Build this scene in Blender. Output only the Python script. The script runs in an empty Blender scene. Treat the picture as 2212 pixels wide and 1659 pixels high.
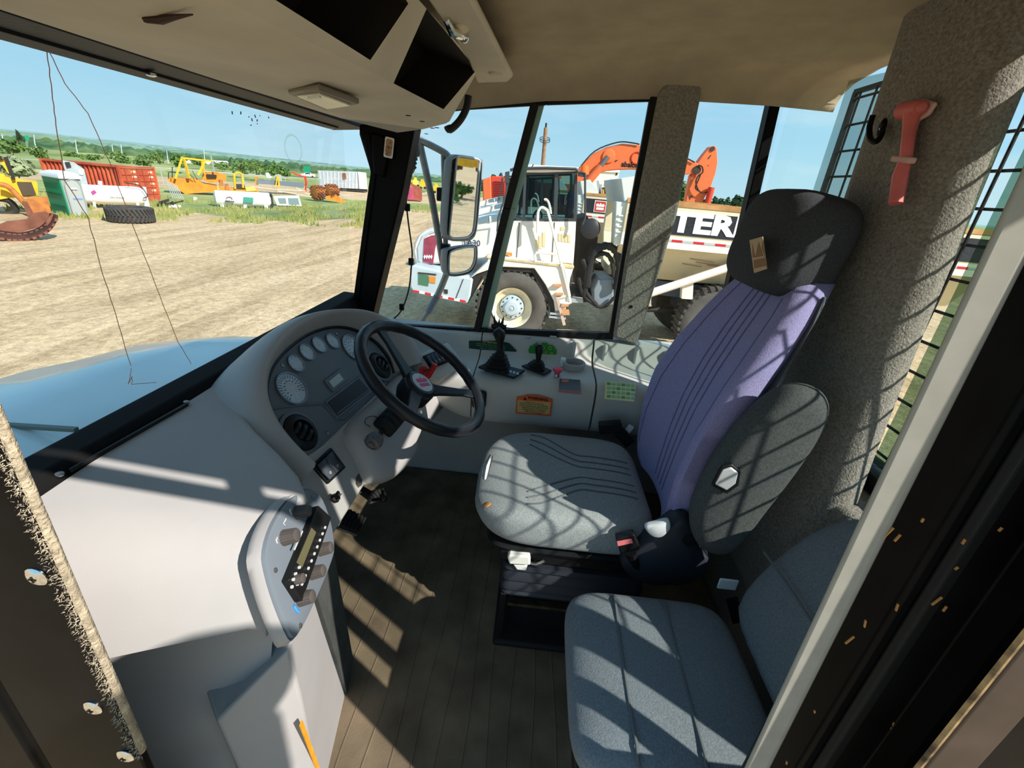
import bpy, bmesh, math, random
from mathutils import Vector, Matrix
from math import sin, cos, pi, radians, sqrt
random.seed(7)
SC = bpy.context.scene
COL = SC.collection
# ---------------------------------------------------------------- camera
FPX, IW, IH = 968.0, 2212.0, 1659.0
CAM = Vector((0, 0, 1.4))
_y, _p, _r = radians(1.6), radians(23.95), radians(5.2)
CF = Vector((cos(_y)*cos(_p), sin(_y)*cos(_p), -sin(_p)))
_R0 = Vector((sin(_y), -cos(_y), 0)); _U0 = _R0.cross(CF)
CR = _R0*cos(_r) + _U0*sin(_r)
CU = _U0*cos(_r) - _R0*sin(_r)
cd = bpy.data.cameras.new('camera'); co = bpy.data.objects.new('camera', cd); COL.objects.link(co)
cd.sensor_fit = 'HORIZONTAL'; cd.sensor_width = 36.0; cd.lens = FPX/IW*36.0
cd.clip_start = 0.02; cd.clip_end = 6000
co.matrix_world = Matrix(((CR.x, CU.x, -CF.x, CAM.x), (CR.y, CU.y, -CF.y, CAM.y), (CR.z, CU.z, -CF.z, CAM.z), (0, 0, 0, 1)))
SC.camera = co
# ---------------------------------------------------------------- light
SUN = Vector((1.0, 1.60, -1.45)).normalized()        # the way the sunlight travels
sl = bpy.data.lights.new('sun', 'SUN'); so = bpy.data.objects.new('sun', sl); COL.objects.link(so)
so.rotation_euler = SUN.to_track_quat('-Z', 'Y').to_euler()
sl.energy = 5.2; sl.angle = radians(0.55); sl.color = (1.0, 0.945, 0.875)
W = bpy.data.worlds.new('sky'); SC.world = W; W.use_nodes = True
SKY_STRENGTH = 0.82
SC.view_settings.view_transform = 'Standard'
try: SC.view_settings.look = 'None'
except Exception: pass
SC.view_settings.exposure = 0.42; SC.view_settings.gamma = 1.0
SC.view_settings.use_curve_mapping = False

def lin(v):
    v /= 255.0
    return v/12.92 if v <= 0.04045 else ((v+0.055)/1.055)**2.4
def rgb(c): return (lin(c[0]), lin(c[1]), lin(c[2]), 1.0)

def build_world():
    nt = W.node_tree; nt.nodes.clear()
    out = nt.nodes.new('ShaderNodeOutputWorld'); bg = nt.nodes.new('ShaderNodeBackground')
    tc = nt.nodes.new('ShaderNodeTexCoord')
    sep = nt.nodes.new('ShaderNodeSeparateXYZ'); nt.links.new(tc.outputs['Generated'], sep.inputs[0])
    ramp = nt.nodes.new('ShaderNodeValToRGB'); nt.links.new(sep.outputs['Z'], ramp.inputs[0])
    e = ramp.color_ramp.elements
    e[0].position = 0.0; e[0].color = rgb((188, 224, 238))
    e[1].position = 1.0; e[1].color = rgb((120, 180, 232))
    for p, c in ((0.10, (166, 214, 238)), (0.28, (150, 205, 238)), (0.55, (136, 194, 236))):
        n = e.new(p); n.color = rgb(c)
    # thin high cloud
    mp = nt.nodes.new('ShaderNodeMapping'); mp.inputs['Scale'].default_value = (1.6, 1.0, 5.0)
    nt.links.new(tc.outputs['Generated'], mp.inputs[0])
    no = nt.nodes.new('ShaderNodeTexNoise'); no.inputs['Scale'].default_value = 2.4; no.inputs['Detail'].default_value = 7; no.inputs['Roughness'].default_value = 0.6
    nt.links.new(mp.outputs[0], no.inputs['Vector'])
    cr = nt.nodes.new('ShaderNodeValToRGB'); nt.links.new(no.outputs['Fac'], cr.inputs[0])
    cr.color_ramp.elements[0].position = 0.48; cr.color_ramp.elements[0].color = (0, 0, 0, 1)
    cr.color_ramp.elements[1].position = 0.80; cr.color_ramp.elements[1].color = (0.55, 0.55, 0.55, 1)
    mx = nt.nodes.new('ShaderNodeMixRGB'); nt.links.new(cr.outputs[0], mx.inputs[0])
    nt.links.new(ramp.outputs[0], mx.inputs[1]); mx.inputs[2].default_value = rgb((226, 238, 246))
    nt.links.new(mx.outputs[0], bg.inputs[0]); bg.inputs[1].default_value = SKY_STRENGTH
    nt.links.new(bg.outputs[0], out.inputs[0])
build_world()

# ---------------------------------------------------------------- pixels of the photograph -> points at a known depth
def ray(px, py): return CF*FPX + CR*(px-IW/2) - CU*(py-IH/2)
def at_x(px, py, x): d = ray(px, py); return CAM + d*((x-CAM.x)/d.x)
def at_y(px, py, y): d = ray(px, py); return CAM + d*((y-CAM.y)/d.y)
def at_z(px, py, z): d = ray(px, py); return CAM + d*((z-CAM.z)/d.z)
def at_p(px, py, P, n): P = Vector(P); n = Vector(n); d = ray(px, py); return CAM + d*((P-CAM).dot(n)/d.dot(n))
GZ = -1.8                                            # the yard's ground, under the cab floor at 0

# ---------------------------------------------------------------- materials
MATS = {}
def mat(name, c, rough=0.6, metal=0.0, noise=None, bump=None, c2=None, spec=0.4, coat=0.0, stretch=None, detail=4):
    if name in MATS: return MATS[name]
    m = bpy.data.materials.new(name); m.use_nodes = True
    nt = m.node_tree; b = nt.nodes['Principled BSDF']
    b.inputs['Roughness'].default_value = rough; b.inputs['Metallic'].default_value = metal
    b.inputs['Specular IOR Level'].default_value = spec; b.inputs['Coat Weight'].default_value = coat; b.inputs['IOR'].default_value = 1.4
    b.inputs['Base Color'].default_value = rgb(c)
    if noise or bump:
        tc = nt.nodes.new('ShaderNodeTexCoord'); src = tc.outputs['Object']
        if stretch:
            mp = nt.nodes.new('ShaderNodeMapping'); mp.inputs['Scale'].default_value = stretch
            nt.links.new(src, mp.inputs[0]); src = mp.outputs[0]
    if noise:
        no = nt.nodes.new('ShaderNodeTexNoise'); no.inputs['Scale'].default_value = noise[0]; no.inputs['Detail'].default_value = detail
        nt.links.new(src, no.inputs['Vector'])
        r = nt.nodes.new('ShaderNodeValToRGB'); lo, hi = (noise[2], noise[3]) if len(noise) > 2 else (0.3, 0.7)
        r.color_ramp.elements[0].position = lo; r.color_ramp.elements[1].position = hi
        a = noise[1]
        k = rgb(c)
        if c2 is None:
            r.color_ramp.elements[0].color = tuple(max(0, v*(1-a)) for v in k[:3]) + (1,)
            r.color_ramp.elements[1].color = tuple(min(1, v*(1+a)) for v in k[:3]) + (1,)
        else:
            r.color_ramp.elements[0].color = k; r.color_ramp.elements[1].color = rgb(c2)
        nt.links.new(no.outputs['Fac'], r.inputs[0]); nt.links.new(r.outputs[0], b.inputs['Base Color'])
    if bump:
        n2 = nt.nodes.new('ShaderNodeTexNoise'); n2.inputs['Scale'].default_value = bump[0]; n2.inputs['Detail'].default_value = 3
        nt.links.new(src, n2.inputs['Vector'])
        bp = nt.nodes.new('ShaderNodeBump'); bp.inputs['Strength'].default_value = bump[1]; bp.inputs['Distance'].default_value = bump[2] if len(bump) > 2 else 0.004
        nt.links.new(n2.outputs['Fac'], bp.inputs['Height']); nt.links.new(bp.outputs[0], b.inputs['Normal'])
    MATS[name] = m
    return m
def glass(name, tint=(240, 248, 246), refl=0.06, haze=None):
    if name in MATS: return MATS[name]
    m = bpy.data.materials.new(name); m.use_nodes = True; nt = m.node_tree; nt.nodes.clear()
    out = nt.nodes.new('ShaderNodeOutputMaterial'); tr = nt.nodes.new('ShaderNodeBsdfTransparent'); gl = nt.nodes.new('ShaderNodeBsdfGlossy')
    tr.inputs[0].default_value = rgb(tint); gl.inputs['Roughness'].default_value = 0.02
    fr = nt.nodes.new('ShaderNodeFresnel'); ge = nt.nodes.new('ShaderNodeNewGeometry'); mr = nt.nodes.new('ShaderNodeMapRange')
    mr.inputs['To Min'].default_value = 1.25; mr.inputs['To Max'].default_value = 0.8; nt.links.new(ge.outputs['Backfacing'], mr.inputs['Value']); nt.links.new(mr.outputs[0], fr.inputs[0])
    mx = nt.nodes.new('ShaderNodeMixShader'); nt.links.new(fr.outputs[0], mx.inputs[0])
    nt.links.new(tr.outputs[0], mx.inputs[1]); nt.links.new(gl.outputs[0], mx.inputs[2])
    last = mx.outputs[0]
    if haze:
        df = nt.nodes.new('ShaderNodeBsdfDiffuse'); df.inputs[0].default_value = rgb((225, 225, 220))
        m2 = nt.nodes.new('ShaderNodeMixShader'); m2.inputs[0].default_value = haze
        nt.links.new(last, m2.inputs[1]); nt.links.new(df.outputs[0], m2.inputs[2]); last = m2.outputs[0]
    nt.links.new(last, out.inputs[0]); MATS[name] = m
    return m

# ---------------------------------------------------------------- mesh building
class MB:
    def __init__(s): s.bm = bmesh.new()
    def face(s, pts):
        try: return s.bm.faces.new([s.bm.verts.new(Vector(p)) for p in pts])
        except ValueError: return None
    def box(s, c, size, rot=None):
        c = Vector(c); x, y, z = size[0]/2, size[1]/2, size[2]/2
        R = rot if rot is not None else Matrix.Identity(3)
        v = [s.bm.verts.new(c + R @ Vector((i*x, j*y, k*z))) for i in (-1, 1) for j in (-1, 1) for k in (-1, 1)]
        for f in ((0, 1, 3, 2), (4, 6, 7, 5), (0, 4, 5, 1), (2, 3, 7, 6), (0, 2, 6, 4), (1, 5, 7, 3)): s.bm.faces.new([v[i] for i in f])
        return s
    def bar(s, a, b, w, h=None, up=(0, 0, 1)):
        a, b = Vector(a), Vector(b); d = b-a; L = d.length; d.normalize(); up = Vector(up)
        if abs(d.dot(up)) > 0.98: up = Vector((0, 1, 0)) if abs(d.y) < 0.9 else Vector((1, 0, 0))
        r = d.cross(up).normalized(); u = r.cross(d)
        return s.box((a+b)/2, (L, w, h or w), Matrix((d, r, u)).transposed())
    def cyl(s, a, b, r0, r1=None, seg=16, caps=True):
        return s.tube([a, b], [r0, r0 if r1 is None else r1], seg, caps=caps)
    def tube(s, pts, r, seg=10, closed=False, caps=True):
        pts = [Vector(p) for p in pts]; n = len(pts)
        rr = r if isinstance(r, (list, tuple)) else [r]*n
        rings = []; prev = None
        for i, p in enumerate(pts):
            if closed: t = pts[(i+1) % n]-pts[i-1]
            else: t = pts[min(i+1, n-1)]-pts[max(i-1, 0)]
            t.normalize()
            if prev is None:
                q = Vector((0, 0, 1)) if abs(t.z) < 0.9 else Vector((1, 0, 0))
                u = t.cross(q).normalized()
            else:
                u = (prev - t*prev.dot(t)).normalized()
            prev = u; v = t.cross(u)
            rings.append([s.bm.verts.new(p + (u*cos(2*pi*k/seg)+v*sin(2*pi*k/seg))*rr[i]) for k in range(seg)])
        m = n if closed else n-1
        for i in range(m):
            A, B = rings[i], rings[(i+1) % n]
            off = 0
            if closed and i == n-1:
                off = min(range(seg), key=lambda o: (A[0].co-B[o].co).length)
            for k in range(seg):
                s.bm.faces.new((A[k], A[(k+1) % seg], B[(k+1+off) % seg], B[(k+off) % seg]))
        if caps and not closed:
            s.bm.faces.new(rings[0][::-1]); s.bm.faces.new(rings[-1])
        return s
    def lathe(s, prof, o, ax, seg=24, caps=True):
        o = Vector(o); ax = Vector(ax).normalized()
        q = Vector((0, 0, 1)) if abs(ax.z) < 0.9 else Vector((1, 0, 0))
        u = ax.cross(q).normalized(); v = ax.cross(u)
        rings = [[s.bm.verts.new(o + ax*h + (u*cos(2*pi*k/seg)+v*sin(2*pi*k/seg))*max(r, 1e-4)) for k in range(seg)] for r, h in prof]
        for A, B in zip(rings, rings[1:]):
            for k in range(seg): s.bm.faces.new((A[k], A[(k+1) % seg], B[(k+1) % seg], B[k]))
        if caps: s.bm.faces.new(rings[0][::-1]); s.bm.faces.new(rings[-1])
        return s
    def prism(s, pts, off):
        pts = [Vector(p) for p in pts]; off = Vector(off)
        a = [s.bm.verts.new(p) for p in pts]; b = [s.bm.verts.new(p+off) for p in pts]; n = len(pts)
        s.bm.faces.new(a); s.bm.faces.new(b[::-1])
        for i in range(n): s.bm.faces.new((a[i], b[i], b[(i+1) % n], a[(i+1) % n]))
        return s
    def grid(s, rows, closed=False, flip=False):
        R = [[s.bm.verts.new(Vector(p)) for p in row] for row in rows]
        n = len(R[0])
        for A, B in zip(R, R[1:]):
            for k in range(n if closed else n-1):
                f = (A[k], A[(k+1) % n], B[(k+1) % n], B[k])
                s.bm.faces.new(f[::-1] if flip else f)
        return R
    def loft(s, rows):
        R = s.grid(rows, closed=True); s.bm.faces.new(R[0][::-1]); s.bm.faces.new(R[-1]); return s
    def ball(s, c, r, seg=12, rings=8, rot=None):
        c = Vector(c); r = Vector(r) if not isinstance(r, (int, float)) else Vector((r, r, r)); R = rot if rot is not None else Matrix.Identity(3)
        rows = [[c + R @ Vector((r.x*sin(pi*i/rings)*cos(2*pi*k/seg), r.y*sin(pi*i/rings)*sin(2*pi*k/seg), r.z*cos(pi*i/rings))) for k in range(seg)] for i in range(1, rings)]
        G = s.grid(rows, closed=True)
        t = s.bm.verts.new(c + R @ Vector((0, 0, r.z))); b = s.bm.verts.new(c - R @ Vector((0, 0, r.z)))
        for k in range(seg):
            s.bm.faces.new((t, G[0][k], G[0][(k+1) % seg])); s.bm.faces.new((b, G[-1][(k+1) % seg], G[-1][k]))
        return s
    def build(s, name, m, parent=None, bevel=0, segs=2, subsurf=0, thick=0, smooth=35):
        bmesh.ops.recalc_face_normals(s.bm, faces=s.bm.faces)
        me = bpy.data.meshes.new(name)
        org = ORG.get(parent, Vector((0, 0, 0))) if parent else Vector((0, 0, 0))
        if org.length: bmesh.ops.translate(s.bm, verts=s.bm.verts, vec=-org)
        s.bm.to_mesh(me); s.bm.free()
        o = bpy.data.objects.new(name, me); COL.objects.link(o)
        me.materials.append(m)
        if smooth:
            me.polygons.foreach_set('use_smooth', [True]*len(me.polygons))
            if not subsurf: me.set_sharp_from_angle(angle=radians(smooth))
        if parent: o.parent = parent; ORG[o] = org
        if thick:
            md = o.modifiers.new('thickness', 'SOLIDIFY'); md.thickness = thick; md.offset = 0
        if bevel:
            md = o.modifiers.new('bevel', 'BEVEL'); md.width = bevel; md.segments = segs; md.limit_method = 'ANGLE'; md.angle_limit = radians(40)
            md.harden_normals = False
        if subsurf:
            md = o.modifiers.new('smooth', 'SUBSURF'); md.levels = subsurf; md.render_levels = subsurf
        return o
ORG = {}
def thing(name, label, cat, loc=(0, 0, 0), group=None):
    o = bpy.data.objects.new(name, None); COL.objects.link(o); o.location = loc; o.empty_display_size = 0.1
    ORG[o] = Vector(loc); o['label'] = label; o['category'] = cat
    if group: o['group'] = group
    return o
def tag(o, label, cat, group=None, kind=None):
    o['label'] = label; o['category'] = cat
    if group: o['group'] = group
    if kind: o['kind'] = kind
    return o
def struct(o): o['kind'] = 'structure'; return o
def lab(o, t): o['label'] = t; return o
def copy_tree(o, parent=None):
    c = o.copy(); COL.objects.link(c)
    if parent: c.parent = parent
    for ch in o.children: copy_tree(ch, c)
    return c
def text(name, s, size, m, parent, P, right, up, depth=0.0008, align='CENTER', sx=1.0, bold=0.0):
    cu = bpy.data.curves.new('t', 'FONT'); cu.body = s; cu.size = size; cu.align_x = align; cu.align_y = 'CENTER'; cu.extrude = depth; cu.resolution_u = 2; cu.offset = bold
    to = bpy.data.objects.new('t', cu); COL.objects.link(to)
    dg = bpy.context.evaluated_depsgraph_get(); dg.update()
    me = bpy.data.meshes.new_from_object(to.evaluated_get(dg)); bpy.data.objects.remove(to); bpy.data.curves.remove(cu)
    right = Vector(right).normalized(); up = Vector(up); up = (up - right*up.dot(right)).normalized(); n = right.cross(up)
    M = Matrix(((right.x*sx, up.x, n.x, P[0]), (right.y*sx, up.y, n.y, P[1]), (right.z*sx, up.z, n.z, P[2]), (0, 0, 0, 1)))
    org = ORG.get(parent, Vector((0, 0, 0)))
    me.transform(Matrix.Translation(-org) @ M); me.materials.clear(); me.materials.append(m); me.name = name
    o = bpy.data.objects.new(name, me); COL.objects.link(o); o.parent = parent; ORG[o] = org
    return o
def lerp(a, b, t): return Vector(a)*(1-t) + Vector(b)*t
def smoothpath(P, n=4, closed=False):
    P = [Vector(p) for p in P]; out = []; N = len(P)
    for i in range(N if closed else N-1):
        if closed: p0, p1, p2, p3 = P[i-1], P[i], P[(i+1) % N], P[(i+2) % N]
        else: p0, p1, p2, p3 = P[max(i-1, 0)], P[i], P[i+1], P[min(i+2, N-1)]
        for k in range(n):
            t = k/n
            out.append(0.5*((2*p1)+(p2-p0)*t+(2*p0-5*p1+4*p2-p3)*t*t+(3*p1-p0-3*p2+p3)*t**3))
    if not closed: out.append(P[-1])
    return out
def basis(n, up=(0, 0, 1)):
    n = Vector(n).normalized(); u = Vector(up); u = (u - n*u.dot(n)).normalized(); r = u.cross(n)
    return r, u, n
def roundrect(c, r, u, w, h, rad, seg=4):
    c = Vector(c); pts = []
    for qx, qy, a0 in ((1, 1, 0), (-1, 1, 90), (-1, -1, 180), (1, -1, 270)):
        for k in range(seg+1):
            a = radians(a0+90*k/seg)
            pts.append(c + r*(qx*(w/2-rad)+rad*cos(a)) + u*(qy*(h/2-rad)+rad*sin(a)))
    return pts
def circle(c, r, u, ra, rb=None, seg=24):
    rb = rb or ra
    return [Vector(c)+r*(ra*cos(2*pi*k/seg))+u*(rb*sin(2*pi*k/seg)) for k in range(seg)]
def gz(px, py): return at_z(px, py, GZ)

# palette
M_DASH = mat('grey moulded plastic', (163, 160, 158), 0.55, noise=(6, 0.05), bump=(420, 0.12, 0.001))
M_DASH2 = mat('grey plastic trim', (172, 170, 166), 0.5, noise=(8, 0.06), bump=(420, 0.1, 0.001))
M_PANEL = mat('charcoal instrument plastic', (98, 103, 110), 0.5, bump=(500, 0.1, 0.001))
M_BLACK = mat('black plastic', (20, 21, 23), 0.45, bump=(300, 0.06, 0.001))
M_BLACKGL = mat('glossy black paint', (11, 11, 12), 0.45, spec=0.12, noise=(14, 0.4), bump=(30, 0.05, 0.002))
M_RUBBER = mat('black rubber', (22, 22, 23), 0.75)
M_WHEEL = mat('worn black wheel grip', (28, 29, 32), 0.34, bump=(120, 0.12, 0.001))
M_LINER = mat('headliner cloth', (172, 158, 134), 0.95, noise=(9, 0.10), bump=(260, 0.5, 0.002))
M_OVERH = mat('overhead grey foam skin', (208, 199, 180), 0.85, noise=(5, 0.10), bump=(300, 0.25, 0.001))
M_CARPET = mat('grey pillar carpet', (130, 126, 118), 1.0, noise=(160, 0.35), bump=(220, 0.9, 0.004))
M_SEAT = mat('blue grey seat cloth', (142, 147, 148), 0.95, noise=(240, 0.22), bump=(420, 0.6, 0.002))
M_SEATD = mat('dark slate seat cloth', (62, 70, 80), 0.95, noise=(260, 0.22), bump=(420, 0.6, 0.002))
M_PURPLE = mat('violet blue seat cloth', (140, 136, 178), 0.95, noise=(240, 0.15), bump=(420, 0.6, 0.002))
M_HEAD = mat('charcoal seat cloth', (58, 61, 64), 0.95, noise=(220, 0.25), bump=(420, 0.5, 0.002))
M_SEAM = mat('seam thread', (52, 50, 66), 0.9)
M_ALU = mat('dull bare metal', (150, 152, 152), 0.35, 0.9, noise=(20, 0.15))
M_SATIN = mat('satin chrome', (232, 234, 236), 0.3, 0.55)
M_CHROME = mat('chrome', (225, 228, 230), 0.08, 1.0)
M_WHITE = mat('white plastic', (226, 224, 216), 0.5)
M_RED = mat('red plastic', (186, 36, 40), 0.4)
M_SEAL = mat('grey door seal', (146, 144, 134), 0.75, noise=(30, 0.08))
M_GLASS = glass('window glass', (246, 249, 248))
M_GLASST = glass('tinted rear glass', (250, 254, 249))
M_SCREW = mat('screw metal', (140, 138, 134), 0.35, 0.8)
# ================================================================ the cab shell
mb = MB(); mb.box((1.13, 0.02, -0.04), (1.66, 2.0, 0.08)); struct(mb.build('floor', M_RUBBER))
M_MAT = mat('worn rubber mat', (104, 91, 73), 0.85, noise=(7, 0.4), bump=(160, 0.35, 0.002), detail=8)
fm = thing('floor_mat', 'worn dark rubber floor mat with raised ribs under the pedals and seats', 'mat', (1.1, 0.1, 0))
mb = MB(); mb.box((1.13, 0.02, 0.004), (1.60, 1.90, 0.008)); mb.build('mat_sheet', M_MAT, fm)
for k in range(17):
    y = 0.56 - k*0.062
    mb = MB()
    pts = [Vector((0.37+0.1*i, y + 0.012*sin(i*0.9+k*1.7)*(0.5 if i < 8 else 0.2), 0.0075)) for i in range(15)]
    mb.tube(pts, 0.0028, 5); mb.build('rib', M_MAT, fm)
# door sill plate on the near edge
mb = MB(); mb.box((0.33, 0.06, -0.05), (0.10, 0.86, 0.10)); struct(mb.build('trim_1', M_BLACKGL))

# walls
mb = MB(); mb.box((1.97, 0.0, 0.36), (0.05, 1.9, 0.85)); struct(mb.build('wall_right', M_DASH2))
mb = MB(); mb.box((1.13, 0.96, 0.37), (1.66, 0.05, 0.80)); struct(mb.build('wall_front', M_BLACK))
mb = MB(); mb.box((1.13, -0.99, 0.37), (1.66, 0.05, 0.80)); struct(mb.build('wall_rear', M_CARPET, bevel=0.01))
# ceiling: a grid that turns down along the right side
def zr(y):
    P = ((-0.95, 1.772), (-0.78, 1.775), (-0.36, 1.766), (0.03, 1.731), (0.29, 1.690), (0.85, 1.60))
    for (a, b), (c, d) in zip(P, P[1:]):
        if y <= c: return b + (d-b)*(y-a)/(c-a)
    return P[-1][1]
rows = []
for i in range(26):
    y = -0.98 + 1.80*i/25; e = zr(y); row = []
    endk = 1.0
    for x, dz in ((0.26, 0.0), (0.34, 0.05), (0.6, 0.07), (1.0, 0.08), (1.4, 0.08), (1.7, 0.07), (1.82, 0.05), (1.88, 0.02), (1.905, -0.012), (1.915, -0.04)):
        row.append((x, y, e + dz*(0.4+0.6*endk) + (0.11*min(1, max(0, (y-0.17)/0.08)) if x < 1.75 else 0)))
    rows.append(row)
mb = MB(); mb.grid(rows, flip=True); o = struct(mb.build('ceiling', M_LINER, smooth=60))
md = o.modifiers.new('thick', 'SOLIDIFY'); md.thickness = 0.03; md.offset = -1 
mb = MB(); mb.box((1.08, -0.03, 1.915), (1.90, 2.02, 0.06)); struct(mb.build('wall_roof', mat('roof sheet', (210, 210, 205), 0.4), bevel=0.02))
# headliner button and seam
tag_button = MB(); P = at_z(1575, 62, 1.835); tag_button.lathe([(0.010, 0), (0.010, 0.006), (0.004, 0.009)], P, (0, 0, -1), 12)
o = tag(tag_button.build('headliner_button', mat('liner button', (128, 118, 102), 0.8)), 'small round tan button in the middle of the grey headliner', 'button')
# cant rail over the right windows
def slab_x(pix, x, dx, name, m, parent=None, bevel=0.004, st=True):
    mb = MB(); mb.prism([at_x(px, py, x) for px, py in pix], (dx, 0, 0)); o = mb.build(name, m, parent, bevel=bevel)
    return struct(o) if (st and not parent) else o
slab_x([(1005, 205), (1180, 182), (1425, 178), (1425, 208), (1180, 214), (1010, 224)], 1.90, 0.08, 'trim_2', M_LINER, bevel=0.008)
slab_x([(1500, 178), (1700, 192), (1697, 208), (1500, 205)], 1.90, 0.08, 'trim_3', M_LINER, bevel=0.006)
# right A pillar: black box section with a gusset at its head
A1 = [(775, 268), (775, 290), (800, 372), (757, 682), (800, 700), (868, 420), (897, 270)]
ap = slab_x(A1, 1.84, 0.10, 'trim_4', M_BLACKGL, bevel=0.008)
mb = MB(); mb.prism([at_x(*p, 1.825) for p in ((800, 285), (846, 300), (828, 385), (806, 372))], (0.02, 0, 0)); mb.build('gusset', M_BLACKGL, ap, bevel=0.006)
mb = MB(); mb.prism([at_x(*p, 1.832) for p in ((782, 288), (797, 286), (812, 372), (770, 680), (758, 680), (800, 372))], (0.012, 0, 0)); mb.build('pillar_flange', M_BLACKGL, ap, bevel=0.003)
# sticker on that pillar
mb = MB(); c = at_x(840, 319, 1.823); r, u, n = basis((-1, 0, 0)); u2 = (u+r*0.14).normalized(); r2 = (r-u*0.14).normalized()
mb.prism(roundrect(c, r2, u2, 0.034, 0.068, 0.005), (0.001, 0, 0)); mb.build('sticker', M_WHITE, ap)
mb = MB(); mb.prism(roundrect(c-Vector((0.001, 0, 0)), r2, u2, 0.024, 0.056, 0.008), (0.001, 0, 0)); mb.build('sticker_print', mat('brown print', (104, 62, 44), 0.6, noise=(90, 0.5), c2=(196, 160, 120)), ap)
# B pillar (right) clad in textured grey cloth
B1 = [(1424, 200), (1440, 168), (1522, 136), (1516, 205), (1462, 470), (1376, 748), (1325, 730), (1352, 560)]
bp = slab_x(B1, 1.865, 0.085, 'trim_5', mat('pebbled grey pillar cloth', (142, 138, 128), 0.95, noise=(120, 0.3), bump=(170, 1.0, 0.004)), bevel=0.012)
mb = MB(); mb.lathe([(0.007, 0), (0.007, 0.004), (0.004, 0.006)], at_x(1363, 662, 1.866), (-1, 0, 0), 12); mb.build('screw', M_BLACK, bp)
# rear right corner post
slab_x([(1668, 206), (1692, 204), (1600, 602), (1575, 720), (1550, 720), (1577, 602)], 1.90, 0.05, 'trim_6', M_BLACKGL, bevel=0.004)
# ------------------------------------------------ the right door window: black rubber frame, slanted divider, sliding pane
w2 = bpy.data.objects.new('window_2', None); COL.objects.link(w2); struct(w2); ORG[w2] = Vector((0, 0, 0))
def fx(pts, r, name, m, parent, x=1.905):
    mb = MB()
    P = [at_x(px, py, x) for px, py in pts]
    for a, b in zip(P, P[1:]): mb.bar(a, b, r*2, 0.03, up=(0, 1, 0) if abs((b-a).normalized().z) > .7 else (0, 0, 1))
    return mb.build(name, m, parent, bevel=0.003)
M_FRAME = mat('black window rubber', (17, 17, 18), 0.55, noise=(60, 0.4), bump=(90, 0.3, 0.002))
fx([(885, 240), (1010, 227), (1180, 217), (1414, 209)], 0.009, 'window_frame', M_FRAME, w2)
fx([(1413, 206), (1366, 460), (1322, 724)], 0.011, 'window_frame', M_FRAME, w2, 1.895)
fx([(800, 703), (1000, 714), (1324, 725)], 0.014, 'window_frame', M_FRAME, w2)
for px in (968, 1010, 1047): 
    P = at_x(px, 713, 1.893); mb = MB(); mb.lathe([(0.008, 0), (0.006, 0.006)], P, (-1, 0, 0.6), 10); mb.build('frame_clip', M_FRAME, w2)
fx([(1156, 222), (1095, 450), (1030, 716)], 0.012, 'divider', M_FRAME, w2, 1.90)
fx([(1168, 222), (1108, 450), (1045, 716)], 0.0022, 'pane_edge', mat('green glass edge', (150, 190, 178), 0.2), w2, 1.915)
for pts, x in (([(860, 225), (1170, 212), (1045, 722), (790, 712)], 1.925), ([(1150, 214), (1414, 206), (1322, 728), (1030, 722)], 1.915)):
    mb = MB(); mb.face([at_x(px, py, x) for px, py in pts]); mb.build('pane', M_GLASS, w2)
# right quarter window
w3 = bpy.data.objects.new('window_3', None); COL.objects.link(w3); struct(w3); ORG[w3] = Vector((0, 0, 0))
mb = MB(); mb.face([at_x(px, py, 1.93) for px, py in ((1500, 200), (1700, 200), (1590, 640), (1560, 760), (1360, 750))]); mb.build('pane', M_GLASS, w3)
fx([(1507, 207), (1675, 209)], 0.006, 'window_frame', M_FRAME, w3)
# ------------------------------------------------ windscreen
w1 = bpy.data.objects.new('window_1', None); COL.objects.link(w1); struct(w1); ORG[w1] = Vector((0, 0, 0))
YW = 0.80
mb = MB(); mb.face([(0.30, YW, 0.86), (1.95, YW, 0.86), (1.95, YW, 1.60), (0.30, YW, 1.60)]); mb.build('pane', M_GLASS, w1)
M_CRACK = mat('glass crack', (206, 140, 108), 0.4)
def crack(pts, r=0.0007):
    P = [at_y(px, py, YW-0.002) for px, py in pts]; Q = []
    for a, b in zip(P, P[1:]):
        for k in range(5): Q.append(lerp(a, b, k/5) + Vector((random.uniform(-1, 1)*0.0012, 0, 0)))
    Q.append(P[-1]); mb = MB(); mb.tube(Q, r, 5); mb.build('crack', M_CRACK, w1)
crack([(102, 112), (113, 200), (122, 270), (140, 390), (190, 470), (222, 590), (250, 680), (283, 790)])
crack([(107, 112), (140, 180), (190, 245), (236, 350), (300, 520), (345, 640), (385, 740), (413, 786)])
crack([(284, 795), (277, 830), (286, 812), (285, 830), (338, 826)], 0.0006)
mb = MB()
for px, py in ((502, 247), (520, 247), (538, 252), (545, 262), (550, 248), (556, 258), (562, 250), (580, 252), (543, 270), (556, 268)):
    P = at_y(px, py, YW-0.003); mb.bar(P, P+Vector((random.uniform(-1, 1)*0.004, 0, random.uniform(-1, 1)*0.009)), 0.0018)
mb.build('stuck_insects', M_BLACK, w1)
mb = MB()
c = at_y(634, 322, YW-0.003); r, u, n = basis((0, -1, 0)); P = circle(c, r, u, 0.055, 0.042, 40)
Q = circle(c, r, u, 0.048, 0.036, 40); mb.grid([P, Q], closed=True); mb.build('dried_water_ring', glass('dry water film', (250, 250, 240), haze=0.10), w1)
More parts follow.
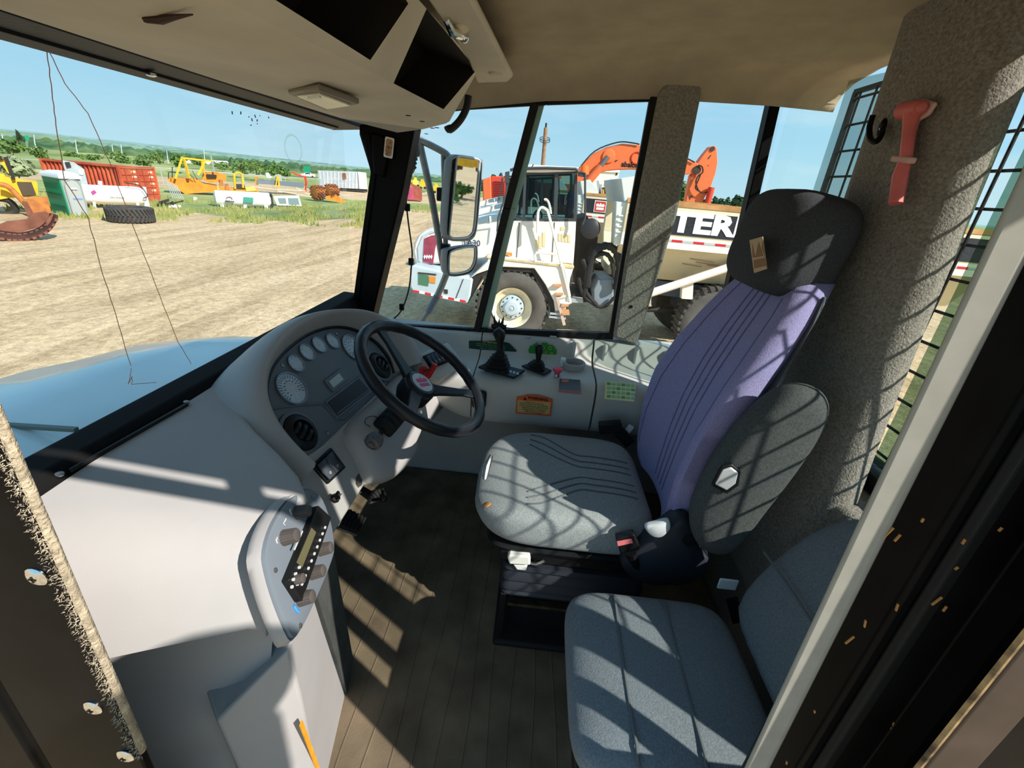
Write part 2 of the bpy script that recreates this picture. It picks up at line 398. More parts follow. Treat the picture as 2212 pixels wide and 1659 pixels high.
# header over the windscreen, black
hd = MB(); hd.prism([(0.28, 0.70, 1.545), (0.28, 0.835, 1.533), (0.28, 0.86, 1.66), (0.28, 0.70, 1.66)], (1.66, 0, 0)); hd = struct(hd.build('trim_7', M_FRAME, bevel=0.004))
mb = MB(); mb.bar((0.3, 0.775, 1.5375), (1.84, 0.775, 1.5375), 0.006, 0.006); mb.build('seal_lip', M_RUBBER, hd)
mb = MB(); mb.lathe([(0.009, 0), (0.009, 0.004), (0.004, 0.006)], at_p(326, 158, (1, 0.77, 1.535), (0, -0.08, -1)), (0, 0, -1), 12); mb.build('bolt', M_CHROME, hd)
# black rubber at the foot of the windscreen
mb = MB(); mb.prism([(0.36, 0.735, 0.885), (0.36, 0.755, 0.915), (0.36, 0.815, 0.918), (0.36, 0.86, 0.86), (0.36, 0.86, 0.80), (0.36, 0.735, 0.80)], (1.53, 0, 0)); struct(mb.build('trim_8', mat('matt black felt', (12, 12, 13), 0.9), bevel=0.006))
# ------------------------------------------------ rear wall: hammer pillar, panes
prof = [(1.355, -1.0), (1.352, -0.82), (1.338, -0.785), (1.30, -0.772), (1.17, -0.768), (1.10, -0.774), (1.065, -0.786), (1.046, -0.806), (1.042, -0.836), (1.053, -0.868), (1.10, -0.89), (1.20, -0.94)]
rows = []
for i in range(9):
    t = i/8; z = 0.30+1.55*t; sx = -0.03*(1-t)
    rows.append([(x+sx-((0.006+0.12*(1-t)**2)*max(0, min(1, (1.34-x)/0.22))), y+0.004*sin(t*7), z) for x, y in prof])
mb = MB(); mb.grid(rows); hp = struct(mb.build('trim_9', M_CARPET, smooth=60))
mb = MB(); mb.prism([(0.40, -0.80, 0), (0.40, -0.99, 0), (1.93, -0.99, 0), (1.93, -0.84, 0), (1.5, -0.80, 0)], (0, 0, 0.74)); struct(mb.build('wall_rear_lower', M_CARPET, bevel=0.03, segs=3))
mb = MB(); mb.box((0.74, -0.955, 0.77), (0.85, 0.07, 0.05)); struct(mb.build('trim_10', M_FRAME, bevel=0.004))
mb = MB(); mb.loft([[(x, y, z), (x, y-.05, z), (x, y-.05, z+.06), (x, y, z+.06)] for x, y, z in ((.30, -.95, 1.66), (1.20, -.95, 1.67), (1.40, -.95, 1.855), (1.65, -.90, 1.83), (1.90, -.83, 1.78))]); struct(mb.build('trim_11', M_LINER, bevel=0.01))
w4 = bpy.data.objects.new('window_4', None); COL.objects.link(w4); struct(w4); ORG[w4] = Vector((0, 0, 0))
mb = MB(); mb.face([(1.40, -0.965, 0.78), (1.915, -0.84, 0.78), (1.915, -0.84, 1.78), (1.40, -0.965, 1.78)]); mb.build('pane', M_GLASST, w4)
mb = MB(); mb.face([(1.40, -0.99, 0.78), (1.72, -0.91, 0.78), (1.72, -0.91, 1.78), (1.40, -0.99, 1.78)]); mb.build('sliding_pane', glass('grey rear pane', (176, 188, 186), haze=0.06), w4)  # overlapping second pane with a grey tint
w5 = bpy.data.objects.new('window_5', None); COL.objects.link(w5); struct(w5); ORG[w5] = Vector((0, 0, 0))
mb = MB(); mb.face([(0.28, -0.97, 0.78), (1.14, -0.97, 0.78), (1.14, -0.97, 1.74), (0.28, -0.97, 1.74)]); mb.build('pane', M_GLASST, w5)
mb = MB(); mb.face([(0.97, -0.955, 0.80), (1.080, -0.955, 0.80), (1.083, -0.955, 1.66), (0.97, -0.955, 1.66)]); mb.build('sliding_pane', glass('green tinted edge glass', (130, 158, 140)), w5)
# welded guard grille behind the rear glass
gd = thing('rear_window_guard', 'black welded wire grille bolted outside the rear cab windows', 'grille', (1.0, -1.07, 0.75))
M_WIRE = mat('black wire', (26, 26, 27), 0.5)
vb = None
for k in range(21):
    x = 0.24 + k*0.084
    if vb is None:
        mb = MB(); mb.cyl((x, -1.07, 0.74), (x, -1.07, 1.80), 0.0042, seg=6); vb = mb.build('bar', M_WIRE, gd); x0 = x
    else: c = vb.copy(); c.location.x += x-x0; COL.objects.link(c)
hb = None
for k in range(13):
    z = 0.76+k*0.085
    if hb is None:
        mb = MB(); mb.cyl((0.20, -1.078, z), (1.95, -1.078, z), 0.0042, seg=6); hb = mb.build('crossbar', M_WIRE, gd); z0 = z
    else: c = hb.copy(); c.location.z += z-z0; COL.objects.link(c)
for a, b in (((0.20, -1.07, 0.74), (1.95, -1.07, 0.74)), ((0.20, -1.07, 1.80), (1.95, -1.07, 1.80)), ((0.20, -1.07, 0.74), (0.20, -1.07, 1.80)), ((1.95, -1.07, 0.74), (1.95, -1.07, 1.80))):
    mb = MB(); mb.bar(a, b, 0.02, 0.012); mb.build('guard_frame', M_WIRE, gd)
# ------------------------------------------------ left rear door jamb: grey seal, black rebates, scuffed edges
def vex(name, prof, m, parent=None, z0=-0.3, z1=1.9, bevel=0.003):
    mb = MB(); mb.prism([(x, y, z0) for x, y in prof], (0, 0, z1-z0)); return mb.build(name, m, parent, bevel=bevel)
jr = struct(vex('trim_12', [(0.343, -0.328), (0.352, -0.332), (0.354, -0.44), (0.35, -0.46), (0.30, -0.47), (0.275, -0.53), (0.272, -0.53), (0.2725, -0.425), (0.30, -0.445), (0.328, -0.445), (0.336, -0.41), (0.343, -0.40)], M_BLACKGL))
mb = MB(); mb.loft([[(x, y+0.030*(z-1.4375), z) for x, y in ((0.3285, -0.2965), (0.333, -0.2985), (0.362, -0.326), (0.362, -0.345), (0.336, -0.331), (0.327, -0.321))] for z in (-.3, .4, 1.1, 1.9)])
mb.build('door_seal', M_SEAL, jr, bevel=0.005)
vex('seal_groove', [(0.338, -0.388), (0.347, -0.384), (0.347, -0.404), (0.338, -0.400)], M_BLACKGL, jr)
vex('weatherstrip', [(0.331, -0.405), (0.340, -0.400), (0.342, -0.418), (0.333, -0.420)], M_RUBBER, jr)
vex('bare_edge', [(0.2690, -0.4145), (0.2720, -0.4125), (0.2735, -0.4165), (0.2700, -0.4185)], mat('chipped edge', (170, 140, 96), 0.6, noise=(60, 0.5), c2=(60, 50, 40)), jr, bevel=0)
vex('jamb_face', [(0.2690, -0.420), (0.2725, -0.417), (0.2725, -0.464), (0.2690, -0.464)], mat('worn brown jamb paint', (66, 55, 48), 0.5, noise=(14, 0.35)), jr)
vex('rear_corner', [(0.29, -0.635), (0.31, -0.635), (0.31, -0.70), (0.29, -0.70)], M_BLACKGL, jr)
mb = MB(); mb.box((0.31, -0.70, 0.30), (0.05, 0.50, 0.80)); mb.build('quarter_panel', M_BLACKGL, jr)
mb = MB(); mb.face([(0.315, -0.46, 0.7), (0.315, -0.96, 0.7), (0.315, -0.96, 1.7), (0.315, -0.46, 1.7)]); mb.build('quarter_glass', M_GLASST, jr)
# unseen roof overhang and rail, added over the doorway to shade the dash top
mb = MB(); mb.box((0.17, 0.10, 1.80), (0.22, 1.5, 0.18)); overhang = struct(mb.build('trim_15', mat('added overhang paint', (206, 206, 200), .4), bevel=0.01))
mb = MB(); mb.cyl((0.06, -0.62, 1.662), (0.06, 0.62, 1.662), 0.017, seg=12); mb.build('shade_rail', M_BLACKGL, overhang)
for y in (-0.60, -0.46, -0.42, 0.52):
    mb = MB(); mb.cyl((0.06, y, 1.66), (0.08, y, 1.73), 0.013, seg=8); mb.build('shade_rail_stay', M_BLACKGL, overhang)
M_CHIP = mat('rust chip', (186, 132, 74), 0.8)
mb = MB()
for px, py in ((1930, 1140), (1945, 1155), (1870, 1340), (1845, 1375), (2035, 1290), (2045, 1310), (2165, 1140), (1760, 1535), (1700, 1645), (1930, 1560), (1925, 1570), (1995, 1120), (2070, 1225), (1940, 1305), (2085, 1165)):
    P = at_x(px, py, 0.3285); L = random.uniform(0.003, 0.012); mb.bar(P, P+Vector((0, random.uniform(-.3, .6)*L, -L)), 0.0016, 0.0012)
mb.build('paint_chips', M_CHIP, jr)
# front left door jamb: black, three screws, shaggy weatherstrip
jf = struct(vex('trim_13', [(0.33, 0.505), (0.332, 0.484), (0.344, 0.484), (0.346, 0.50), (0.36, 0.84), (0.33, 0.84), (0.33, 0.655), (0.338, 0.65), (0.338, 0.635), (0.33, 0.63)], M_BLACKGL, z1=1.9))
for px, py in ((80, 1245), (202, 1528), (272, 1632)):
    P = at_x(px, py, 0.33)
    mb = MB(); mb.lathe([(0.0125, 0), (0.0125, 0.0015), (0.009, 0.004), (0.005, 0.005)], P, (-1, 0, 0), 16); s = mb.build('screw', M_CHROME, jf)
    mb = MB(); mb.box(P+Vector((-0.0052, 0, 0)), (0.001, 0.0085, 0.002)); mb.box(P+Vector((-0.0052, 0, 0)), (0.001, 0.002, 0.0085)); mb.build('screw_slot', M_BLACK, s)
M_FUZZ = mat('shaggy tan weatherstrip', (172, 158, 134), 1.0, noise=(80, 0.35), bump=(220, 1.0, 0.004))
fz = MB(); fz.prism([(0.333, 0.482, 0.62), (0.345, 0.481, 0.62), (0.345, 0.493, 0.62), (0.331, 0.495, 0.62)], (0, 0, 1.2)); fz = fz.build('weatherstrip', M_FUZZ, jf, bevel=0.005)
mb = MB()
for k in range(2600):
    z = random.uniform(0.62, 1.3); y = random.uniform(0.480, 0.496); x = 0.332
    d = Vector((random.uniform(-.5, .1), random.uniform(-1.0, 0.5) if y < 0.486 else random.uniform(-.6, .8), random.uniform(-.8, .5))).normalized()*random.uniform(0.003, 0.006)
    P = Vector((x, y, z)); s = Vector((0, 0.0005, 0.0005)); mb.face([P-s, P+s, P+d])
o = mb.build('weatherstrip_pile', M_FUZZ, jf, smooth=0); o['kind'] = 'stuff'
# door head over the opening
mb = MB(); mb.box((0.31, 0.06, 1.76), (0.10, 1.0, 0.18)); struct(mb.build('trim_14', M_BLACKGL, bevel=0.01))
vex('rear_corner', [(0.28, -0.85), (0.31, -0.85), (0.335, -0.96), (0.28, -0.98)], M_BLACKGL, jr)
# ------------------------------------------------ overhead console
oc = thing('overhead_console', 'long grey foam overhead console with two dark open pockets above the windscreen', 'console', (1.0, 0.5, 1.6))
zc = 1.556
def pocket(outer, hole, depth, name):
    mb = MB(); n = len(outer); D = Vector(depth)
    vo = [mb.bm.verts.new(p) for p in outer]; vi = [mb.bm.verts.new(p) for p in hole]
    for i in range(n): mb.bm.faces.new((vo[i], vo[(i+1) % n], vi[(i+1) % n], vi[i]))
    o = mb.build(name, M_OVERH, oc)
    mb = MB(); vi = [Vector(p) for p in hole]
    for i in range(n): mb.face((vi[i], vi[(i+1) % n], vi[(i+1) % n]+D, vi[i]+D))
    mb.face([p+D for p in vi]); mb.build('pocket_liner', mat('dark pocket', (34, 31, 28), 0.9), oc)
    return o
Pr, nr = (1.0, 0.32, 1.56), Vector((0, -0.86, -0.51))
q = lambda px, py: at_p(px, py, Pr, nr)
e0 = Vector((0.28, 0.405, 1.551))
b1, b2 = q(822, 165), q(971, 262)
t2 = q(1036, 146); tm1, tm2 = q(896, -8), q(915, 2)
t0 = Vector((0.28, 0.27, 1.79))
o1 = [e0, b1, q(905, 0), t0]
h1 = [e0+Vector((0, -0.02, 0.035)), q(800, 130), q(882, 8), t0+Vector((0, 0.02, -0.03))]
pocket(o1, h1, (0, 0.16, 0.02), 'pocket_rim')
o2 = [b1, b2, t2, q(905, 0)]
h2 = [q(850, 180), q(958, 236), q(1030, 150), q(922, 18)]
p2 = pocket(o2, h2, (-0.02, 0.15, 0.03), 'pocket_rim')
tip = at_x(886, 291, 1.66); 
fr = [Vector((0.28, 0.70, 1.546)), Vector((1.0, 0.70, 1.548)), at_x(800, 272, 1.66)]
mb = MB()   # underside, split along the length so that it can swell a little
bot_f = [Vector((0.28, 0.70, 1.546)), Vector((0.7, 0.70, 1.546)), Vector((1.1, 0.70, 1.547)), at_y(735, 255, 0.66), tip+Vector((-0.04, 0.03, 0.0))]
bot_r = [e0, lerp(e0, b1, 0.6), b1, lerp(b1, b2, 0.5), b2]
mid = [lerp(a, b, 0.5)-Vector((0, 0, 0.006)) for a, b in zip(bot_f, bot_r)]
q1 = [lerp(a, b, 0.93)-Vector((0, 0, 0.004)) for a, b in zip(bot_f, bot_r)]
mb.grid([bot_f, mid, q1, bot_r])
mb.face([bot_f[-1], mid[-1], q1[-1], b2, t2, t2+Vector((0.01, 0.1, 0.06)), tip+Vector((0.0, 0.05, 0.16))])
mb.grid([[p+Vector((0, 0.0, 0)) for p in bot_f], [p+Vector((0, 0.02, 0.12)) for p in bot_f]])
mb.build('console_shell', M_OVERH, oc, smooth=50)
dl = MB(); D = lambda px, py: at_p(px, py, (1, 0.5, 1.548), (0, 0.03, -1))
dl.prism([D(622, 190), D(688, 179), D(776, 212), D(704, 228)], (0, 0, -0.012)); dl = dl.build('dome_light', mat('dome bezel', (120, 112, 98), 0.5), oc, bevel=0.004)
mb = MB(); D2 = lambda px, py: D(px, py)+Vector((0, 0, -0.011))
mb.prism([D2(640, 191), D2(690, 184), D2(757, 211), D2(706, 221)], (0, 0, -0.005)); mb.build('lens', mat('clear ribbed lens', (196, 190, 172), 0.2, noise=(90, 0.15), stretch=(1, 8, 1)), dl, bevel=0.002)
mb = MB(); mb.prism([D2(662, 191), D2(688, 187), D2(692, 190), D2(666, 194)], (0, 0, -0.007)); mb.build('rocker', M_WHITE, dl)
for px, py in ((882, 244), (912, 257), (905, 277), (921, 285), (934, 272), (944, 271)):
    P = D(px, py); mb = MB(); mb.box(P+Vector((0, 0, -0.006)), (0.006, 0.012, 0.002)); mb.build('scuff', M_BLACK, oc)
P = [D(px, py)+Vector((0, 0, -0.003)) for px, py in ((312, 35), (345, 36), (375, 30), (415, 24))]
mb = MB(); mb.tube(P, [0.004, 0.005, 0.003, 0.0008], 6); mb.build('torn_seam', mat('torn edge', (60, 40, 34), 0.8), oc)
# dark blind roll hanging behind the console's right end
mb = MB(); mb.tube(smoothpath([at_x(px, py, 1.72) for px, py in ((1012, 206), (1007, 235), (992, 262), (972, 280), (966, 272))], 4), 0.012, 8); mb.build('blind_cord', M_BLACK, oc)
mb = MB(); mb.lathe([(0.045, 0), (0.045, 0.02), (0.03, 0.03), (0.012, 0.012)], q(905, 120)+Vector((0, 0.10, 0.02)), nr, 20); mb.build('speaker', M_BLACK, p2)
# headliner hatch with its latch
hz = lambda px, py: at_z(px, py, 1.696)
oh = thing('headliner_hatch', 'grey padded hatch panel with a metal turn latch in the ceiling', 'hatch', tuple(hz(1040, 90)))
mb = MB(); mb.prism([hz(900, -30), hz(1000, -40), hz(1108, 168), hz(1098, 178), hz(1030, 180), hz(1010, 130)], (0, 0, 0.018)); mb.build('hatch_panel', M_OVERH, oh, bevel=0.008)
c = hz(990, 48); mb = MB(); mb.lathe([(0.018, 0), (0.018, 0.004), (0.010, 0.012)], c+Vector((0.03, 0, 0)), (0, 0, -1), 16); mb.build('latch_plate', M_OVERH, oh)
mb = MB(); mb.tube([c+Vector((-0.03, 0.02, -0.004)), c+Vector((0, 0.012, -0.018)), c+Vector((0.035, -0.008, -0.016))], [0.006, 0.009, 0.007], 8); mb.ball(c+Vector((0.035, -0.008, -0.016)), 0.011, 10, 8); mb.build('latch_handle', M_CHROME, oh)
c = hz(1070, 158); mb = MB(); mb.lathe([(0.02, 0), (0.02, 0.005), (0.012, 0.008)], c, (0, 0, -1), 16); mb.build('latch_button', M_OVERH, oh)
# ------------------------------------------------ hammer in its holder, coat hook
M_HAM = mat('faded red plastic', (206, 108, 104), 0.45, noise=(14, 0.15)); M_HAM2 = mat('pale red plastic', (206, 168, 160), 0.5)
hy = -0.762
hm = thing('emergency_hammer', 'faded red emergency hammer clipped upright on the grey carpet pillar', 'hammer', tuple(at_y(1950, 330, hy)))
H = lambda px, py, d=0: at_y(px, py, hy+d)
mb = MB(); mb.tube([H(1935, 440, .018), H(1945, 380, .018), H(1957, 340, .018), H(1966, 270, .018), H(1972, 244, .018)], [0.013, 0.0145, 0.011, 0.0125, 0.017], 10); mb.build('handle', M_HAM, hm)
mb = MB(); mb.cyl(H(1948, 240, .02), H(1990, 232, .02), 0.0175, 0.0145, 14); mb.cyl(H(1990, 232, .02), H(1998, 230, .02), 0.014, 0.006, 14); mb.build('hammer_head', M_HAM, hm, bevel=0.003)
mb = MB(); mb.prism([H(1975, 222), H(2000, 213), H(2030, 222), H(2012, 250), H(1990, 262), H(1978, 300), H(1958, 345), H(1950, 345), H(1962, 300)], (0, 0.009, 0)); mb.build('holder', M_HAM2, hm, bevel=0.004)
mb = MB(); mb.bar(H(1934, 343, .02), H(1970, 347, .02), 0.02, 0.012); mb.build('clip', M_HAM2, hm, bevel=0.003)
hk = thing('coat_hook', 'small black coat hook screwed to the pillar left of the red hammer', 'hook', tuple(at_y(1890, 280, hy)))
mb = MB(); mb.tube(smoothpath([H(1907, 268, .004), H(1905, 288, .02), H(1893, 306, .03), H(1880, 300, .03), H(1878, 275, .03), H(1886, 248, .032)], 4), [0.006]*21, 8); mb.build('hook_arm', M_BLACKGL, hk)
mb = MB(); mb.ball(H(1905, 276, .004), (0.012, 0.006, 0.02), 10, 8); mb.build('hook_base', M_BLACKGL, hk)
mb = MB(); mb.lathe([(0.005, 0), (0.003, 0.002)], H(1904, 277, .012), (-0.5, 1, 0), 10); mb.build('screw', M_CHROME, hk)
# ================================================================ dashboard
da = thing('dashboard', 'grey moulded dashboard with an arched instrument binnacle below the windscreen', 'dashboard', (1.0, 0.6, 0.7))
def deckz(y): return 0.826 + (y-0.43)*0.235
rows = []
XS = [(0.485, 1.0), (0.492, 0.88), (0.503, 0.70), (0.522, 0.48), (0.55, 0.27), (0.59, 0.115), (0.64, 0.03), (0.70, 0.0), (0.85, 0.0), (1.0, 0.0), (1.2, 0.0), (1.45, 0), (1.7, 0), (1.86, 0)]
ys = [0.405, 0.409, 0.425, 0.46, 0.52, 0.6, 0.68, 0.735, 0.742]
def rear_edge(x):
    P = ((0.0, .405), (.72, .405), (.78, .50), (.85, .62), (.92, .675), (1.0, .69), (1.5, .69), (1.58, .60), (1.66, .50), (1.9, .45))
    for (a, b), (c, d) in zip(P, P[1:]):
        if x <= c: return b+(d-b)*(x-a)/(c-a)
    return P[-1][1]
XS = [(0.485, 1.0), (0.492, 0.88), (0.503, 0.70), (0.522, 0.48), (0.55, 0.27), (0.59, 0.115), (0.64, 0.03), (0.70, 0.0), (0.74, 0), (0.78, 0), (0.82, 0), (0.87, 0), (0.92, 0), (1.0, 0.0), (1.2, 0.0), (1.45, 0), (1.52, 0), (1.58, 0)]
for x, d in XS:
    row = []
    e = rear_edge(x)
    for j, y in enumerate(ys):
        y = e+(y-0.405)*(0.742-e)/(0.742-0.405)
        t = (y-0.40)/0.34
        drop = 0.15+0.05*t
        xx = x + (0.03*(1-t) if x < 0.6 else 0.03*(1-t)*max(0, (0.70-x)/0.10)) - 0.14*t*max(0, min(1, (0.78-x)/0.12))
        xx = max(xx, 0.368)
        z = deckz(y) - d*drop
        if j == 0: z -= 0.03
        if j == 1: z -= 0.010
        if j == 8: z -= 0.03
        row.append((xx, y, z))
    rows.append(row)
mb = MB(); mb.grid(rows)
L0 = rows[0]
inn = [(x+0.035, y, z-0.012) for x, y, z in L0]            # the ledge turns in to a recessed side panel
mb.grid([L0, inn]); mb.build('dash_top', M_DASH, da, smooth=60)
# recessed side panel below the ledge
mb = MB(); low = [(0.575, 0.42, 0.66), (0.53, 0.55, 0.68), (0.455, 0.78, 0.70)]
mid = [(0.545, 0.44, 0.47), (0.50, 0.56, 0.46), (0.44, 0.78, 0.45)]; m2 = [(0.53, 0.44, 0.43), (0.47, 0.56, 0.41), (0.41, 0.78, 0.40)]; bt = [(0.53, 0.44, 0.0), (0.47, 0.56, 0.0), (0.44, 0.78, 0.0)]
mb.grid([low, mid, m2, bt]); mb.build('side_panel', M_DASH, da, bevel=0.006)
for px, py in ((228, 1370), (458, 1360)):
    P = at_p(px, py, (0.55, 0.55, 0.66), (-1, -0.2, 0.15)); mb = MB(); mb.lathe([(0.010, 0), (0.008, 0.003)], P, (-1, -0.2, 0.15), 12); mb.build('plug', M_WHITE, da)
# rear corner column under the control panel
cl = [[(0.470, 0.500, 0.45), (0.553, 0.398, 0.55), (0.70, 0.425, 0.55), (0.72, 0.60, 0.55), (0.56, 0.60, 0.5)],
      [(0.475, 0.490, 0.28), (0.553, 0.388, 0.40), (0.72, 0.420, 0.40), (0.74, 0.60, 0.40), (0.56, 0.60, 0.4)],
      [(0.475, 0.480, 0.0), (0.556, 0.384, 0.0), (0.80, 0.425, 0.0), (0.82, 0.60, 0.0), (0.56, 0.60, 0.0)]]
mb = MB(); mb.loft(cl); mb.build('corner_column', M_DASH, da, bevel=0.006, segs=3)
mb = MB(); mb.prism([(0.70, 0.423, 0.60), (0.83, 0.435, 0.60), (0.90, 0.44, 0.002), (0.80, 0.418, 0.002)], (0, 0.02, 0)); mb.build('kick_panel', mat('dark grey felt', (70, 72, 70), 0.95, noise=(20, 0.2)), da)
M_ORANGE = mat('orange yellow strap', (226, 152, 40), 0.7, noise=(30, 0.2))
for pts, wd in (([(650, 1562), (668, 1610), (690, 1670)], 0.010), ([(742, 1470), (722, 1545), (704, 1590)], 0.008), ([(712, 1590), (700, 1625), (690, 1680)], 0.007)):
    P = [at_p(px, py, (0.60, 0.389, 0.2), (0.10, -1, 0.0)) if pts[0][0] == 650 else at_z(px, py, 0.016) for px, py in pts]
    mb = MB()
    for a, b in zip(P, P[1:]): mb.bar(a, b, wd, 0.003, up=(0, -1, 0.2))
    mb.build('strap', M_ORANGE, da)
# demister slot along the front of the deck, two screws
mb = MB(); a, b = at_p(150, 1018, (0.6, 0.72, 0.897), (0, -.235, 1)), at_p(405, 873, (0.6, 0.72, 0.897), (0, -.235, 1))
mb.bar(a, b, 0.007, 0.008); mb.build('demister_slot', M_BLACK, da, bevel=0.002)
for px, py in ((129, 1026), (403, 870)):
    P = at_p(px, py, (0.6, 0.72, 0.899), (0, -.235, 1)); mb = MB(); mb.lathe([(0.006, 0), (0.006, 0.003), (0.003, 0.004)], P, (0, -.235, 1), 12); mb.build('screw', M_SCREW, da)

# -------- instrument panel inside the arch
IP, IN = Vector((1.25, 0.558, 0.752)), Vector((-0.08, -0.79, 0.61)).normalized()
ip = lambda px, py, d=0.0: at_p(px, py, IP+IN*d, IN)
IR, IU, _ = basis(IN)
edge = [(645, 996), (612, 955), (588, 905), (574, 858), (576, 822), (592, 785), (622, 752), (658, 726), (692, 712), (724, 707), (756, 711), (786, 724), (815, 745), (838, 775), (848, 806), (838, 828), (809, 854), (699, 962)]
inner = [ip(*p) for p in edge[:15]]
mb = MB(); mb.prism([ip(*p) for p in edge], -IN*0.03); mb.build('instrument_panel', M_PANEL, da, bevel=0.003)
# hood: an arch lofted from the panel edge over the lip and down to the deck
outpx = [(646, 1042), (588, 998), (537, 960), (508, 905), (508, 840), (528, 780), (572, 726), (622, 694), (668, 681), (716, 675), (768, 676), (812, 688), (856, 712), (893, 752), (905, 795)]
rows = []
cen = ip(715, 850)
lip = []
for k, (pi_, po) in enumerate(zip(inner, outpx)):
    o_ = at_p(po[0], po[1], IP+IN*0.035, IN)
    a = pi_; out = (o_-a); 
    r0 = a - IN*0.004
    r1 = a + IN*0.020 + out*0.10
    r2 = a + IN*0.060 + out*0.45
    r3 = a + IN*0.068 + out*0.66
    r4 = o_ + IN*0.018
    r5 = o_ - IN*0.02 + out*0.04
    back = o_ + Vector((0, 0.10, 0)) + out*0.25; dz = deckz(back.y)-0.01 if back.y < 0.75 else 0.885
    r6 = lerp(o_-IN*0.05+out*0.06, Vector((back.x, back.y, min(o_.z, dz))), 0.45)
    r7 = Vector((back.x, min(back.y+0.06, 0.78), min(o_.z-0.02, dz)))
    rows.append([r0, r1, r2, r3, r4, r5, r6, r7])
cols = [smoothpath([r[j] for r in rows], 3) for j in range(8)]
mb = MB(); mb.grid(cols); mb.build('binnacle_hood', M_DASH, da, subsurf=1)
mb = MB(); mb.tube([p+IN*0.004 for p in smoothpath(inner, 3)], 0.006, 6); mb.build('panel_bead', M_BLACK, da)
# gauges
M_DIAL = mat('pale blue gauge face', (188, 202, 216), 0.45, noise=(60, 0.08)); M_BEZ = mat('gauge bezel', (120, 126, 132), 0.3, 0.5); M_GLZ = glass('gauge glass', (250, 250, 250), haze=0.05)
M_MARK = mat('dark dial print', (60, 68, 78), 0.6); M_NEED = mat('white needle', (235, 235, 235), 0.5)
def gauge(px, py, r, ang, ticks=0):
    c = ip(px, py); g = MB(); g.lathe([(r*1.08, 0), (r*1.08, 0.006), (r*0.98, 0.006), (r*0.97, 0.003)], c, IN, 32, caps=False); g = g.build('gauge', M_BEZ, da)
    mb = MB(); mb.lathe([(r, 0.001), (r, 0.0025)], c, IN, 32); mb.build('dial', M_DIAL, g)
    mb = MB(); d = IR*cos(ang)+IU*sin(ang); mb.bar(c+IN*0.004-d*r*0.2, c+IN*0.004+d*r*0.72, r*0.05, 0.001, up=IN); mb.build('needle', M_NEED, g)
    mb = MB()
    n = ticks or 7
    for k in range(n):
        a = radians(215-250*k/(n-1)); d = IR*cos(a)+IU*sin(a); mb.bar(c+IN*0.003+d*r*(0.68 if ticks else .75), c+IN*0.003+d*r*0.90, r*0.035, 0.0008, up=IN)
        if ticks and k % 2 == 0: mb.box(c+IN*0.003+d*r*0.52, (r*0.12, r*0.12, r*0.012))
    mb.build('scale', M_MARK, g)
    mb = MB(); mb.lathe([(r*0.98, 0.005), (r*0.5, 0.0062), (0.0001, 0.0066)], c, IN, 24, caps=False); mb.build('lens', M_GLZ, g)
    return g
gauge(629, 840, 0.046, radians(-100), 21)
for i, (px, py) in enumerate(((638, 786), (662, 761.5), (688.5, 745.5), (717.5, 737.5))): gauge(px, py, 0.0255, radians(130-35*i))
gauge(762, 751, 0.046, radians(60), 15)
# lcd and blank bin
def ipquad(c4, d0, d1, name, m, par, bev=0.0015): 
    mb = MB(); mb.prism([ip(*p, d0) for p in c4], IN*(d1-d0)); return mb.build(name, m, par, bevel=bev)
lcd = ipquad([(698, 823), (733, 796), (752, 820), (717, 848)], 0, 0.006, 'display_housing', M_PANEL, da, 0.002)
ipquad([(710, 824), (732, 806), (742, 820), (720, 838)], 0.006, 0.0075, 'display', mat('grey lcd', (170, 180, 180), 0.3), lcd)
bn = ipquad([(700, 868), (777, 811), (806, 845), (728, 905)], 0, 0.005, 'switch_blank_frame', M_PANEL, da, 0.002)
ipquad([(707, 870), (775, 818), (798, 844), (729, 898)], 0.0045, 0.0065, 'blank_plate', M_BLACK, bn)
ipquad([(726, 893), (795, 841), (797, 843), (728, 896)], 0.006, 0.010, 'plate_lip', M_PANEL, bn)
# raised lower band with the two round air vents
mb = MB(); mb.tube([ip(px, py, 0.002) for px, py in ((582, 884), (620, 878), (660, 874), (698, 872), (730, 906), (745, 904), (812, 846))], 0.0028, 6); mb.build('panel_crease', M_PANEL, da)
M_VENT = mat('satin black vent', (24, 26, 29), 0.4)
def vent(px, py, r, tilt):
    c = ip(px, py); v = MB(); v.lathe([(r*1.22, 0), (r*1.2, 0.008), (r*1.02, 0.010), (r*0.98, -0.004)], c, IN, 32, caps=False); v = v.build('air_vent', M_PANEL, da)
    mb = MB(); mb.lathe([(r*1.0, -0.002), (r*0.97, 0.012), (r*0.8, 0.020), (r*0.62, 0.022), (r*0.60, 0.012)], c, IN, 32); mb.build('vent_ball', M_VENT, v)
    ax = (IR*cos(tilt)+IU*sin(tilt)); pr = IN.cross(ax)
    for s in (-0.36, 0.0, 0.36):
        mb = MB(); rows = []
        for k in range(9):
            t = -1+2*k/8; w = sqrt(max(0, 0.56**2-(s*0.9)**2))*r
            P = c + ax*(t*w) + pr*(s*r) + IN*(0.012+0.012*(1-t*t)); rows.append([P+pr*0.006, P-pr*0.006+IN*0.003])
        mb.grid(rows); mb.build('louvre', M_VENT, v, thick=0.003)
    for k in range(8):
        pass
    return v
vent(645, 937, 0.052, radians(25)); vent(817, 792, 0.052, radians(25))
for px, py in ((611, 790), (727, 722), (593, 902), (707, 935), (822, 823), (582, 882)):
    mb = MB(); mb.lathe([(0.0055, 0), (0.0055, 0.002), (0.003, 0.001)], ip(px, py), IN, 12); mb.build('screw', M_SCREW, da)
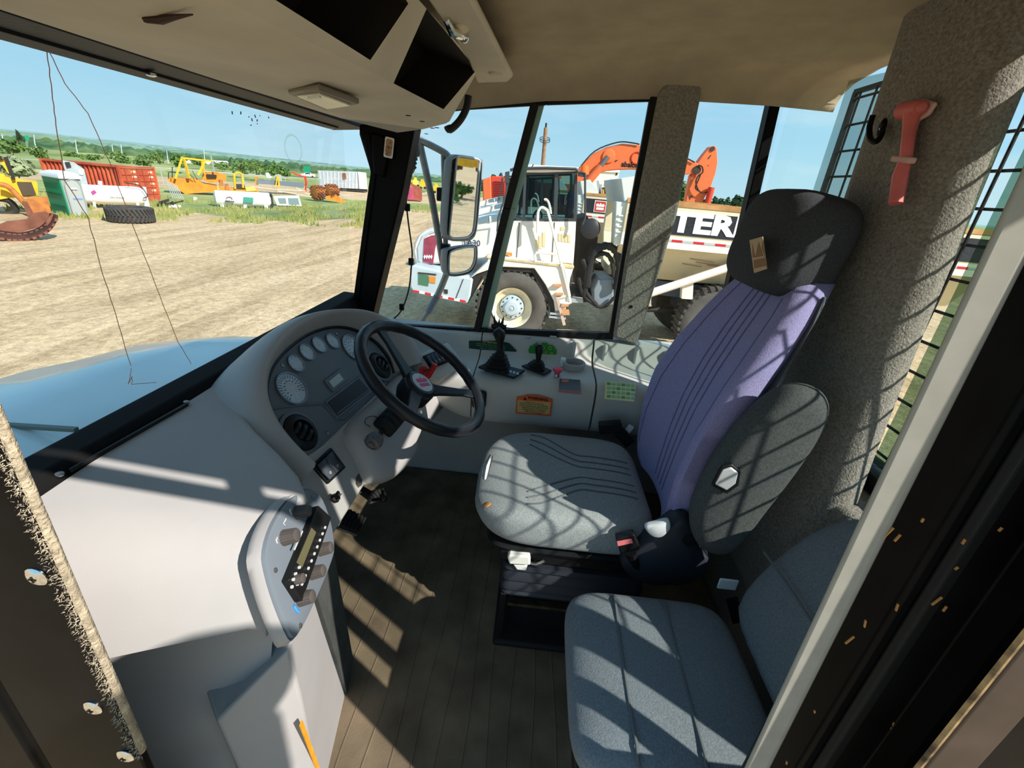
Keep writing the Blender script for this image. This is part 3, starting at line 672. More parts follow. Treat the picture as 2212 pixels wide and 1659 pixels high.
# -------- lower facia below the instruments
FP, FN = Vector((1.2, 0.515, 0.695)), Vector((-0.06, -0.86, 0.50)).normalized()
fp = lambda px, py, d=0.0: at_p(px, py, FP+FN*d, FN)
fac = [(646, 996), (699, 962), (812, 852), (905, 775), (1000, 780), (985, 850), (893, 958), (878, 1002), (842, 1036), (788, 1047), (719, 1157), (716, 1215), (690, 1200), (650, 1050)]
mb = MB(); mb.prism([fp(*p) for p in fac], -FN*0.025); mb.build('lower_facia', M_DASH, da, bevel=0.006)
# knee shroud round the steering column
a = [(742, 930), (806, 864), (880, 800), (950, 850), (892, 952), (886, 985), (842, 1036), (790, 1044), (768, 1000)]
cc = fp(835, 940)
rows = []
for t, d in ((1.0, -0.01), (1.0, 0.012), (0.95, 0.032), (0.86, 0.045), (0.70, 0.052)):
    rows.append(smoothpath([cc+(fp(*p)-cc)*t+FN*d for p in a], 4, closed=True))
mb = MB(); G = mb.grid(rows, closed=True); mb.bm.faces.new(G[-1]); mb.build('column_shroud', M_DASH, da, smooth=70)
mb = MB(); P = smoothpath([fp(px, py, 0.053) for px, py in ((800, 922), (790, 916), (789, 908), (797, 900), (812, 900), (818, 908))], 4); mb.tube(P, 0.0012, 5); mb.build('shroud_groove', M_BLACK, da); mb = MB()
P = smoothpath([fp(px, py, 0.050) for px, py in ((830, 962), (836, 955), (848, 950), (857, 944), (856, 934), (846, 936))], 4); mb.tube(P, 0.0012, 5); mb.build('shroud_groove', M_BLACK, da)
# rocker pair, key switch, warning tag
def rockers(c4, n, P0, N, par, name):
    f = lambda p, d: at_p(p[0], p[1], P0+N*d, N)
    h = MB(); h.prism([f(p, -0.004) for p in c4], N*0.012); h = h.build(name, M_BLACK, par, bevel=0.003)
    A, B, C, D = [f(p, 0.006) for p in c4]
    for k in range(n):
        t0, t1 = 0.10+0.80*k/n+0.02, 0.10+0.80*(k+1)/n-0.02
        ra, rb = lerp(A, B, t0), lerp(A, B, t1); rd, rc = lerp(D, C, t0), lerp(D, C, t1)
        a1, b1, d1, c1 = lerp(ra, rd, .12), lerp(rb, rc, .12), lerp(rd, ra, .12), lerp(rc, rb, .12)
        mb = MB(); mb.grid([[a1+N*0.015, b1+N*0.015], [lerp(a1, d1, .5)+N*0.009, lerp(b1, c1, .5)+N*0.009], [d1+N*0.013, c1+N*0.013]])
        mb.build('rocker', mat('grey rocker', (74, 80, 88), 0.4), h, thick=0.005)
        mb = MB(); m_ = lerp(lerp(a1, b1, .5), lerp(d1, c1, .5), .75)+N*0.015; r_, u_, n_ = basis(N); mb.tube(circle(m_, r_, u_, 0.003, seg=10), 0.0006, 4, closed=True); mb.build('rocker_symbol', M_WHITE, h)
    return h
rockers([(668, 1008), (709, 969), (741, 1012), (703, 1048)], 2, FP, FN, da, 'rocker_panel')
mb = MB(); mb.lathe([(0.013, 0), (0.013, 0.006), (0.008, 0.010), (0.008, 0.014)], fp(722, 1077), FN, 14); ks = mb.build('key_switch', M_BLACK, da)
mb = MB(); mb.bar(fp(722, 1077, .014), fp(729, 1070, .045), 0.022, 0.004); mb.ball(fp(729, 1070, .040), (0.012, 0.005, 0.012), 10, 8); mb.build('key', M_BLACK, ks)
mb = MB(); mb.prism([fp(px, py) for px, py in ((769, 1030), (776, 1022), (782, 1032), (781, 1048), (773, 1054), (768, 1046))], FN*0.001); mb.build('tag', mat('grey tag', (74, 72, 66), .5, noise=(120, .4)), da)
# -------- control panel with radio and knobs at the left end
CP, CN = Vector((0.665, 0.374, 0.68)), Vector((0.12, -0.92, 0.30)).normalized()
cp = lambda px, py, d=0.0: at_p(px, py, CP+CN*d, CN)
ol = [(655, 1058), (676, 1062), (694, 1080), (712, 1130), (719, 1182), (712, 1215), (688, 1275), (655, 1345), (636, 1374), (622, 1374), (592, 1305), (571, 1235), (567, 1190), (585, 1132), (618, 1084)]
olp = [cp(*p) for p in ol]; cc = sum(olp, Vector())/len(olp)
mb = MB(); rows = [smoothpath([cc+(p-cc)*1.03+(p-CAM).normalized()*0.13-CN*0.02 for p in olp], 3, closed=True)]+[smoothpath([cc+(p-cc)*s+CN*d for p in olp], 3, closed=True) for s, d in ((1.065, -0.022), (1.06, -0.010), (1.025, 0.0), (1.0, -0.003))]
G = mb.grid(rows, closed=True); mb.build('panel_surround', M_DASH, da, smooth=60)
M_CPL = mat('blue grey control panel', (112, 120, 128), 0.4)
pn = MB(); rows = [smoothpath([cc+(p-cc)*s+CN*d for p in olp], 3, closed=True) for s, d in ((1.0, -0.004), (0.985, 0.004), (0.93, 0.006))]
G = pn.grid(rows, closed=True); pn.bm.faces.new(G[-1]); pn = pn.build('control_panel', M_CPL, da)
M_KNOB = mat('ribbed dark knob', (84, 78, 74), 0.4)
def knob(px, py, r, h, name='knob', par=None):
    c = cp(px, py, 0.006); mb = MB(); mb.lathe([(r*0.98, 0), (r*0.95, h*0.05), (r*0.82, h), (r*0.7, h*1.04)], c, CN, 20)
    r_, u_, n_ = basis(CN)
    for k in range(16):
        a = 2*pi*k/16; d = r_*cos(a)+u_*sin(a); mb.bar(c+d*r*0.99+CN*0.001, c+d*r*0.85+CN*h*0.96, r*0.14, r*0.14, up=d)
    return mb.build(name, M_KNOB, par or da)
for px, py, r in ((641, 1108, .0128), (613, 1162, .0138), (690, 1188, .0125), (672, 1238, .0125), (647, 1294, .0128)): knob(px, py, r, 0.025)
rd = MB(); rd.prism([cp(*p, 0.0) for p in ((600, 1258), (668, 1096), (697, 1122), (630, 1304))], CN*0.020); rd = rd.build('radio', mat('black radio', (22, 21, 21), 0.35), da, bevel=0.002)
mb = MB(); mb.prism([cp(*p, 0.020) for p in ((640, 1215), (672, 1140), (682, 1150), (652, 1226))], CN*0.001); mb.build('cassette_slot', mat('olive display', (96, 92, 64), 0.2), rd)
mb = MB(); mb.prism([cp(*p, 0.020) for p in ((634, 1186), (652, 1146), (654, 1148), (636, 1189))], CN*0.001); mb.build('radio_trim', mat('silver print', (190, 190, 190), 0.3), rd)
for k in range(9):
    t = k/8; P = lerp(cp(650, 1262, .020), cp(700, 1140, .020), t); mb = MB(); mb.box(P+CN*0.002, (0.005, 0.004, 0.005)); mb.build('radio_button', mat('silver print', (190, 190, 190), 0.3), rd, bevel=0.001)
for px, py in ((645, 1226), (637, 1240), (632, 1252), (641, 1262), (629, 1268)):
    mb = MB(); mb.lathe([(0.003, 0), (0.0027, 0.003)], cp(px, py, .020), CN, 10); mb.build('radio_button', mat('silver print', (190, 190, 190), 0.3), rd)
c = cp(640, 1252, .020); mb = MB(); mb.lathe([(0.009, 0), (0.0085, 0.013), (0.007, 0.014)], c, CN, 18); mb.build('radio_knob', M_KNOB, rd)
for px, py in ((594, 1232), (675, 1074), (648, 1352)):
    mb = MB(); mb.lathe([(0.0045, 0), (0.0045, 0.002), (0.002, 0.003)], cp(px, py, .006), CN, 10); mb.build('screw', M_SCREW, da)
mb = MB(); mb.tube(smoothpath([cp(px, py, .007) for px, py in ((634, 1308), (640, 1318), (645, 1322))], 3), 0.003, 6); mb.build('cold_mark', mat('blue print', (64, 140, 214), 0.4), pn)
for P in (((615, 1127), (618, 1120), (612, 1131), (616, 1134)), ((599, 1160), (597, 1168), (599, 1174), (596, 1164)), ((626, 1106), (628, 1098), (625, 1102), (630, 1112))):
    mb = MB(); mb.tube([cp(*p, .0065) for p in P], 0.0008, 4); mb.build('symbol', M_WHITE, pn)
# ================================================================ pedals
M_PED = mat('ribbed rubber pedal', (34, 33, 32), 0.6)
def pedal(c4, name, label, n):
    P = [at_p(px, py, c4[0], c4[1]) for px, py in c4[2]]; N = Vector(c4[1]).normalized()
    t = thing(name, label, 'pedal', tuple(sum(P, Vector())/4), 'foot pedals under the dashboard')
    mb = MB(); mb.prism(P, -N*0.015); mb.build('pad', M_PED, t, bevel=0.006)
    for k in range(n):
        s = (k+0.5)/n; a, b = lerp(P[0], P[1], s), lerp(P[3], P[2], s); mb = MB(); mb.bar(lerp(a, b, .05)+N*0.003, lerp(a, b, .95)+N*0.003, 0.008, 0.008, up=N); mb.build('rib', M_PED, t, bevel=0.002)
    mb = MB(); m = sum(P, Vector())/4 - N*0.015; mb.bar(m, m+Vector((0, 0.16, 0.10)), 0.02, 0.012); mb.build('arm', M_BLACK, t)
    mb = MB(); e = [P[2]-N*0.017, P[3]-N*0.017]; mb.tube(e, 0.006, 8); mb.build('steel_edge', M_ALU, t)
    return t
pedal(((1.10, 0.50, 0.13), (-0.15, -0.75, 0.65), [(754, 1098), (793, 1118), (776, 1152), (735, 1136)]), 'foot_pedal', 'nearer ribbed black foot pedal standing over the sunlit mat', 5)
pedal(((1.22, 0.48, 0.20), (-0.15, -0.75, 0.65), [(779, 1064), (829, 1053), (835, 1072), (804, 1083)]), 'foot_pedal', 'farther ribbed black foot pedal tucked up under the steering column', 5)
mb = MB(); mb.tube([at_x(806, 1080, 1.12), at_x(828, 1078, 1.10)], [0.006, 0.006], 8); mb.ball(at_x(828, 1077, 1.10), 0.013, 12, 8); tag(mb.build('bonnet_release_knob', M_BLACK), 'small round black pull knob beside the farther foot pedal', 'knob')
# ================================================================ steering wheel and column
SCn = Vector((-0.061, -0.585, 0.809)).normalized(); SC_C = Vector((1.24, 0.302, 0.846)); SR = 0.212
sr, su, _ = basis(SCn)
sw = thing('steering_wheel', 'black three spoke steering wheel with a round crown emblem on its hub', 'steering wheel', tuple(SC_C))
ring = [SC_C + (sr*cos(2*pi*k/72)+su*sin(2*pi*k/72))*SR for k in range(72)]
rad = [0.0180-(0.0010 if (k % 3 == 0) else 0.0) for k in range(72)]
mb = MB(); mb.tube(ring, rad, 14, closed=True); mb.build('rim', M_WHEEL, sw)
hubc = at_p(908, 831, SC_C-SCn*0.045, SCn)
def swang(px, py): P = at_p(px, py, SC_C, SCn)-SC_C; return math.atan2(P.dot(su), P.dot(sr))
A1_, A2_ = swang(833, 722), swang(1012, 846)
A3_ = (A1_+A2_)/2 + pi
print('SPOKES', [round(math.degrees(a)) for a in (A1_, A2_, A3_)])
for a in (A1_, A2_, A3_):
    d = sr*cos(a)+su*sin(a); e = SC_C+d*(SR-0.004); m1 = lerp(hubc, e, 0.25)-SCn*0.012; 
    w = SCn.cross(d)
    mb = MB(); rows = []
    for P, ww, hh in ((hubc+d*0.02-SCn*0.015, 0.060, 0.020), (lerp(hubc, e, .35)-SCn*0.012, 0.040, 0.013), (lerp(hubc, e, .75)-SCn*0.004, 0.030, 0.010), (e-SCn*0.002, 0.038, 0.010)):
        rows.append([P+w*ww*.5*i+SCn*hh*.5*j for i, j in ((-1, -1), (1, -1), (1, 1), (-1, 1))])
    mb.loft(rows); mb.build('spoke', M_WHEEL, sw, bevel=0.003)
mb = MB(); mb.lathe([(0.036, -0.085), (0.054, -0.05), (0.056, -0.008), (0.052, 0.004), (0.044, 0.010)], hubc, SCn, 32); hb_ = mb.build('hub', M_WHEEL, sw)
mb = MB(); mb.lathe([(0.037, 0.010), (0.037, 0.0125), (0.035, 0.0135)], hubc, SCn, 32); mb.build('emblem_disc', mat('pale emblem', (196, 202, 212), 0.3), hb_)
M_EMB = mat('crimson print', (196, 60, 92), 0.4)
def crown(c, r, u, n, w, m, par, name='crown_emblem', inv=None):
    mb = MB(); pt = lambda x, y: Vector(c)+r*(x*w)+u*(y*w)
    mb.prism([pt(-.5, -.42), (pt(.5, -.42)), pt(.5, -.12), pt(-.5, -.12)], n*0.0008)
    for x0 in (-.5, -.166, .168): 
        mb.prism([pt(x0+.0, -.02), pt(x0+.33, -.02), pt(x0+.33+(.1 if x0 > 0 else 0), .22), pt(x0+.166, .48 if abs(x0+.166) < .05 else .38), pt(x0-(.1 if x0 < -.3 else 0), .22)], n*0.0008)
    o = mb.build(name, m, par); return o
er = (sr*0.9-su*0.42).normalized(); eu = SCn.cross(er)
crown(hubc+SCn*0.0136, er, eu, SCn, 0.042, M_EMB, hb_)
scol = thing('steering_column', 'black steering column with rubber booted stalk under the wheel', 'steering column', tuple(hubc-SCn*0.2))
mb = MB(); mb.cyl(hubc-SCn*0.07, hubc-SCn*0.34, 0.022, 0.03, 18); mb.build('column_tube', M_BLACK, scol)
mb = MB(); mb.cyl(hubc-SCn*0.08+sr*0.035, hubc-SCn*0.20+sr*0.04, 0.009, 0.009, 10); mb.build('adjuster', mat('grey blue lever', (88, 100, 118), 0.35), scol)
hs = hubc-SCn*0.15
mb = MB(); mb.box(hs+Vector((-0.035, 0, 0)), (0.10, 0.07, 0.05), Matrix((sr, su, SCn)).transposed()); mb.build('switch_housing', M_BLACK, scol, bevel=0.008)
sA, sB = at_x(862, 888, 1.16), at_x(808, 953, 1.03)
mb = MB(); mb.tube([lerp(sA, sB, t) for t in (0, .1, .14, .24, .28, .38, .42, .52, .56, .66)], [.030, .032, .027, .030, .025, .028, .022, .024, .018, .012], 14); mb.build('stalk_boot', M_RUBBER, scol)
mb = MB(); mb.cyl(lerp(sA, sB, .6), lerp(sA, sB, .9), 0.007, seg=10); mb.build('stalk', M_BLACK, scol)
ax = (sB-sA).normalized(); mb = MB(); mb.lathe([(0.012, -0.025), (0.021, -0.015), (0.025, 0), (0.023, 0.012), (0.016, 0.016), (0.015, 0.013), (0.010, 0.013), (0.009, 0.017), (0.003, 0.018)], sB, ax, 24); mb.build('stalk_knob', mat('worn grey knob', (88, 86, 86), 0.35), scol)
# ================================================================ right hand side console
sc = thing('side_console', 'pale grey moulded side console with decals below the right window', 'console', (1.75, 0.0, 0.5))
def conprof(y):
    xi = 1.60 + (0.13*((y-0.12)/0.5)**1.3 if y > 0.12 else 0.02*min(1, (-(y-0.12))/0.9))
    zt = 0.700 + 0.02*min(1, max(0, (0.2-y)/0.5)); zb = 0.50 + (0.10*((y-0.25)/0.35) if y > 0.25 else 0)
    zb = min(zb, 0.60); sill = 0.790 + 0.035*min(1, max(0, (0.4-y)/1.2))
    return [(1.94, y, sill), (1.885, y, sill-0.002), (1.868, y, sill-0.012), (1.852, y, zt+0.03), (1.83, y, zt+0.010), (1.80, y, zt+0.002), (xi+0.06, y, zt-0.004), (xi+0.02, y, zt-0.012), (xi+0.004, y, zt-0.035), (xi, y, zt-0.07), (xi+0.005, y, zb+0.03), (xi+0.025, y, zb), (1.94, y, zb)]
def conbody(y0, y1, n, name):
    rows = [conprof(y0+(y1-y0)*k/n) for k in range(n+1)]; mb = MB(); mb.loft(rows); return mb.build(name, mat('pale side console plastic', (186, 186, 180), 0.55, noise=(5, 0.06), bump=(420, 0.1, 0.001)), sc, smooth=50)
conbody(0.58, 0.205, 10, 'front_moulding'); conbody(0.20, -0.282, 14, 'centre_moulding'); conbody(-0.290, -0.86, 12, 'rear_moulding')
# pockets and cup holder in the rear half
r_, u_, n_ = basis((0, 0, 1), (0, 1, 0))
ch_ = at_z(1238, 793, 0.72)
mb = MB(); mb.lathe([(0.046, 0), (0.050, 0.026), (0.046, 0.030), (0.040, 0.028), (0.038, 0.004)], ch_-Vector((0, 0, .004)), (0, 0, 1), 28, caps=False); mb.lathe([(0.038, 0.006), (0.001, 0.006)], ch_-Vector((0, 0, .004)), (0, 0, 1), 28, caps=False); mb.build('cup_holder', M_DASH, sc)
mb = MB(); mb.box(ch_+Vector((-0.0, 0.045, 0.018)), (0.03, 0.02, 0.035)); mb.build('cup_clip', M_WHITE, sc, bevel=0.004)
for k, y in enumerate((-0.20, -0.335, -0.47, -0.60)):
    mb = MB(); mb.box((1.850, y, 0.765), (0.03, 0.018, 0.085)); mb.build('moulded_rib', mat('pale side console plastic', (180, 180, 176)), sc, bevel=0.010, segs=3)
for px in (1140, 1195):
    mb = MB(); mb.box(at_x(px, 728, 1.868), (0.012, 0.03, 0.010)); mb.build('finger_notch', M_DASH2, sc, bevel=0.004)
# slanted switch pod
SP = Vector((1.70, 0.33, 0.735)); SN = Vector((-0.45, -0.35, 0.82)).normalized()
sp = lambda px, py, d=0.0: at_p(px, py, SP+SN*d, SN)
mb = MB(); mb.prism([sp(*p) for p in ((897, 768), (968, 738), (1010, 790), (950, 818), (905, 800))], -SN*0.05); pod = mb.build('switch_pod', mat('pale side console plastic', (180, 180, 176)), sc, bevel=0.008)
rockers([(912, 772), (950, 757), (968, 783), (930, 800)], 4, SP+SN*0.002, SN, sc, 'rocker_panel')
ph = thing('pull_handle', 'red T shaped pull handle behind the steering wheel', 'handle', tuple(sp(915, 800, .02)))
a, b = sp(914, 802, 0.006), sp(930, 798, 0.055)
mb = MB(); mb.cyl(a, b, 0.006, seg=10); mb.build('pull_rod', mat('brass rod', (150, 110, 60), .4, .8), ph)
mb = MB(); mb.lathe([(0.020, 0), (0.020, 0.006), (0.012, 0.008)], a, b-a, 20); mb.build('collar', M_RED, ph)
mb = MB(); mb.cyl(at_x(924, 815, b.x), at_x(941, 787, b.x), 0.0105, seg=12); mb.build('grip', M_RED, ph, bevel=0.003)
mb = MB(); mb.prism(roundrect(at_x(1036, 860, 1.605), Vector((0, -1, 0)), Vector((0, 0, 1)), 0.055, 0.075, 0.012), (-0.02, 0, 0)); mb.build('grab_recess', M_BLACK, sc, bevel=0.005)
# decals
M_DGREEN = mat('dark green decal', (26, 62, 50), 0.45); M_GREEN = mat('bright green decal', (34, 140, 52), 0.4); M_YEL = mat('yellow print', (214, 204, 84), 0.5)
M_ORG = mat('orange decal', (214, 92, 40), 0.5); M_TAN = mat('tan decal', (196, 164, 104), 0.5); M_INK = mat('black print', (24, 22, 20), 0.5)
xs = 1.852
def decal_x(pts, x, name, m, dx=-0.0012): mb = MB(); mb.prism([at_x(*p, x) for p in pts], (dx, 0, 0)); return mb.build(name, m, sc)
d1 = decal_x([(1013, 736), (1078, 736), (1100, 741), (1116, 757), (1113, 762), (1098, 761), (1013, 759)], 1.850, 'safety_decal', M_DGREEN)
yv, zv = Vector((0, -1, 0)), Vector((0, 0, 1))
M_LGRN = mat('pale green print', (120, 170, 130), 0.5)
tl = (yv+zv*-0.03)
text('decal_text', 'ATTENTION', 0.012, M_YEL, d1, at_x(1060, 740, 1.848), tl, zv)
for k, s in enumerate(('READ OPERATORS MANUAL BEFORE', 'STARTING OR OPERATING MACHINE', 'KEEP ALL GUARDS IN PLACE')):
    text('decal_text', s, 0.0075, M_LGRN, d1, at_x(1060, 745.5+k*4.5, 1.848), tl, zv)
c = at_x(1172, 759, 1.848); P = circle(c, yv, zv, 0.062, 0.040, 28); P = [p+Vector((0, 0, 0.004*sin(i*2.2))) for i, p in enumerate(P)]
mb = MB(); mb.prism(P, (-0.001, 0, 0)); d2 = mb.build('round_decal', M_GREEN, sc)
mb = MB()
for k, (px, py) in enumerate(((1174, 752), (1180, 760), (1188, 752), (1191, 763), (1177, 766))): mb.tube(circle(at_x(px, py, 1.846), yv, zv, 0.006, 0.004 if k % 2 else 0.008, 8), 0.0008, 4, closed=True)
mb.build('decal_print', M_YEL, d2)
xi = 1.597
wl = decal_x([(1116, 857), (1128, 856), (1140, 852), (1160, 853), (1180, 858), (1194, 863), (1190, 899), (1114, 893)], xi, 'warning_decal', M_ORG)
mb = MB(); mb.prism([at_x(*p, xi-.0012) for p in ((1118, 864), (1190, 869), (1187, 895), (1117, 890))], (-.0006, 0, 0)); mb.build('warning_panel', M_TAN, wl)
sl_ = (yv*1.0+zv*-0.035).normalized()
text('warning_text', 'WARNING', 0.0165, M_INK, wl, at_x(1162, 861.5, xi-.0013), sl_, zv, bold=0.0006)
mb = MB(); P = [at_x(1130, 863.5, xi-.0013), at_x(1138, 864, xi-.0013), at_x(1134, 857, xi-.0013)]; mb.prism(P, (-.0008, 0, 0)); mb.build('warning_triangle', M_INK, wl)
for k, s in enumerate(('IN EVENT OF A LOSS OF', 'SYSTEM POWER TO THE STEERING', 'STOP THE MACHINE AND DO NOT', 'OPERATE UNTIL THE FAULT IS', 'CORRECTED BY A TRAINED', 'SERVICE TECHNICIAN')):
    text('warning_text', s, 0.0072, M_INK, wl, at_x(1153, 870.5+k*4.1, xi-.0020), sl_, zv)
zt = 0.7105
def decal_z(pts, z, name, m, par=None): mb = MB(); mb.prism([at_z(*p, z) for p in pts], (0, 0, 0.001)); return mb.build(name, m, par or sc)
bd = decal_z([(1209, 818), (1253, 821), (1255, 851), (1207, 846)], zt, 'dark_decal', mat('dark olive decal', (52, 46, 40), 0.4))
decal_z([(1207, 841), (1254, 846), (1255, 852), (1206, 847)], zt+.0008, 'red_band', mat('brick red print', (150, 62, 48), 0.5), bd)
decal_z([(1214, 820), (1228, 821), (1228, 826), (1213, 825)], zt+.0009, 'decal_print', M_ORG, bd)
md_ = decal_z([(1308, 823), (1374, 829), (1370, 868), (1306, 862)], 0.7195, 'chart_decal', mat('pale yellow chart', (206, 198, 128), 0.5))
for k in range(6):
    x0 = 1311+k*10.5
    for j in range(4):
        y0 = 826+j*9+k*0.9
        decal_z([(x0, y0), (x0+8, y0+.7), (x0+8, y0+5.7), (x0, y0+5)], 0.7206, 'chart_cell', M_LGRN if (k+j) % 3 else mat('mid green print', (70, 130, 84), .5), md_)
# gear selector
gs = thing('gear_selector', 'tall black gear selector with a bulb knob and pleated boot on the side console', 'lever', tuple(at_z(1083, 805, 0.71)))
gb = [at_z(*p, 0.712) for p in ((1032, 796), (1058, 784), (1134, 804), (1110, 820))]
mb = MB(); mb.prism(gb, (0, 0, 0.010)); gp = mb.build('base_plate', M_BLACK, gs, bevel=0.004)
gc = sum(gb, Vector())/4 + Vector((0.0, 0.018, 0.01))
top = at_x(1081, 757, gc.x)
mb = MB(); rows = []
gr, gu = Vector((1, 0, 0)), Vector((0, 1, 0))
for k, (t, w) in enumerate(((0, .050), (.10, .050), (.14, .041), (.28, .044), (.32, .034), (.48, .037), (.52, .027), (.68, .030), (.72, .020), (.9, .018), (1.0, .012))):
    rows.append(roundrect(lerp(gc, top, t), gr, gu, 2*w, 2*w, w*0.4, 3))
mb.loft(rows); mb.build('boot', M_RUBBER, gs)
kt = at_x(1078, 711, gc.x)
mb = MB(); mb.lathe([(0.011, 0.0), (0.012, 0.15), (0.013, 0.35), (0.021, 0.62), (0.024, 0.78), (0.021, 0.93), (0.013, 1.0)], top, Vector((0, 0, 1)), 20)
for v in mb.bm.verts: 
    h = (v.co-top).z; base = Vector((v.co.x-top.x, v.co.y-top.y, 0)); v.co = lerp(top, kt, h) + base
mb.build('knob', M_BLACK, gs)
mb = MB(); mb.lathe([(0.007, 0), (0.007, 0.004), (0.003, 0.006)], kt, (-0.4, 0, 1), 14); mb.build('knob_button', mat('grey rocker', (74, 80, 88), 0.4), gs)
for k in range(3):
    decal_z([(1101+k*7.5, 799.5+k*2.1), (1106+k*7.5, 801+k*2.1), (1105+k*7.5, 806+k*2.1), (1100+k*7.5, 804.5+k*2.1)], 0.7225, 'gate_print', mat('blue white print', (160, 176, 200), .5), gp)
# spiky clip behind it, on the sill
ck = at_x(1077, 712, 1.878)
mb = MB(); mb.ball(ck+Vector((0, 0, .012)), (0.014, 0.034, 0.018), 12, 8); mb.box(ck+Vector((0, 0, -.01)), (0.02, 0.045, 0.03))
for dy, dz in ((-.018, .05), (.0, .038), (.024, .052), (.032, .012), (-.034, .014)): mb.tube([ck+Vector((0, dy*.4, .01)), ck+Vector((0, dy*.8, .01+dz*.5)), ck+Vector((0, dy, .012+dz))], [.010, .006, .001], 6)
tag(mb.build('window_clip', M_BLACK), 'spiky black clip standing on the window sill behind the gear knob', 'clip')
# hoist lever
hl = thing('hoist_lever', 'short black hoist lever in a pleated boot beside the red mushroom button', 'lever', tuple(at_z(1160, 800, 0.71)))
hb4 = [at_z(*p, 0.714) for p in ((1126, 793), (1150, 785), (1192, 803), (1174, 812))]; hc = sum(hb4, Vector())/4
mb = MB(); mb.prism(hb4, (0, 0, 0.008)); mb.build('base_plate', M_BLACK, hl, bevel=0.003)
ht = at_x(1163, 778, hc.x); mb = MB(); rows = []
for t, w in ((0, .034), (.2, .035), (.25, .027), (.5, .029), (.55, .020), (.8, .021), (.85, .014), (1, .010)): rows.append(roundrect(lerp(hc+Vector((0, .006, .008)), ht, t), gr, gu, 2.2*w, 2.0*w, w*.4, 3))
mb.loft(rows); mb.build('boot', M_RUBBER, hl)
he = at_x(1165, 746, hc.x); mb = MB(); mb.tube([ht-Vector((0, 0, .01)), lerp(ht, he, .3), lerp(ht, he, .65), lerp(ht, he, .95), he+Vector((0, 0, .006))], [.009, .0115, .0165, .016, .009], 14); mb.build('knob', M_BLACK, hl)
# mushroom stop button
bb = at_z(1203, 812, 0.714)
eb = thing('stop_button', 'red mushroom stop button on the side console', 'button', tuple(bb))
mb = MB(); mb.lathe([(0.014, 0), (0.014, 0.012), (0.011, 0.013)], bb, (0, 0, 1), 18); mb.build('collar', M_CHROME, eb)
mb = MB(); mb.lathe([(0.010, 0.012), (0.017, 0.020), (0.0205, 0.026), (0.018, 0.033), (0.008, 0.037)], bb, (0, 0, 1), 22); mb.build('mushroom_head', mat('pink red plastic', (214, 70, 88), 0.4), eb)
# ================================================================ seats
def sgn(v, e): return math.copysign(abs(v)**e, v)
def squad(mb, c, r, ez=0.5, exy=0.4, seg=40, rings=20, rot=None, deform=None):
    c = Vector(c); R = rot if rot is not None else Matrix.Identity(3); rows = []
    for i in range(1, rings):
        ph = -pi/2+pi*i/rings; row = []
        for k in range(seg):
            th = 2*pi*k/seg
            u = Vector((sgn(cos(ph), ez)*sgn(cos(th), exy), sgn(cos(ph), ez)*sgn(sin(th), exy), sgn(sin(ph), ez)))
            p = Vector((u.x*r[0], u.y*r[1], u.z*r[2]))
            if deform: p = deform(u, p)
            row.append(c+R@p)
        rows.append(row)
    G = mb.grid(rows, closed=True); mb.bm.faces.new(G[0][::-1]); mb.bm.faces.new(G[-1]); return mb
def pillow(mb, pts, n, th, k=4, inset=0.16, closed_n=4):
    pts = [Vector(p) for p in pts]; n = Vector(n).normalized(); c = sum(pts, Vector())/len(pts); rows = []
    for j in range(-k, k+1):
        t = j/k; s = 1-inset*(1-sqrt(max(0, 1-abs(t)**2.4)))
        rows.append(smoothpath([c+(p-c)*s+n*th*t for p in pts], closed_n, closed=True))
    G = mb.grid(rows, closed=True); mb.bm.faces.new(G[0][::-1]); mb.bm.faces.new(G[-1]); return mb
ds = thing('driver_seat', 'suspension driver seat with violet blue backrest, grey cushion and charcoal headrest', 'seat', (1.25, -0.2, 0))
# cushion
def cdef(u, p):
    top = max(0, u.z)
    p = p.copy()
    p.z += top*(0.030*abs(u.x)**3 + 0.012*(1-abs(u.x)**2)*(-0.6)) - top*0.020*max(0, u.y)**3
    if u.y > 0: p.y -= 0.035*abs(u.x)**4 * (1 if u.y > .5 else u.y*2)
    p.y += 0.018*(1-u.x**2)*max(0, u.y)
    p.z += 0.012*max(0, -u.y)*0
    if u.z < 0 and u.y > 0.3: p.y -= 0.03*(-u.z)
    return p
mb = MB(); squad(mb, (1.25, -0.165, 0.487), (0.253, 0.268, 0.072), 0.55, 0.36, 56, 24, deform=cdef)
cu_ = mb.build('seat_cushion', M_SEAT, ds, smooth=70)
def ctop(x, y):     # height of the cushion top
    ux = max(-1, min(1, (x-1.25)/0.253)); uy = max(-1, min(1, (y+0.165)/0.268))
    m = (abs(ux)**(2/0.36)+abs(uy)**(2/0.36)); h = max(0, 1-m**(0.36/0.55))**(0.55/2)
    return 0.487 + h*(0.072 + 0.030*abs(ux)**3 - 0.0072*(1-ux*ux) - 0.020*max(0, uy)**3)
M_GROOVE = mat('seat cloth groove', (92, 97, 100), 0.95)
def cgroove(P, r=0.0028):
    Q = smoothpath([Vector((x, y, 0)) for x, y in P], 5); mb = MB()
    mb.tube([Vector((q.x, q.y, ctop(q.x, q.y)+0.0008)) for q in Q], r, 6); mb.build('seam_groove', M_GROOVE, cu_)
for k in range(3):
    o = 0.030+0.034*k
    cgroove([(1.25+o, -0.39), (1.25+o, -0.26), (1.255+o, -0.20), (1.31+o*1.25, -0.10), (1.36+o*0.9, -0.045+0.0*k)])
    cgroove([(1.25-o, -0.39), (1.25-o, -0.26), (1.245-o, -0.20), (1.19-o*1.25, -0.10), (1.14-o*0.9, -0.045)])
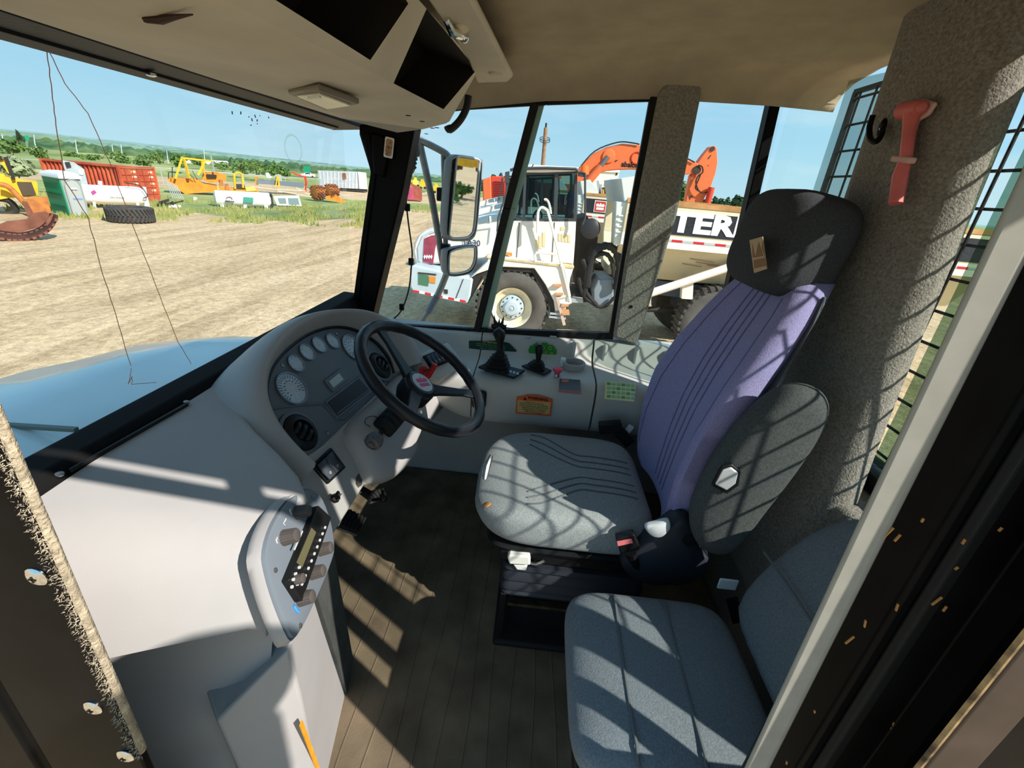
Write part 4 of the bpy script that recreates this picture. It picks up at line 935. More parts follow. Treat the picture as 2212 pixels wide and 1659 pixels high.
mb = MB(); pillow(mb, [Vector((1.0+0.0, 0.0, 0.0))+Vector((x-1.0, y, ctop(x, y)+.001)) for x, y in ((1.052, 0.070), (1.060, 0.060), (1.072, 0.068), (1.062, 0.082))], (0, .3, 1), 0.002); mb.build('torn_patch', mat('bare foam', (196, 132, 70), 1.0), cu_)
mb = MB(); mb.tube([at_x(1047, 1036, 1.075), at_x(1052, 1008, 1.10), at_x(1061, 984, 1.13)], [0.006, 0.010, 0.006], 8); mb.build('front_handle', M_ALU, ds)
# pan and suspension
M_NAVY = mat('dark navy plastic', (38, 42, 50), 0.5, bump=(300, 0.1, 0.001))
mb = MB(); squad(mb, (1.25, -0.17, 0.413), (0.236, 0.240, 0.018), 0.4, 0.3, 40, 10); mb.build('seat_pan', M_BLACK, ds)
mb = MB(); mb.box((1.25, -0.19, 0.375), (0.44, 0.42, 0.045)); mb.build('slide_rail', M_BLACK, ds, bevel=0.008)
mb = MB(); rows = []
for z, w in ((0.35, .232), (0.335, .236), (0.325, .226), (0.31, .235), (0.295, .238), (0.285, .228), (0.27, .236), (0.255, .238), (0.245, .23), (0.235, .236), (0.225, .232)):
    rows.append(roundrect((1.25, -0.21, z), Vector((1, 0, 0)), Vector((0, 1, 0)), 2*w, 2*w*0.93, 0.03, 4))
mb.loft(rows); mb.build('suspension_bellows', M_NAVY, ds)
mb = MB()
for a, b in (((1.02, -0.005, 0.11), (1.05, 0.0, 0.11)), ): pass
mb.box((1.25, -0.42, 0.12), (0.46, 0.02, 0.22)); mb.build('pedestal_back', M_BLACK, ds)
for x in (1.028, 1.472):
    mb = MB(); mb.box((x, -0.005, 0.12), (0.02, 0.02, 0.22)); mb.build('pedestal_post', M_BLACK, ds, bevel=0.003)
mb = MB(); mb.box((1.25, -0.21, 0.115), (0.36, 0.36, 0.20)); mb.build('pedestal_core', M_BLACK, ds, bevel=0.004)
mb = MB(); mb.box((1.046, -0.21, 0.165), (0.02, 0.38, 0.012)); mb.build('pedestal_shelf', mat('worn black steel', (40, 38, 35), 0.4, 0.4, noise=(25, 0.5), c2=(96, 84, 60)), ds)
mb = MB(); mb.box((1.25, -0.21, 0.02), (0.50, 0.45, 0.026)); mb.build('floor_flange', M_RUBBER, ds, bevel=0.01, segs=3)
mb = MB(); mb.prism([at_x(px, py, 1.0) for px, py in ((1096, 1206), (1100, 1200), (1144, 1202), (1146, 1222), (1100, 1220))], (0.035, 0, 0)); mb.build('height_handle', M_WHITE, ds, bevel=0.005)
mb = MB(); mb.prism([at_x(px, py, 1.008) for px, py in ((1108, 1220), (1140, 1222), (1136, 1234), (1116, 1232))], (0.02, 0, 0)); mb.build('handle_catch', M_WHITE, ds, bevel=0.004)
mb = MB(); mb.tube(smoothpath([at_x(px, py, 1.02) for px, py in ((1142, 1216), (1160, 1218), (1175, 1212))], 3), 0.005, 8); mb.build('handle_rod', M_ALU, ds)
# backrest
BP = [(0.53, -0.475, .215, .045), (0.60, -0.478, .236, .062), (0.72, -0.487, .248, .078), (0.85, -0.505, .250, .080), (0.97, -0.535, .243, .066), (1.08, -0.572, .225, .046), (1.16, -0.603, .200, .030), (1.215, -0.625, .170, .018), (1.245, -0.645, .135, .006)]
def bsec(z, y0, w, b, grow=0.0, th=0.085):
    P = []
    N = 16
    for k in range(N+1):
        u = -1+2*k/N; uu = abs(u)
        P.append(Vector((1.25+u*w, y0 + b*uu**2.6 - 0.030*max(0, (uu-0.86)/0.14)**2, z)))
    for u in (0.98, 0.9, 0.6, 0.2, -0.2, -0.6, -0.9, -0.98):
        P.append(Vector((1.25+u*w, y0 - th + (0.03 if abs(u) > .95 else 0.008 if abs(u) > .85 else 0)+b*0.5*abs(u)**2, z)))
    return P
def bint(z):
    for a, c in zip(BP, BP[1:]):
        if z <= c[0]: t = (z-a[0])/(c[0]-a[0]); return [a[i]*(1-t)+c[i]*t for i in range(4)]
    return list(BP[-1])
rows = []
for i in range(25):
    z = 0.53+0.715*i/24; z, y0, w, b = bint(z); rows.append(bsec(z, y0, w, b))
t0 = [lerp(p, sum(rows[-1], Vector())/len(rows[-1]), .25)+Vector((0, -0.004, 0.010)) for p in rows[-1]]; t1 = [lerp(p, sum(rows[-1], Vector())/len(rows[-1]), .6)+Vector((0, -0.006, 0.015)) for p in rows[-1]]
rows += [t0, t1]
b0 = [lerp(p, sum(rows[0], Vector())/len(rows[0]), .25)-Vector((0, 0, 0.02)) for p in rows[0]]
mb = MB(); mb.loft([b0]+rows); bk = mb.build('backrest', M_PURPLE, ds, smooth=80)
M_PGR = mat('violet seam groove', (104, 101, 138), 0.95)
def bgroove(u0, u1, z0, z1, r=0.0028):
    Q = []
    for i in range(15):
        t = i/14; z = z0+(z1-z0)*t; _, y0, w, b = bint(z); u = u0+(u1-u0)*t; Q.append(Vector((1.25+u*w, y0+b*abs(u)**2.6 - 0.030*max(0, (abs(u)-0.86)/0.14)**2+0.0005, z)))
    mb = MB(); mb.tube(Q, r, 6); mb.build('seam_groove', M_PGR, bk)
for u0, u1 in ((-.20, -.26), (-.07, -.09), (.07, .09), (.20, .26)): bgroove(u0, u1, 0.55, 1.215)
bgroove(-.84, -.66, 0.58, 1.20, 0.002); bgroove(.84, .66, 0.58, 1.20, 0.002)
rows = []
for i in range(13):
    z = 0.56+0.66*i/12; _, y0, w, b = bint(z); P = []
    for k in range(9):
        u = -1+k/4; P.append(Vector((1.25+u*(w+0.010), y0-0.045-0.055*(1-u**4), z)))
    for u in (0.97, .5, 0, -.5, -0.97): P.append(Vector((1.25+u*w, y0-0.05, z)))
    rows.append(P)
mb = MB(); mb.loft(rows); mb.build('backrest_shell', mat('grey seat shell', (84, 92, 94), 0.6, bump=(200, .2, .001)), ds, smooth=60)
# headrest
RX = Matrix.Rotation(radians(9), 3, 'X')
HC = Vector((1.262, -0.640, 1.318))
def hdef(u, p):
    p = p.copy(); p.x *= (1.0 if u.x > 0 else 1.08)
    p.x -= 0.018*(abs(u.z)**3)*(1 if u.x > 0 else 0)
    return p
RA = Matrix(((0, 0, 1), (1, 0, 0), (0, 1, 0)))
mb = MB(); squad(mb, HC, (0.098, 0.126, 0.148), 0.40, 0.56, 56, 30, rot=RX @ RA, deform=hdef); hr = mb.build('headrest', M_HEAD, ds, smooth=80)
for x in (1.20, 1.30):
    mb = MB(); mb.cyl((x, -0.66, 1.18), (x, -0.68, 1.26), 0.008, seg=10); mb.build('headrest_post', M_BLACK, ds)
bn_ = Vector((0.05, 1, 0.02)).normalized(); BPt = Vector((1.29, -0.530, 1.29))
bq = lambda px, py, d=0.0: at_p(px, py, BPt+bn_*d, bn_)
mb = MB(); mb.prism([bq(*p) for p in ((1621, 519), (1649, 511), (1658, 581), (1631, 590))], bn_*0.003); bdg = mb.build('badge', mat('tan leather badge', (186, 160, 126), 0.8), hr, bevel=0.001)
mb = MB()
mb.prism([bq(*p, .003) for p in ((1625, 527), (1632, 556), (1626, 556))], bn_*0.0006); mb.prism([bq(*p, .003) for p in ((1639, 522), (1649, 553), (1632, 556))], bn_*0.0006); mb.prism([bq(*p, .003) for p in ((1628, 562), (1652, 557), (1655, 574), (1630, 580))], bn_*0.0006)
mb.prism([bq(*p, .003) for p in ((1647, 522), (1652, 552), (1646, 538))], bn_*0.0006)
mb.build('crown_emblem', mat('brown stamp', (142, 104, 74), 0.8), bdg)
# raised left armrest
ao = [(1492, 1105), (1508, 1062), (1540, 1000), (1590, 930), (1650, 868), (1700, 836), (1742, 832), (1774, 846), (1782, 876), (1762, 925), (1705, 1010), (1640, 1096), (1592, 1160), (1560, 1186), (1520, 1182), (1495, 1152)]
mb = MB(); pillow(mb, [at_x(px, py, 0.945) for px, py in ao], (1, 0, 0), 0.042, k=6, inset=0.20); ar = mb.build('armrest', mat('black grey arm cloth', (70, 74, 74), 0.95, noise=(200, 0.25), bump=(380, .5, .002)), ds, smooth=80)
mb = MB(); mb.prism([at_x(*p, 0.890) for p in ((1545, 1048), (1562, 1016), (1580, 1010), (1596, 1022), (1590, 1046), (1570, 1061))], (0.02, 0, 0)); aw = mb.build('tilt_wheel', M_SATIN, ar, bevel=0.004, segs=3)
mb = MB(); mb.prism([at_x(*p, 0.8935) for p in ((1538, 1050), (1560, 1008), (1582, 1003), (1602, 1020), (1596, 1050), (1570, 1068))], (0.01, 0, 0)); mb.build('wheel_surround', M_BLACK, ar, bevel=0.003)
# side cover, recliner handle, buckle
mb = MB(); pillow(mb, [at_x(px, py, 1.0) for px, py in ((1340, 1195), (1400, 1150), (1462, 1106), (1492, 1118), (1505, 1168), (1532, 1200), (1505, 1238), (1450, 1250), (1385, 1246), (1350, 1225))], (1, 0, 0), 0.035, k=3, inset=.12); mb.build('side_cover', M_NAVY, ds, smooth=60)
mb = MB(); mb.lathe([(0.022, 0), (0.020, 0.006), (0.008, 0.008)], at_x(1492, 1166, 0.965), (-1, 0, 0), 18); mb.build('pivot_cap', M_BLACK, ds)
mb = MB(); pillow(mb, [at_x(px, py, 0.958) for px, py in ((1393, 1134), (1412, 1128), (1440, 1121), (1447, 1127), (1446, 1140), (1430, 1156), (1412, 1157), (1398, 1147))], (1, 0, 0), 0.010, k=3); mb.build('recliner_handle', mat('pale grey plastic', (196, 200, 204), .45), ds, smooth=60)
mb = MB(); mb.prism([at_x(*p, 0.955) for p in ((1330, 1164), (1370, 1155), (1384, 1185), (1382, 1190), (1340, 1196))], (0.024, 0, 0)); bkl = mb.build('belt_buckle', M_BLACK, ds, bevel=0.004)
mb = MB(); mb.prism([at_x(*p, 0.9535) for p in ((1333, 1170), (1364, 1164), (1367, 1173), (1335, 1180))], (0.003, 0, 0)); mb.build('release_button', mat('pink red button', (222, 118, 122), .4), bkl)
mb = MB(); mb.tube([at_x(1362, 1192, 0.968), at_x(1372, 1215, 0.972), at_x(1384, 1240, 0.985)], [.018, .014, .010], 8); mb.build('buckle_stalk', M_BLACK, bkl)
mb = MB(); mb.box(at_x(1318, 922, 1.52), (0.03, 0.085, 0.045), Matrix.Rotation(radians(-12), 3, 'X')); mb.build('far_buckle', M_BLACK, ds, bevel=0.005)
mb = MB(); mb.bar(at_x(1335, 930, 1.51), at_x(1362, 960, 1.51), 0.045, 0.004, up=(1, 0, 0)); mb.build('belt_webbing', M_BLACK, ds)
mb = MB(); mb.bar(at_x(1345, 944, 1.53), at_x(1364, 920, 1.53), 0.02, 0.012, up=(1, 0, 0)); mb.build('belt_tongue', mat('pale grey plastic', (196, 200, 204), .45), ds)
# ---------------------------------------------------------------- trainer seat
ts = thing('trainer_seat', 'small slate grey trainer seat nearest the door opening', 'seat', (0.66, -0.35, 0))
def tdef(u, p):
    p = p.copy()
    if u.z > 0: p.z += 0.010*(1-abs(u.x)**2)*0.5 - 0.012*max(0, u.y)**4
    return p
mb = MB(); squad(mb, (0.665, -0.365, 0.425), (0.205, 0.205, 0.048), 0.55, 0.34, 52, 20, deform=tdef); tc = mb.build('seat_cushion', mat('slate trainer cloth', (108, 116, 122), 0.95, noise=(260, 0.22), bump=(420, .6, .002)), ts, smooth=75)
for y in (-0.275, -0.40):
    mb = MB(); mb.tube([Vector((0.475+0.375*k/14, y-0.02*(k/14-.3)**2, 0.4735+0.004*(1-((k-7)/7)**2)-(0.012 if k in (0, 14) else 0))) for k in range(15)], 0.0035, 6); mb.build('seam_groove', M_GROOVE, tc)
mb = MB(); mb.box((0.665, -0.36, 0.36), (0.37, 0.37, 0.05)); mb.build('seat_pan', M_BLACK, ts, bevel=0.01)
mb = MB(); mb.box((0.665, -0.40, 0.17), (0.34, 0.28, 0.335)); mb.build('seat_box', M_BLACK, ts, bevel=0.008)
TB = [(0.47, -0.566, .16), (0.53, -0.59, .188), (0.62, -0.632, .198), (0.72, -0.685, .195), (0.79, -0.722, .17), (0.83, -0.745, .12), (0.845, -0.755, .07)]
rows = []
for z, y, w in TB:
    P = []
    for k in range(28):
        a = 2*pi*k/28; P.append(Vector((0.665+sgn(cos(a), .35)*w, y-0.035+sgn(sin(a), .5)*0.045, z)))
    rows.append(P)
mb = MB(); mb.loft(rows); tb = mb.build('backrest', mat('slate trainer cloth'[:], (108, 116, 122)), ts, subsurf=1, smooth=80)
mb = MB(); mb.tube([Vector((0.48+0.37*k/12, -0.620+0.012*abs((k-6)/6)**2-0.0, 0.655-0.0*k)) for k in range(13)], 0.003, 6); mb.build('seam_groove', M_GROOVE, tb)
mb = MB(); mb.box(at_x(1572, 1262, 0.90), (0.006, 0.05, 0.035)); mb.build('belt_tongue', mat('pale grey plastic', (150, 152, 150), .45), ts, bevel=0.003)
mb = MB(); mb.bar(at_x(1580, 1290, 0.885), at_x(1595, 1345, 0.875), 0.03, 0.003, up=(1, 0, 0)); mb.build('belt_webbing', M_BLACK, ts)
# ================================================================ the yard outside the windscreen
def ground_material():
    m = bpy.data.materials.new('packed gravel'); m.use_nodes = True; nt = m.node_tree; b = nt.nodes['Principled BSDF']; b.inputs['Roughness'].default_value = 0.95; b.inputs['Specular IOR Level'].default_value = 0.1
    tc = nt.nodes.new('ShaderNodeTexCoord')
    def noise(scale, det, vec=None, rough=0.6):
        n = nt.nodes.new('ShaderNodeTexNoise'); n.inputs['Scale'].default_value = scale; n.inputs['Detail'].default_value = det; n.inputs['Roughness'].default_value = rough; nt.links.new(vec or tc.outputs['Object'], n.inputs['Vector']); return n.outputs['Fac']
    def ramp(f, a, ca, c, cc_):
        r = nt.nodes.new('ShaderNodeValToRGB'); r.color_ramp.elements[0].position = a; r.color_ramp.elements[0].color = ca; r.color_ramp.elements[1].position = c; r.color_ramp.elements[1].color = cc_; nt.links.new(f, r.inputs[0]); return r.outputs[0]
    def mix(kind, fac, a, b_):
        x = nt.nodes.new('ShaderNodeMixRGB'); x.blend_type = kind; x.inputs[0].default_value = fac if not hasattr(fac, 'links') else 1; nt.links.new(a, x.inputs[1]); nt.links.new(b_, x.inputs[2]); return x
    mp = nt.nodes.new('ShaderNodeMapping'); mp.inputs['Rotation'].default_value = (0, 0, radians(62)); mp.inputs['Scale'].default_value = (0.12, 1.3, 1); nt.links.new(tc.outputs['Object'], mp.inputs[0])
    base = ramp(noise(0.35, 6), 0.3, rgb((222, 192, 152)), 0.72, rgb((240, 212, 174)))
    tracks = ramp(noise(1.4, 7, mp.outputs[0]), 0.34, rgb((150, 138, 118)), 0.60, (1, 1, 1, 1))
    x1 = mix('MULTIPLY', 0.42, base, tracks)
    stones = ramp(noise(6, 7, rough=0.9), 0.40, rgb((128, 116, 98)), 0.58, rgb((255, 252, 244)))
    x2 = mix('MULTIPLY', 0.55, x1.outputs[0], stones)
    nt.links.new(x2.outputs[0], b.inputs['Base Color'])
    bp = nt.nodes.new('ShaderNodeBump'); bp.inputs['Strength'].default_value = 0.8; bp.inputs['Distance'].default_value = 0.05; nt.links.new(noise(9, 5, rough=0.8), bp.inputs['Height']); nt.links.new(bp.outputs[0], b.inputs['Normal'])
    return m
mb = MB(); mb.grid([[(x, y, GZ) for y in range(-120, 161, 40)] for x in range(-120, 121, 40)]); g_ = mb.build('ground', ground_material()); struct(g_)
# grass beyond the yard and the land rising to the skyline
def land(r, a):     # height over the camera-level plane as the land runs away; a = bearing left of straight ahead
    z = GZ-0.012*max(0, r-60)**0.5
    left = max(0, min(1, (a-radians(2))/radians(46)))
    if r > 260:
        z += (r-260)*(0.0030+0.0105*left)*(0.55+0.45*min(1, (r-260)/1500)) 
    if r > 90: z += 1.0*left*min(1, (r-90)/60)+0.25*sin(a*40+r*.02)*min(1, (r-90)/100)
    return z
def landmat():
    m = bpy.data.materials.new('prairie grass'); m.use_nodes = True; nt = m.node_tree; b = nt.nodes['Principled BSDF']; b.inputs['Roughness'].default_value = 1; b.inputs['Specular IOR Level'].default_value = 0.0
    tc = nt.nodes.new('ShaderNodeTexCoord'); 
    n1 = nt.nodes.new('ShaderNodeTexNoise'); n1.inputs['Scale'].default_value = 0.022; n1.inputs['Detail'].default_value = 7; nt.links.new(tc.outputs['Object'], n1.inputs['Vector'])
    r1 = nt.nodes.new('ShaderNodeValToRGB'); nt.links.new(n1.outputs['Fac'], r1.inputs[0]); e = r1.color_ramp.elements
    e[0].position = 0.36; e[0].color = rgb((108, 122, 84)); e[1].position = 0.66; e[1].color = rgb((172, 170, 116)); q_ = e.new(0.5); q_.color = rgb((142, 152, 98))
    n2 = nt.nodes.new('ShaderNodeTexNoise'); n2.inputs['Scale'].default_value = 0.9; n2.inputs['Detail'].default_value = 5; nt.links.new(tc.outputs['Object'], n2.inputs['Vector'])
    mx = nt.nodes.new('ShaderNodeMixRGB'); mx.blend_type = 'OVERLAY'; mx.inputs[0].default_value = 0.5; nt.links.new(r1.outputs[0], mx.inputs[1]); nt.links.new(n2.outputs['Fac'], mx.inputs[2])
    nt.links.new(mx.outputs[0], b.inputs['Base Color']); return m
rs = [46, 55, 65, 80, 100, 130, 170, 220, 280, 360, 480, 650, 900, 1250, 1700]
rows = []
for r in rs:
    row = []
    for k in range(61):
        a = radians(-42+104*k/60); rr = r
        if r < 60: rr = r + 6*sin(a*9)-(8 if a > radians(20) else 0)
        row.append((rr*cos(a), rr*sin(a), land(rr, a)+(0.02 if r > 46 else 0.006)))
    rows.append(row)
mb = MB(); mb.grid(rows); gf = mb.build('grass_field', landmat()); struct(gf)
def hillmat(name, dark, light, s, seed):
    return mat(name, dark, 1.0, noise=(s, 0.3, 0.35, 0.65), c2=light, spec=0.0, stretch=(1, 1, 3))
rows = []
for r in (1700, 2100, 2600, 3200):
    rows.append([(r*cos(a), r*sin(a), land(r, a)+3*sin(a*9+r)) for a in [radians(-42+104*k/60) for k in range(61)]])
mb = MB(); mb.grid(rows); struct(mb.build('far_hill', hillmat('hazy far hill', (122, 150, 156), (150, 176, 170), 0.012, 1)))  # distance haze is mixed into the hill colours
# strips of far wood and yellow crop lying on that land
def strip(r0, r1, a0, a1, dz, name, m, h=0):
    rows = []; n = 170
    for i in range(3):
        r = r0+(r1-r0)*i/2
        rows.append([(r*cos(a), r*sin(a), land(r, a)+dz+(h*random.uniform(0.5, 1.0) if i == 1 else 0)) for a in [radians(a0+(a1-a0)*k/n) for k in range(n+1)]])
    mb = MB(); mb.grid(rows); return struct(mb.build(name, m))
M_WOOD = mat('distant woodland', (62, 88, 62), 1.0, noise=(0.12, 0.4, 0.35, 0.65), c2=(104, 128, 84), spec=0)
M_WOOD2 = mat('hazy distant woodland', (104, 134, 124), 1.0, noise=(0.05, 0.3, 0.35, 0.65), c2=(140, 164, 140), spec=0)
M_CROP = mat('yellow canola', (226, 214, 86), 1.0, spec=0)
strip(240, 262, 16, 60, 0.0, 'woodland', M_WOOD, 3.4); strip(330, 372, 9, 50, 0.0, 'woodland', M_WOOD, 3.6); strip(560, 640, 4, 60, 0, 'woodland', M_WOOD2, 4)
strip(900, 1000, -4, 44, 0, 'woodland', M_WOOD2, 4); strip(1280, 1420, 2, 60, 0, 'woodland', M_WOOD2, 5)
strip(1040, 1260, 28, 40, 1.0, 'crop_field', M_CROP); strip(680, 860, 18, 27, 0.6, 'crop_field', mat('pale green crop', (150, 172, 104), 1, spec=0)); strip(700, 860, 34, 52, 0.6, 'crop_field', mat('olive crop', (168, 176, 96), 1, spec=0))

class Face:
    """an upright plane through a ground point, square to the line of sight: pixels on it give sizes in metres"""
    def __init__(s, px, py, g=None):
        s.g = gz(px, py) if g is None else Vector(g); h = Vector((s.g.x, s.g.y, 0)).normalized(); s.n = -h; s.r = Vector((h.y, -h.x, 0)); s.k = (at_p(px+1, py, s.g, s.n)-at_p(px, py, s.g, s.n)).length
    def __call__(s, px, py, d=0.0): return at_p(px, py, s.g, s.n) - s.n*d
    def xz(s, px, py):
        v = s(px, py)-s.g; return v.dot(s.r), v.z
UP = Vector((0, 0, 1))
def poly(f, pts, depth, name, m, par, d0=0.0, bevel=0):
    mb = MB(); mb.prism([f(*p, d0) for p in pts], -f.n*depth); return mb.build(name, m, par, bevel=bevel)
M_YELL = mat('machine yellow', (232, 176, 44), 0.5, noise=(2, 0.15)); M_ORAN = mat('machine orange', (226, 138, 48), 0.55, noise=(2, 0.18)); M_RUST = mat('rusty steel', (124, 78, 62), 0.9, noise=(2.5, 0.3)); M_RUSTO = mat('rust streaked yellow', (206, 130, 60), 0.8, noise=(3, 0.35), c2=(150, 92, 56))
M_TANKW = mat('white tank paint', (238, 238, 232), 0.4); M_STEELG = mat('galvanised grey', (172, 180, 184), 0.5, 0.2, noise=(3, .1)); M_DARK = mat('dark machinery', (48, 46, 44), 0.7); M_TYRE = mat('dusty tyre rubber', (66, 64, 62), 0.9, noise=(5, 0.2))
# portable toilet
ga, gb_, gc_ = gz(114, 459), gz(152, 468), gz(195, 467); gd_ = ga+gc_-gb_
F = Face(152, 468); H_ = F(129, 383).z-GZ
pt = thing('portable_toilet', 'portable toilet with green side wall, grey door and white roof beside the white tank', 'toilet', tuple((ga+gc_)/2))
M_TGR = mat('green toilet plastic', (0, 150, 104), 0.45); M_TGY = mat('grey toilet plastic', (150, 156, 152), 0.45); M_TRF = mat('white toilet roof', (222, 236, 244), 0.5)
def wallq(a, b, z0, z1, th, name, m, par): 
    d = (b-a).normalized(); n = Vector((d.y, -d.x, 0)); mb = MB(); A = Vector((a.x, a.y, GZ+z0)); B = Vector((b.x, b.y, GZ+z0)); mb.prism([A, B, B+UP*(z1-z0), A+UP*(z1-z0)], -n*th); return mb.build(name, m, par)
gw = wallq(ga, gb_, 0, H_, 0.04, 'side_wall', M_TGR, pt)
for i, t in enumerate((.06, .10, .14, .18, .42, .46, .74, .78)):
    d = (gb_-ga); n = Vector((d.y, -d.x, 0)).normalized(); a, b = ga+d*.08, ga+d*.92; mb = MB(); mb.bar(Vector((a.x, a.y, GZ+H_*(1-t)))+n*.02, Vector((b.x, b.y, GZ+H_*(1-t)))+n*.02, 0.03, 0.02); mb.build('moulding', mat('shade green plastic', (0, 128, 88), .45), gw)
dr = wallq(gb_, gc_, 0, H_, 0.04, 'front_wall', M_TGY, pt)
d = gc_-gb_; n = Vector((d.y, -d.x, 0)).normalized(); P = lambda u, z: Vector((gb_.x+d.x*u, gb_.y+d.y*u, GZ+z*H_))+n*.02
mb = MB(); mb.prism([P(.14, .02), P(.90, .02), P(.90, .80), P(.80, .92), P(.55, .97), P(.28, .92), P(.14, .80)], n*.03); db = mb.build('door', mat('grey toilet door', (168, 172, 168), .4), pt)
mb = MB(); mb.tube([P(.14, .02)+n*.04, P(.14, .80)+n*.04, P(.28, .92)+n*.04, P(.55, .97)+n*.04, P(.80, .92)+n*.04, P(.90, .80)+n*.04, P(.90, .02)+n*.04], .025, 6); mb.build('door_frame', M_TGY, db)
mb = MB(); mb.prism([P(.36, .44), P(.82, .44), P(.82, .485), P(.36, .485)], n*.045); mb.build('door_sign', mat('blue white sign', (120, 150, 190), .4), db)
for u in (.45, .60): mb = MB(); mb.box(P(u, .72)+n*.04, (.10, .10, .06)); mb.build('door_pictogram', M_WHITE, db)
ct = (ga+gc_)/2; rows = []
for s, z in ((1.10, H_-.05), (1.12, H_+.04), (0.95, H_+.17), (0.5, H_+.25)): rows.append([Vector((ct.x+(p.x-ct.x)*s, ct.y+(p.y-ct.y)*s, GZ+z)) for p in (ga, gb_, gc_, gd_)])
mb = MB(); mb.loft(rows); mb.build('roof', M_TRF, pt)
wallq(gc_, gd_, 0, H_, .04, 'back_wall', M_TGY, pt); wallq(gd_, ga, 0, H_, .04, 'back_wall', M_TGR, pt)
# orange container
ca, cb_, cc_ = gz(112, 421), gz(273, 438), gz(346, 434)
ch = Face(346, 434)(331, 363).z-GZ
cn = thing('shipping_container', 'long rusty orange shipping container standing behind the white tank', 'container', tuple((ca+cc_)/2))
M_CORR = mat('orange container paint', (206, 104, 66), 0.6, noise=(1.2, 0.25), c2=(170, 70, 52)); 
d = cb_-ca; L = d.length; d.normalize(); n = Vector((d.y, -d.x, 0)); rows = [[], []]
for k in range(73):
    o = 0.0 if k % 4 in (0, 1) else 0.14; p = ca+d*(L*k/72)-n*(o*1.2)
    rows[0].append(Vector((p.x, p.y, GZ+.1))); rows[1].append(Vector((p.x, p.y, GZ+ch)))
mb = MB(); mb.grid(rows); mb.build('corrugated_side', M_CORR, cn, smooth=0)
d2 = cc_-cb_; L2 = d2.length; d2.normalize(); n2 = Vector((d2.y, -d2.x, 0))
Q = lambda u, z: Vector((cb_.x+d2.x*u*L2, cb_.y+d2.y*u*L2, GZ+z*ch))
for u0, u1 in ((.02, .49), (.51, .98)):
    mb = MB(); mb.prism([Q(u0, .05), Q(u1, .05), Q(u1, .96), Q(u0, .96)], -n2*.08); dd = mb.build('container_door', M_CORR, cn)
    for v in (.22, .42, .60, .78):
        mb = MB(); mb.bar(Q(u0+.02, v)+n2*.02, Q(u1-.02, v)+n2*.02, .03, .03); mb.build('door_rib', mat('dark orange rib', (168, 76, 52), .6), dd)
    for u in (u0+.14, u1-.14):
        mb = MB(); mb.cyl(Q(u, .06)+n2*.04, Q(u, .95)+n2*.04, .025, seg=6); mb.build('locking_bar', mat('dark orange rib', (168, 76, 52), .6), dd)
    for v in (.30, .50, .70, .84):
        mb = MB(); mb.prism([Q(u1-.16, v), Q(u1-.04, v), Q(u1-.04, v+.06), Q(u1-.16, v+.06)], n2*.012); mb.build('door_sticker', mat('faded sticker', (236, 200, 180), .6), dd)
for a, b in ((ca, cb_), (cb_, cc_)):
    mb = MB(); mb.bar(Vector((a.x, a.y, GZ+ch)), Vector((b.x, b.y, GZ+ch)), .12, .12); mb.build('top_rail', M_CORR, cn)
    mb = MB(); mb.bar(Vector((a.x, a.y, GZ+.08)), Vector((b.x, b.y, GZ+.08)), .12, .14); mb.build('bottom_rail', M_CORR, cn)
for p in (ca, cb_, cc_): mb = MB(); mb.bar(Vector((p.x, p.y, GZ)), Vector((p.x, p.y, GZ+ch+.06)), .14, .14); mb.build('corner_post', M_CORR, cn)
mb = MB(); cd_ = ca+cc_-cb_; mb.face([Vector((p.x, p.y, GZ+ch)) for p in (ca, cb_, cc_, cd_)]); mb.build('roof', M_CORR, cn)
# grey utility box standing against the container
F = Face(172, 436); ub = thing('skid_unit', 'grey and white skid unit leaning against the orange container', 'equipment', tuple(F.g)); 
poly(F, [(134, 346), (160, 351), (182, 366), (190, 398), (150, 400)], .5, 'housing', M_STEELG, ub); poly(F, [(140, 350), (150, 350), (154, 360), (144, 362)], .1, 'hatch', M_DARK, ub, -.1); poly(F, [(170, 368), (179, 369), (180, 378), (171, 377)], .05, 'number_plate', M_WHITE, ub, -.05)
# white tank beside the toilet
F = Face(255, 452)
tk = thing('propane_tank', 'white horizontal tank on legs between the portable toilet and the tyre', 'tank', tuple(F.g))
R_ = F.k*24.5; a, b = F(178, 420.5, R_), F(316, 425.5, R_); ax = (b-a).normalized()
mb = MB(); mb.lathe([(R_*.3, -.35*R_), (R_*.75, -.22*R_), (R_, 0.05), (R_, (b-a).length-R_*.75), (R_*.92, (b-a).length-R_*.4), (R_*.7, (b-a).length-R_*.12), (R_*.3, (b-a).length)], a, ax, 28); tkb = mb.build('tank_shell', M_TANKW, tk)
mb = MB(); mb.prism([F(*p, -.02) for p in ((196, 414), (204, 410), (209, 416), (200, 422))], -F.n*.02); mb.build('tank_emblem', mat('magenta print', (170, 70, 140), .5), tkb)
text('tank_text', 'PROPANE', 0.14, mat('grey print', (90, 90, 96), .6), tkb, F(254, 427, -.03), F.r, UP)
for px in (203, 297): poly(F, [(px-3, 437), (px+3, 437), (px+6, 455), (px, 455)], R_*1.4, 'saddle', M_TANKW, tk, .15)
poly(F, [(308, 404), (316, 405), (319, 424), (311, 424)], .2, 'valve_box', M_TANKW, tk, .2); poly(F, [(312, 424), (319, 424), (324, 447), (313, 446)], .25, 'valve_post', M_TANKW, tk, .2)
mb = MB(); mb.cyl(F(216, 392, R_), F(216, 400, R_), .09, seg=10); mb.build('filler_cap', M_TANKW, tk)
mb = MB(); mb.tube(smoothpath([F(px, py, -.05) for px, py in ((270, 395), (300, 400), (312, 412), (318, 424), (309, 428))], 4), .03, 6); mb.build('hose', M_DARK, tk)
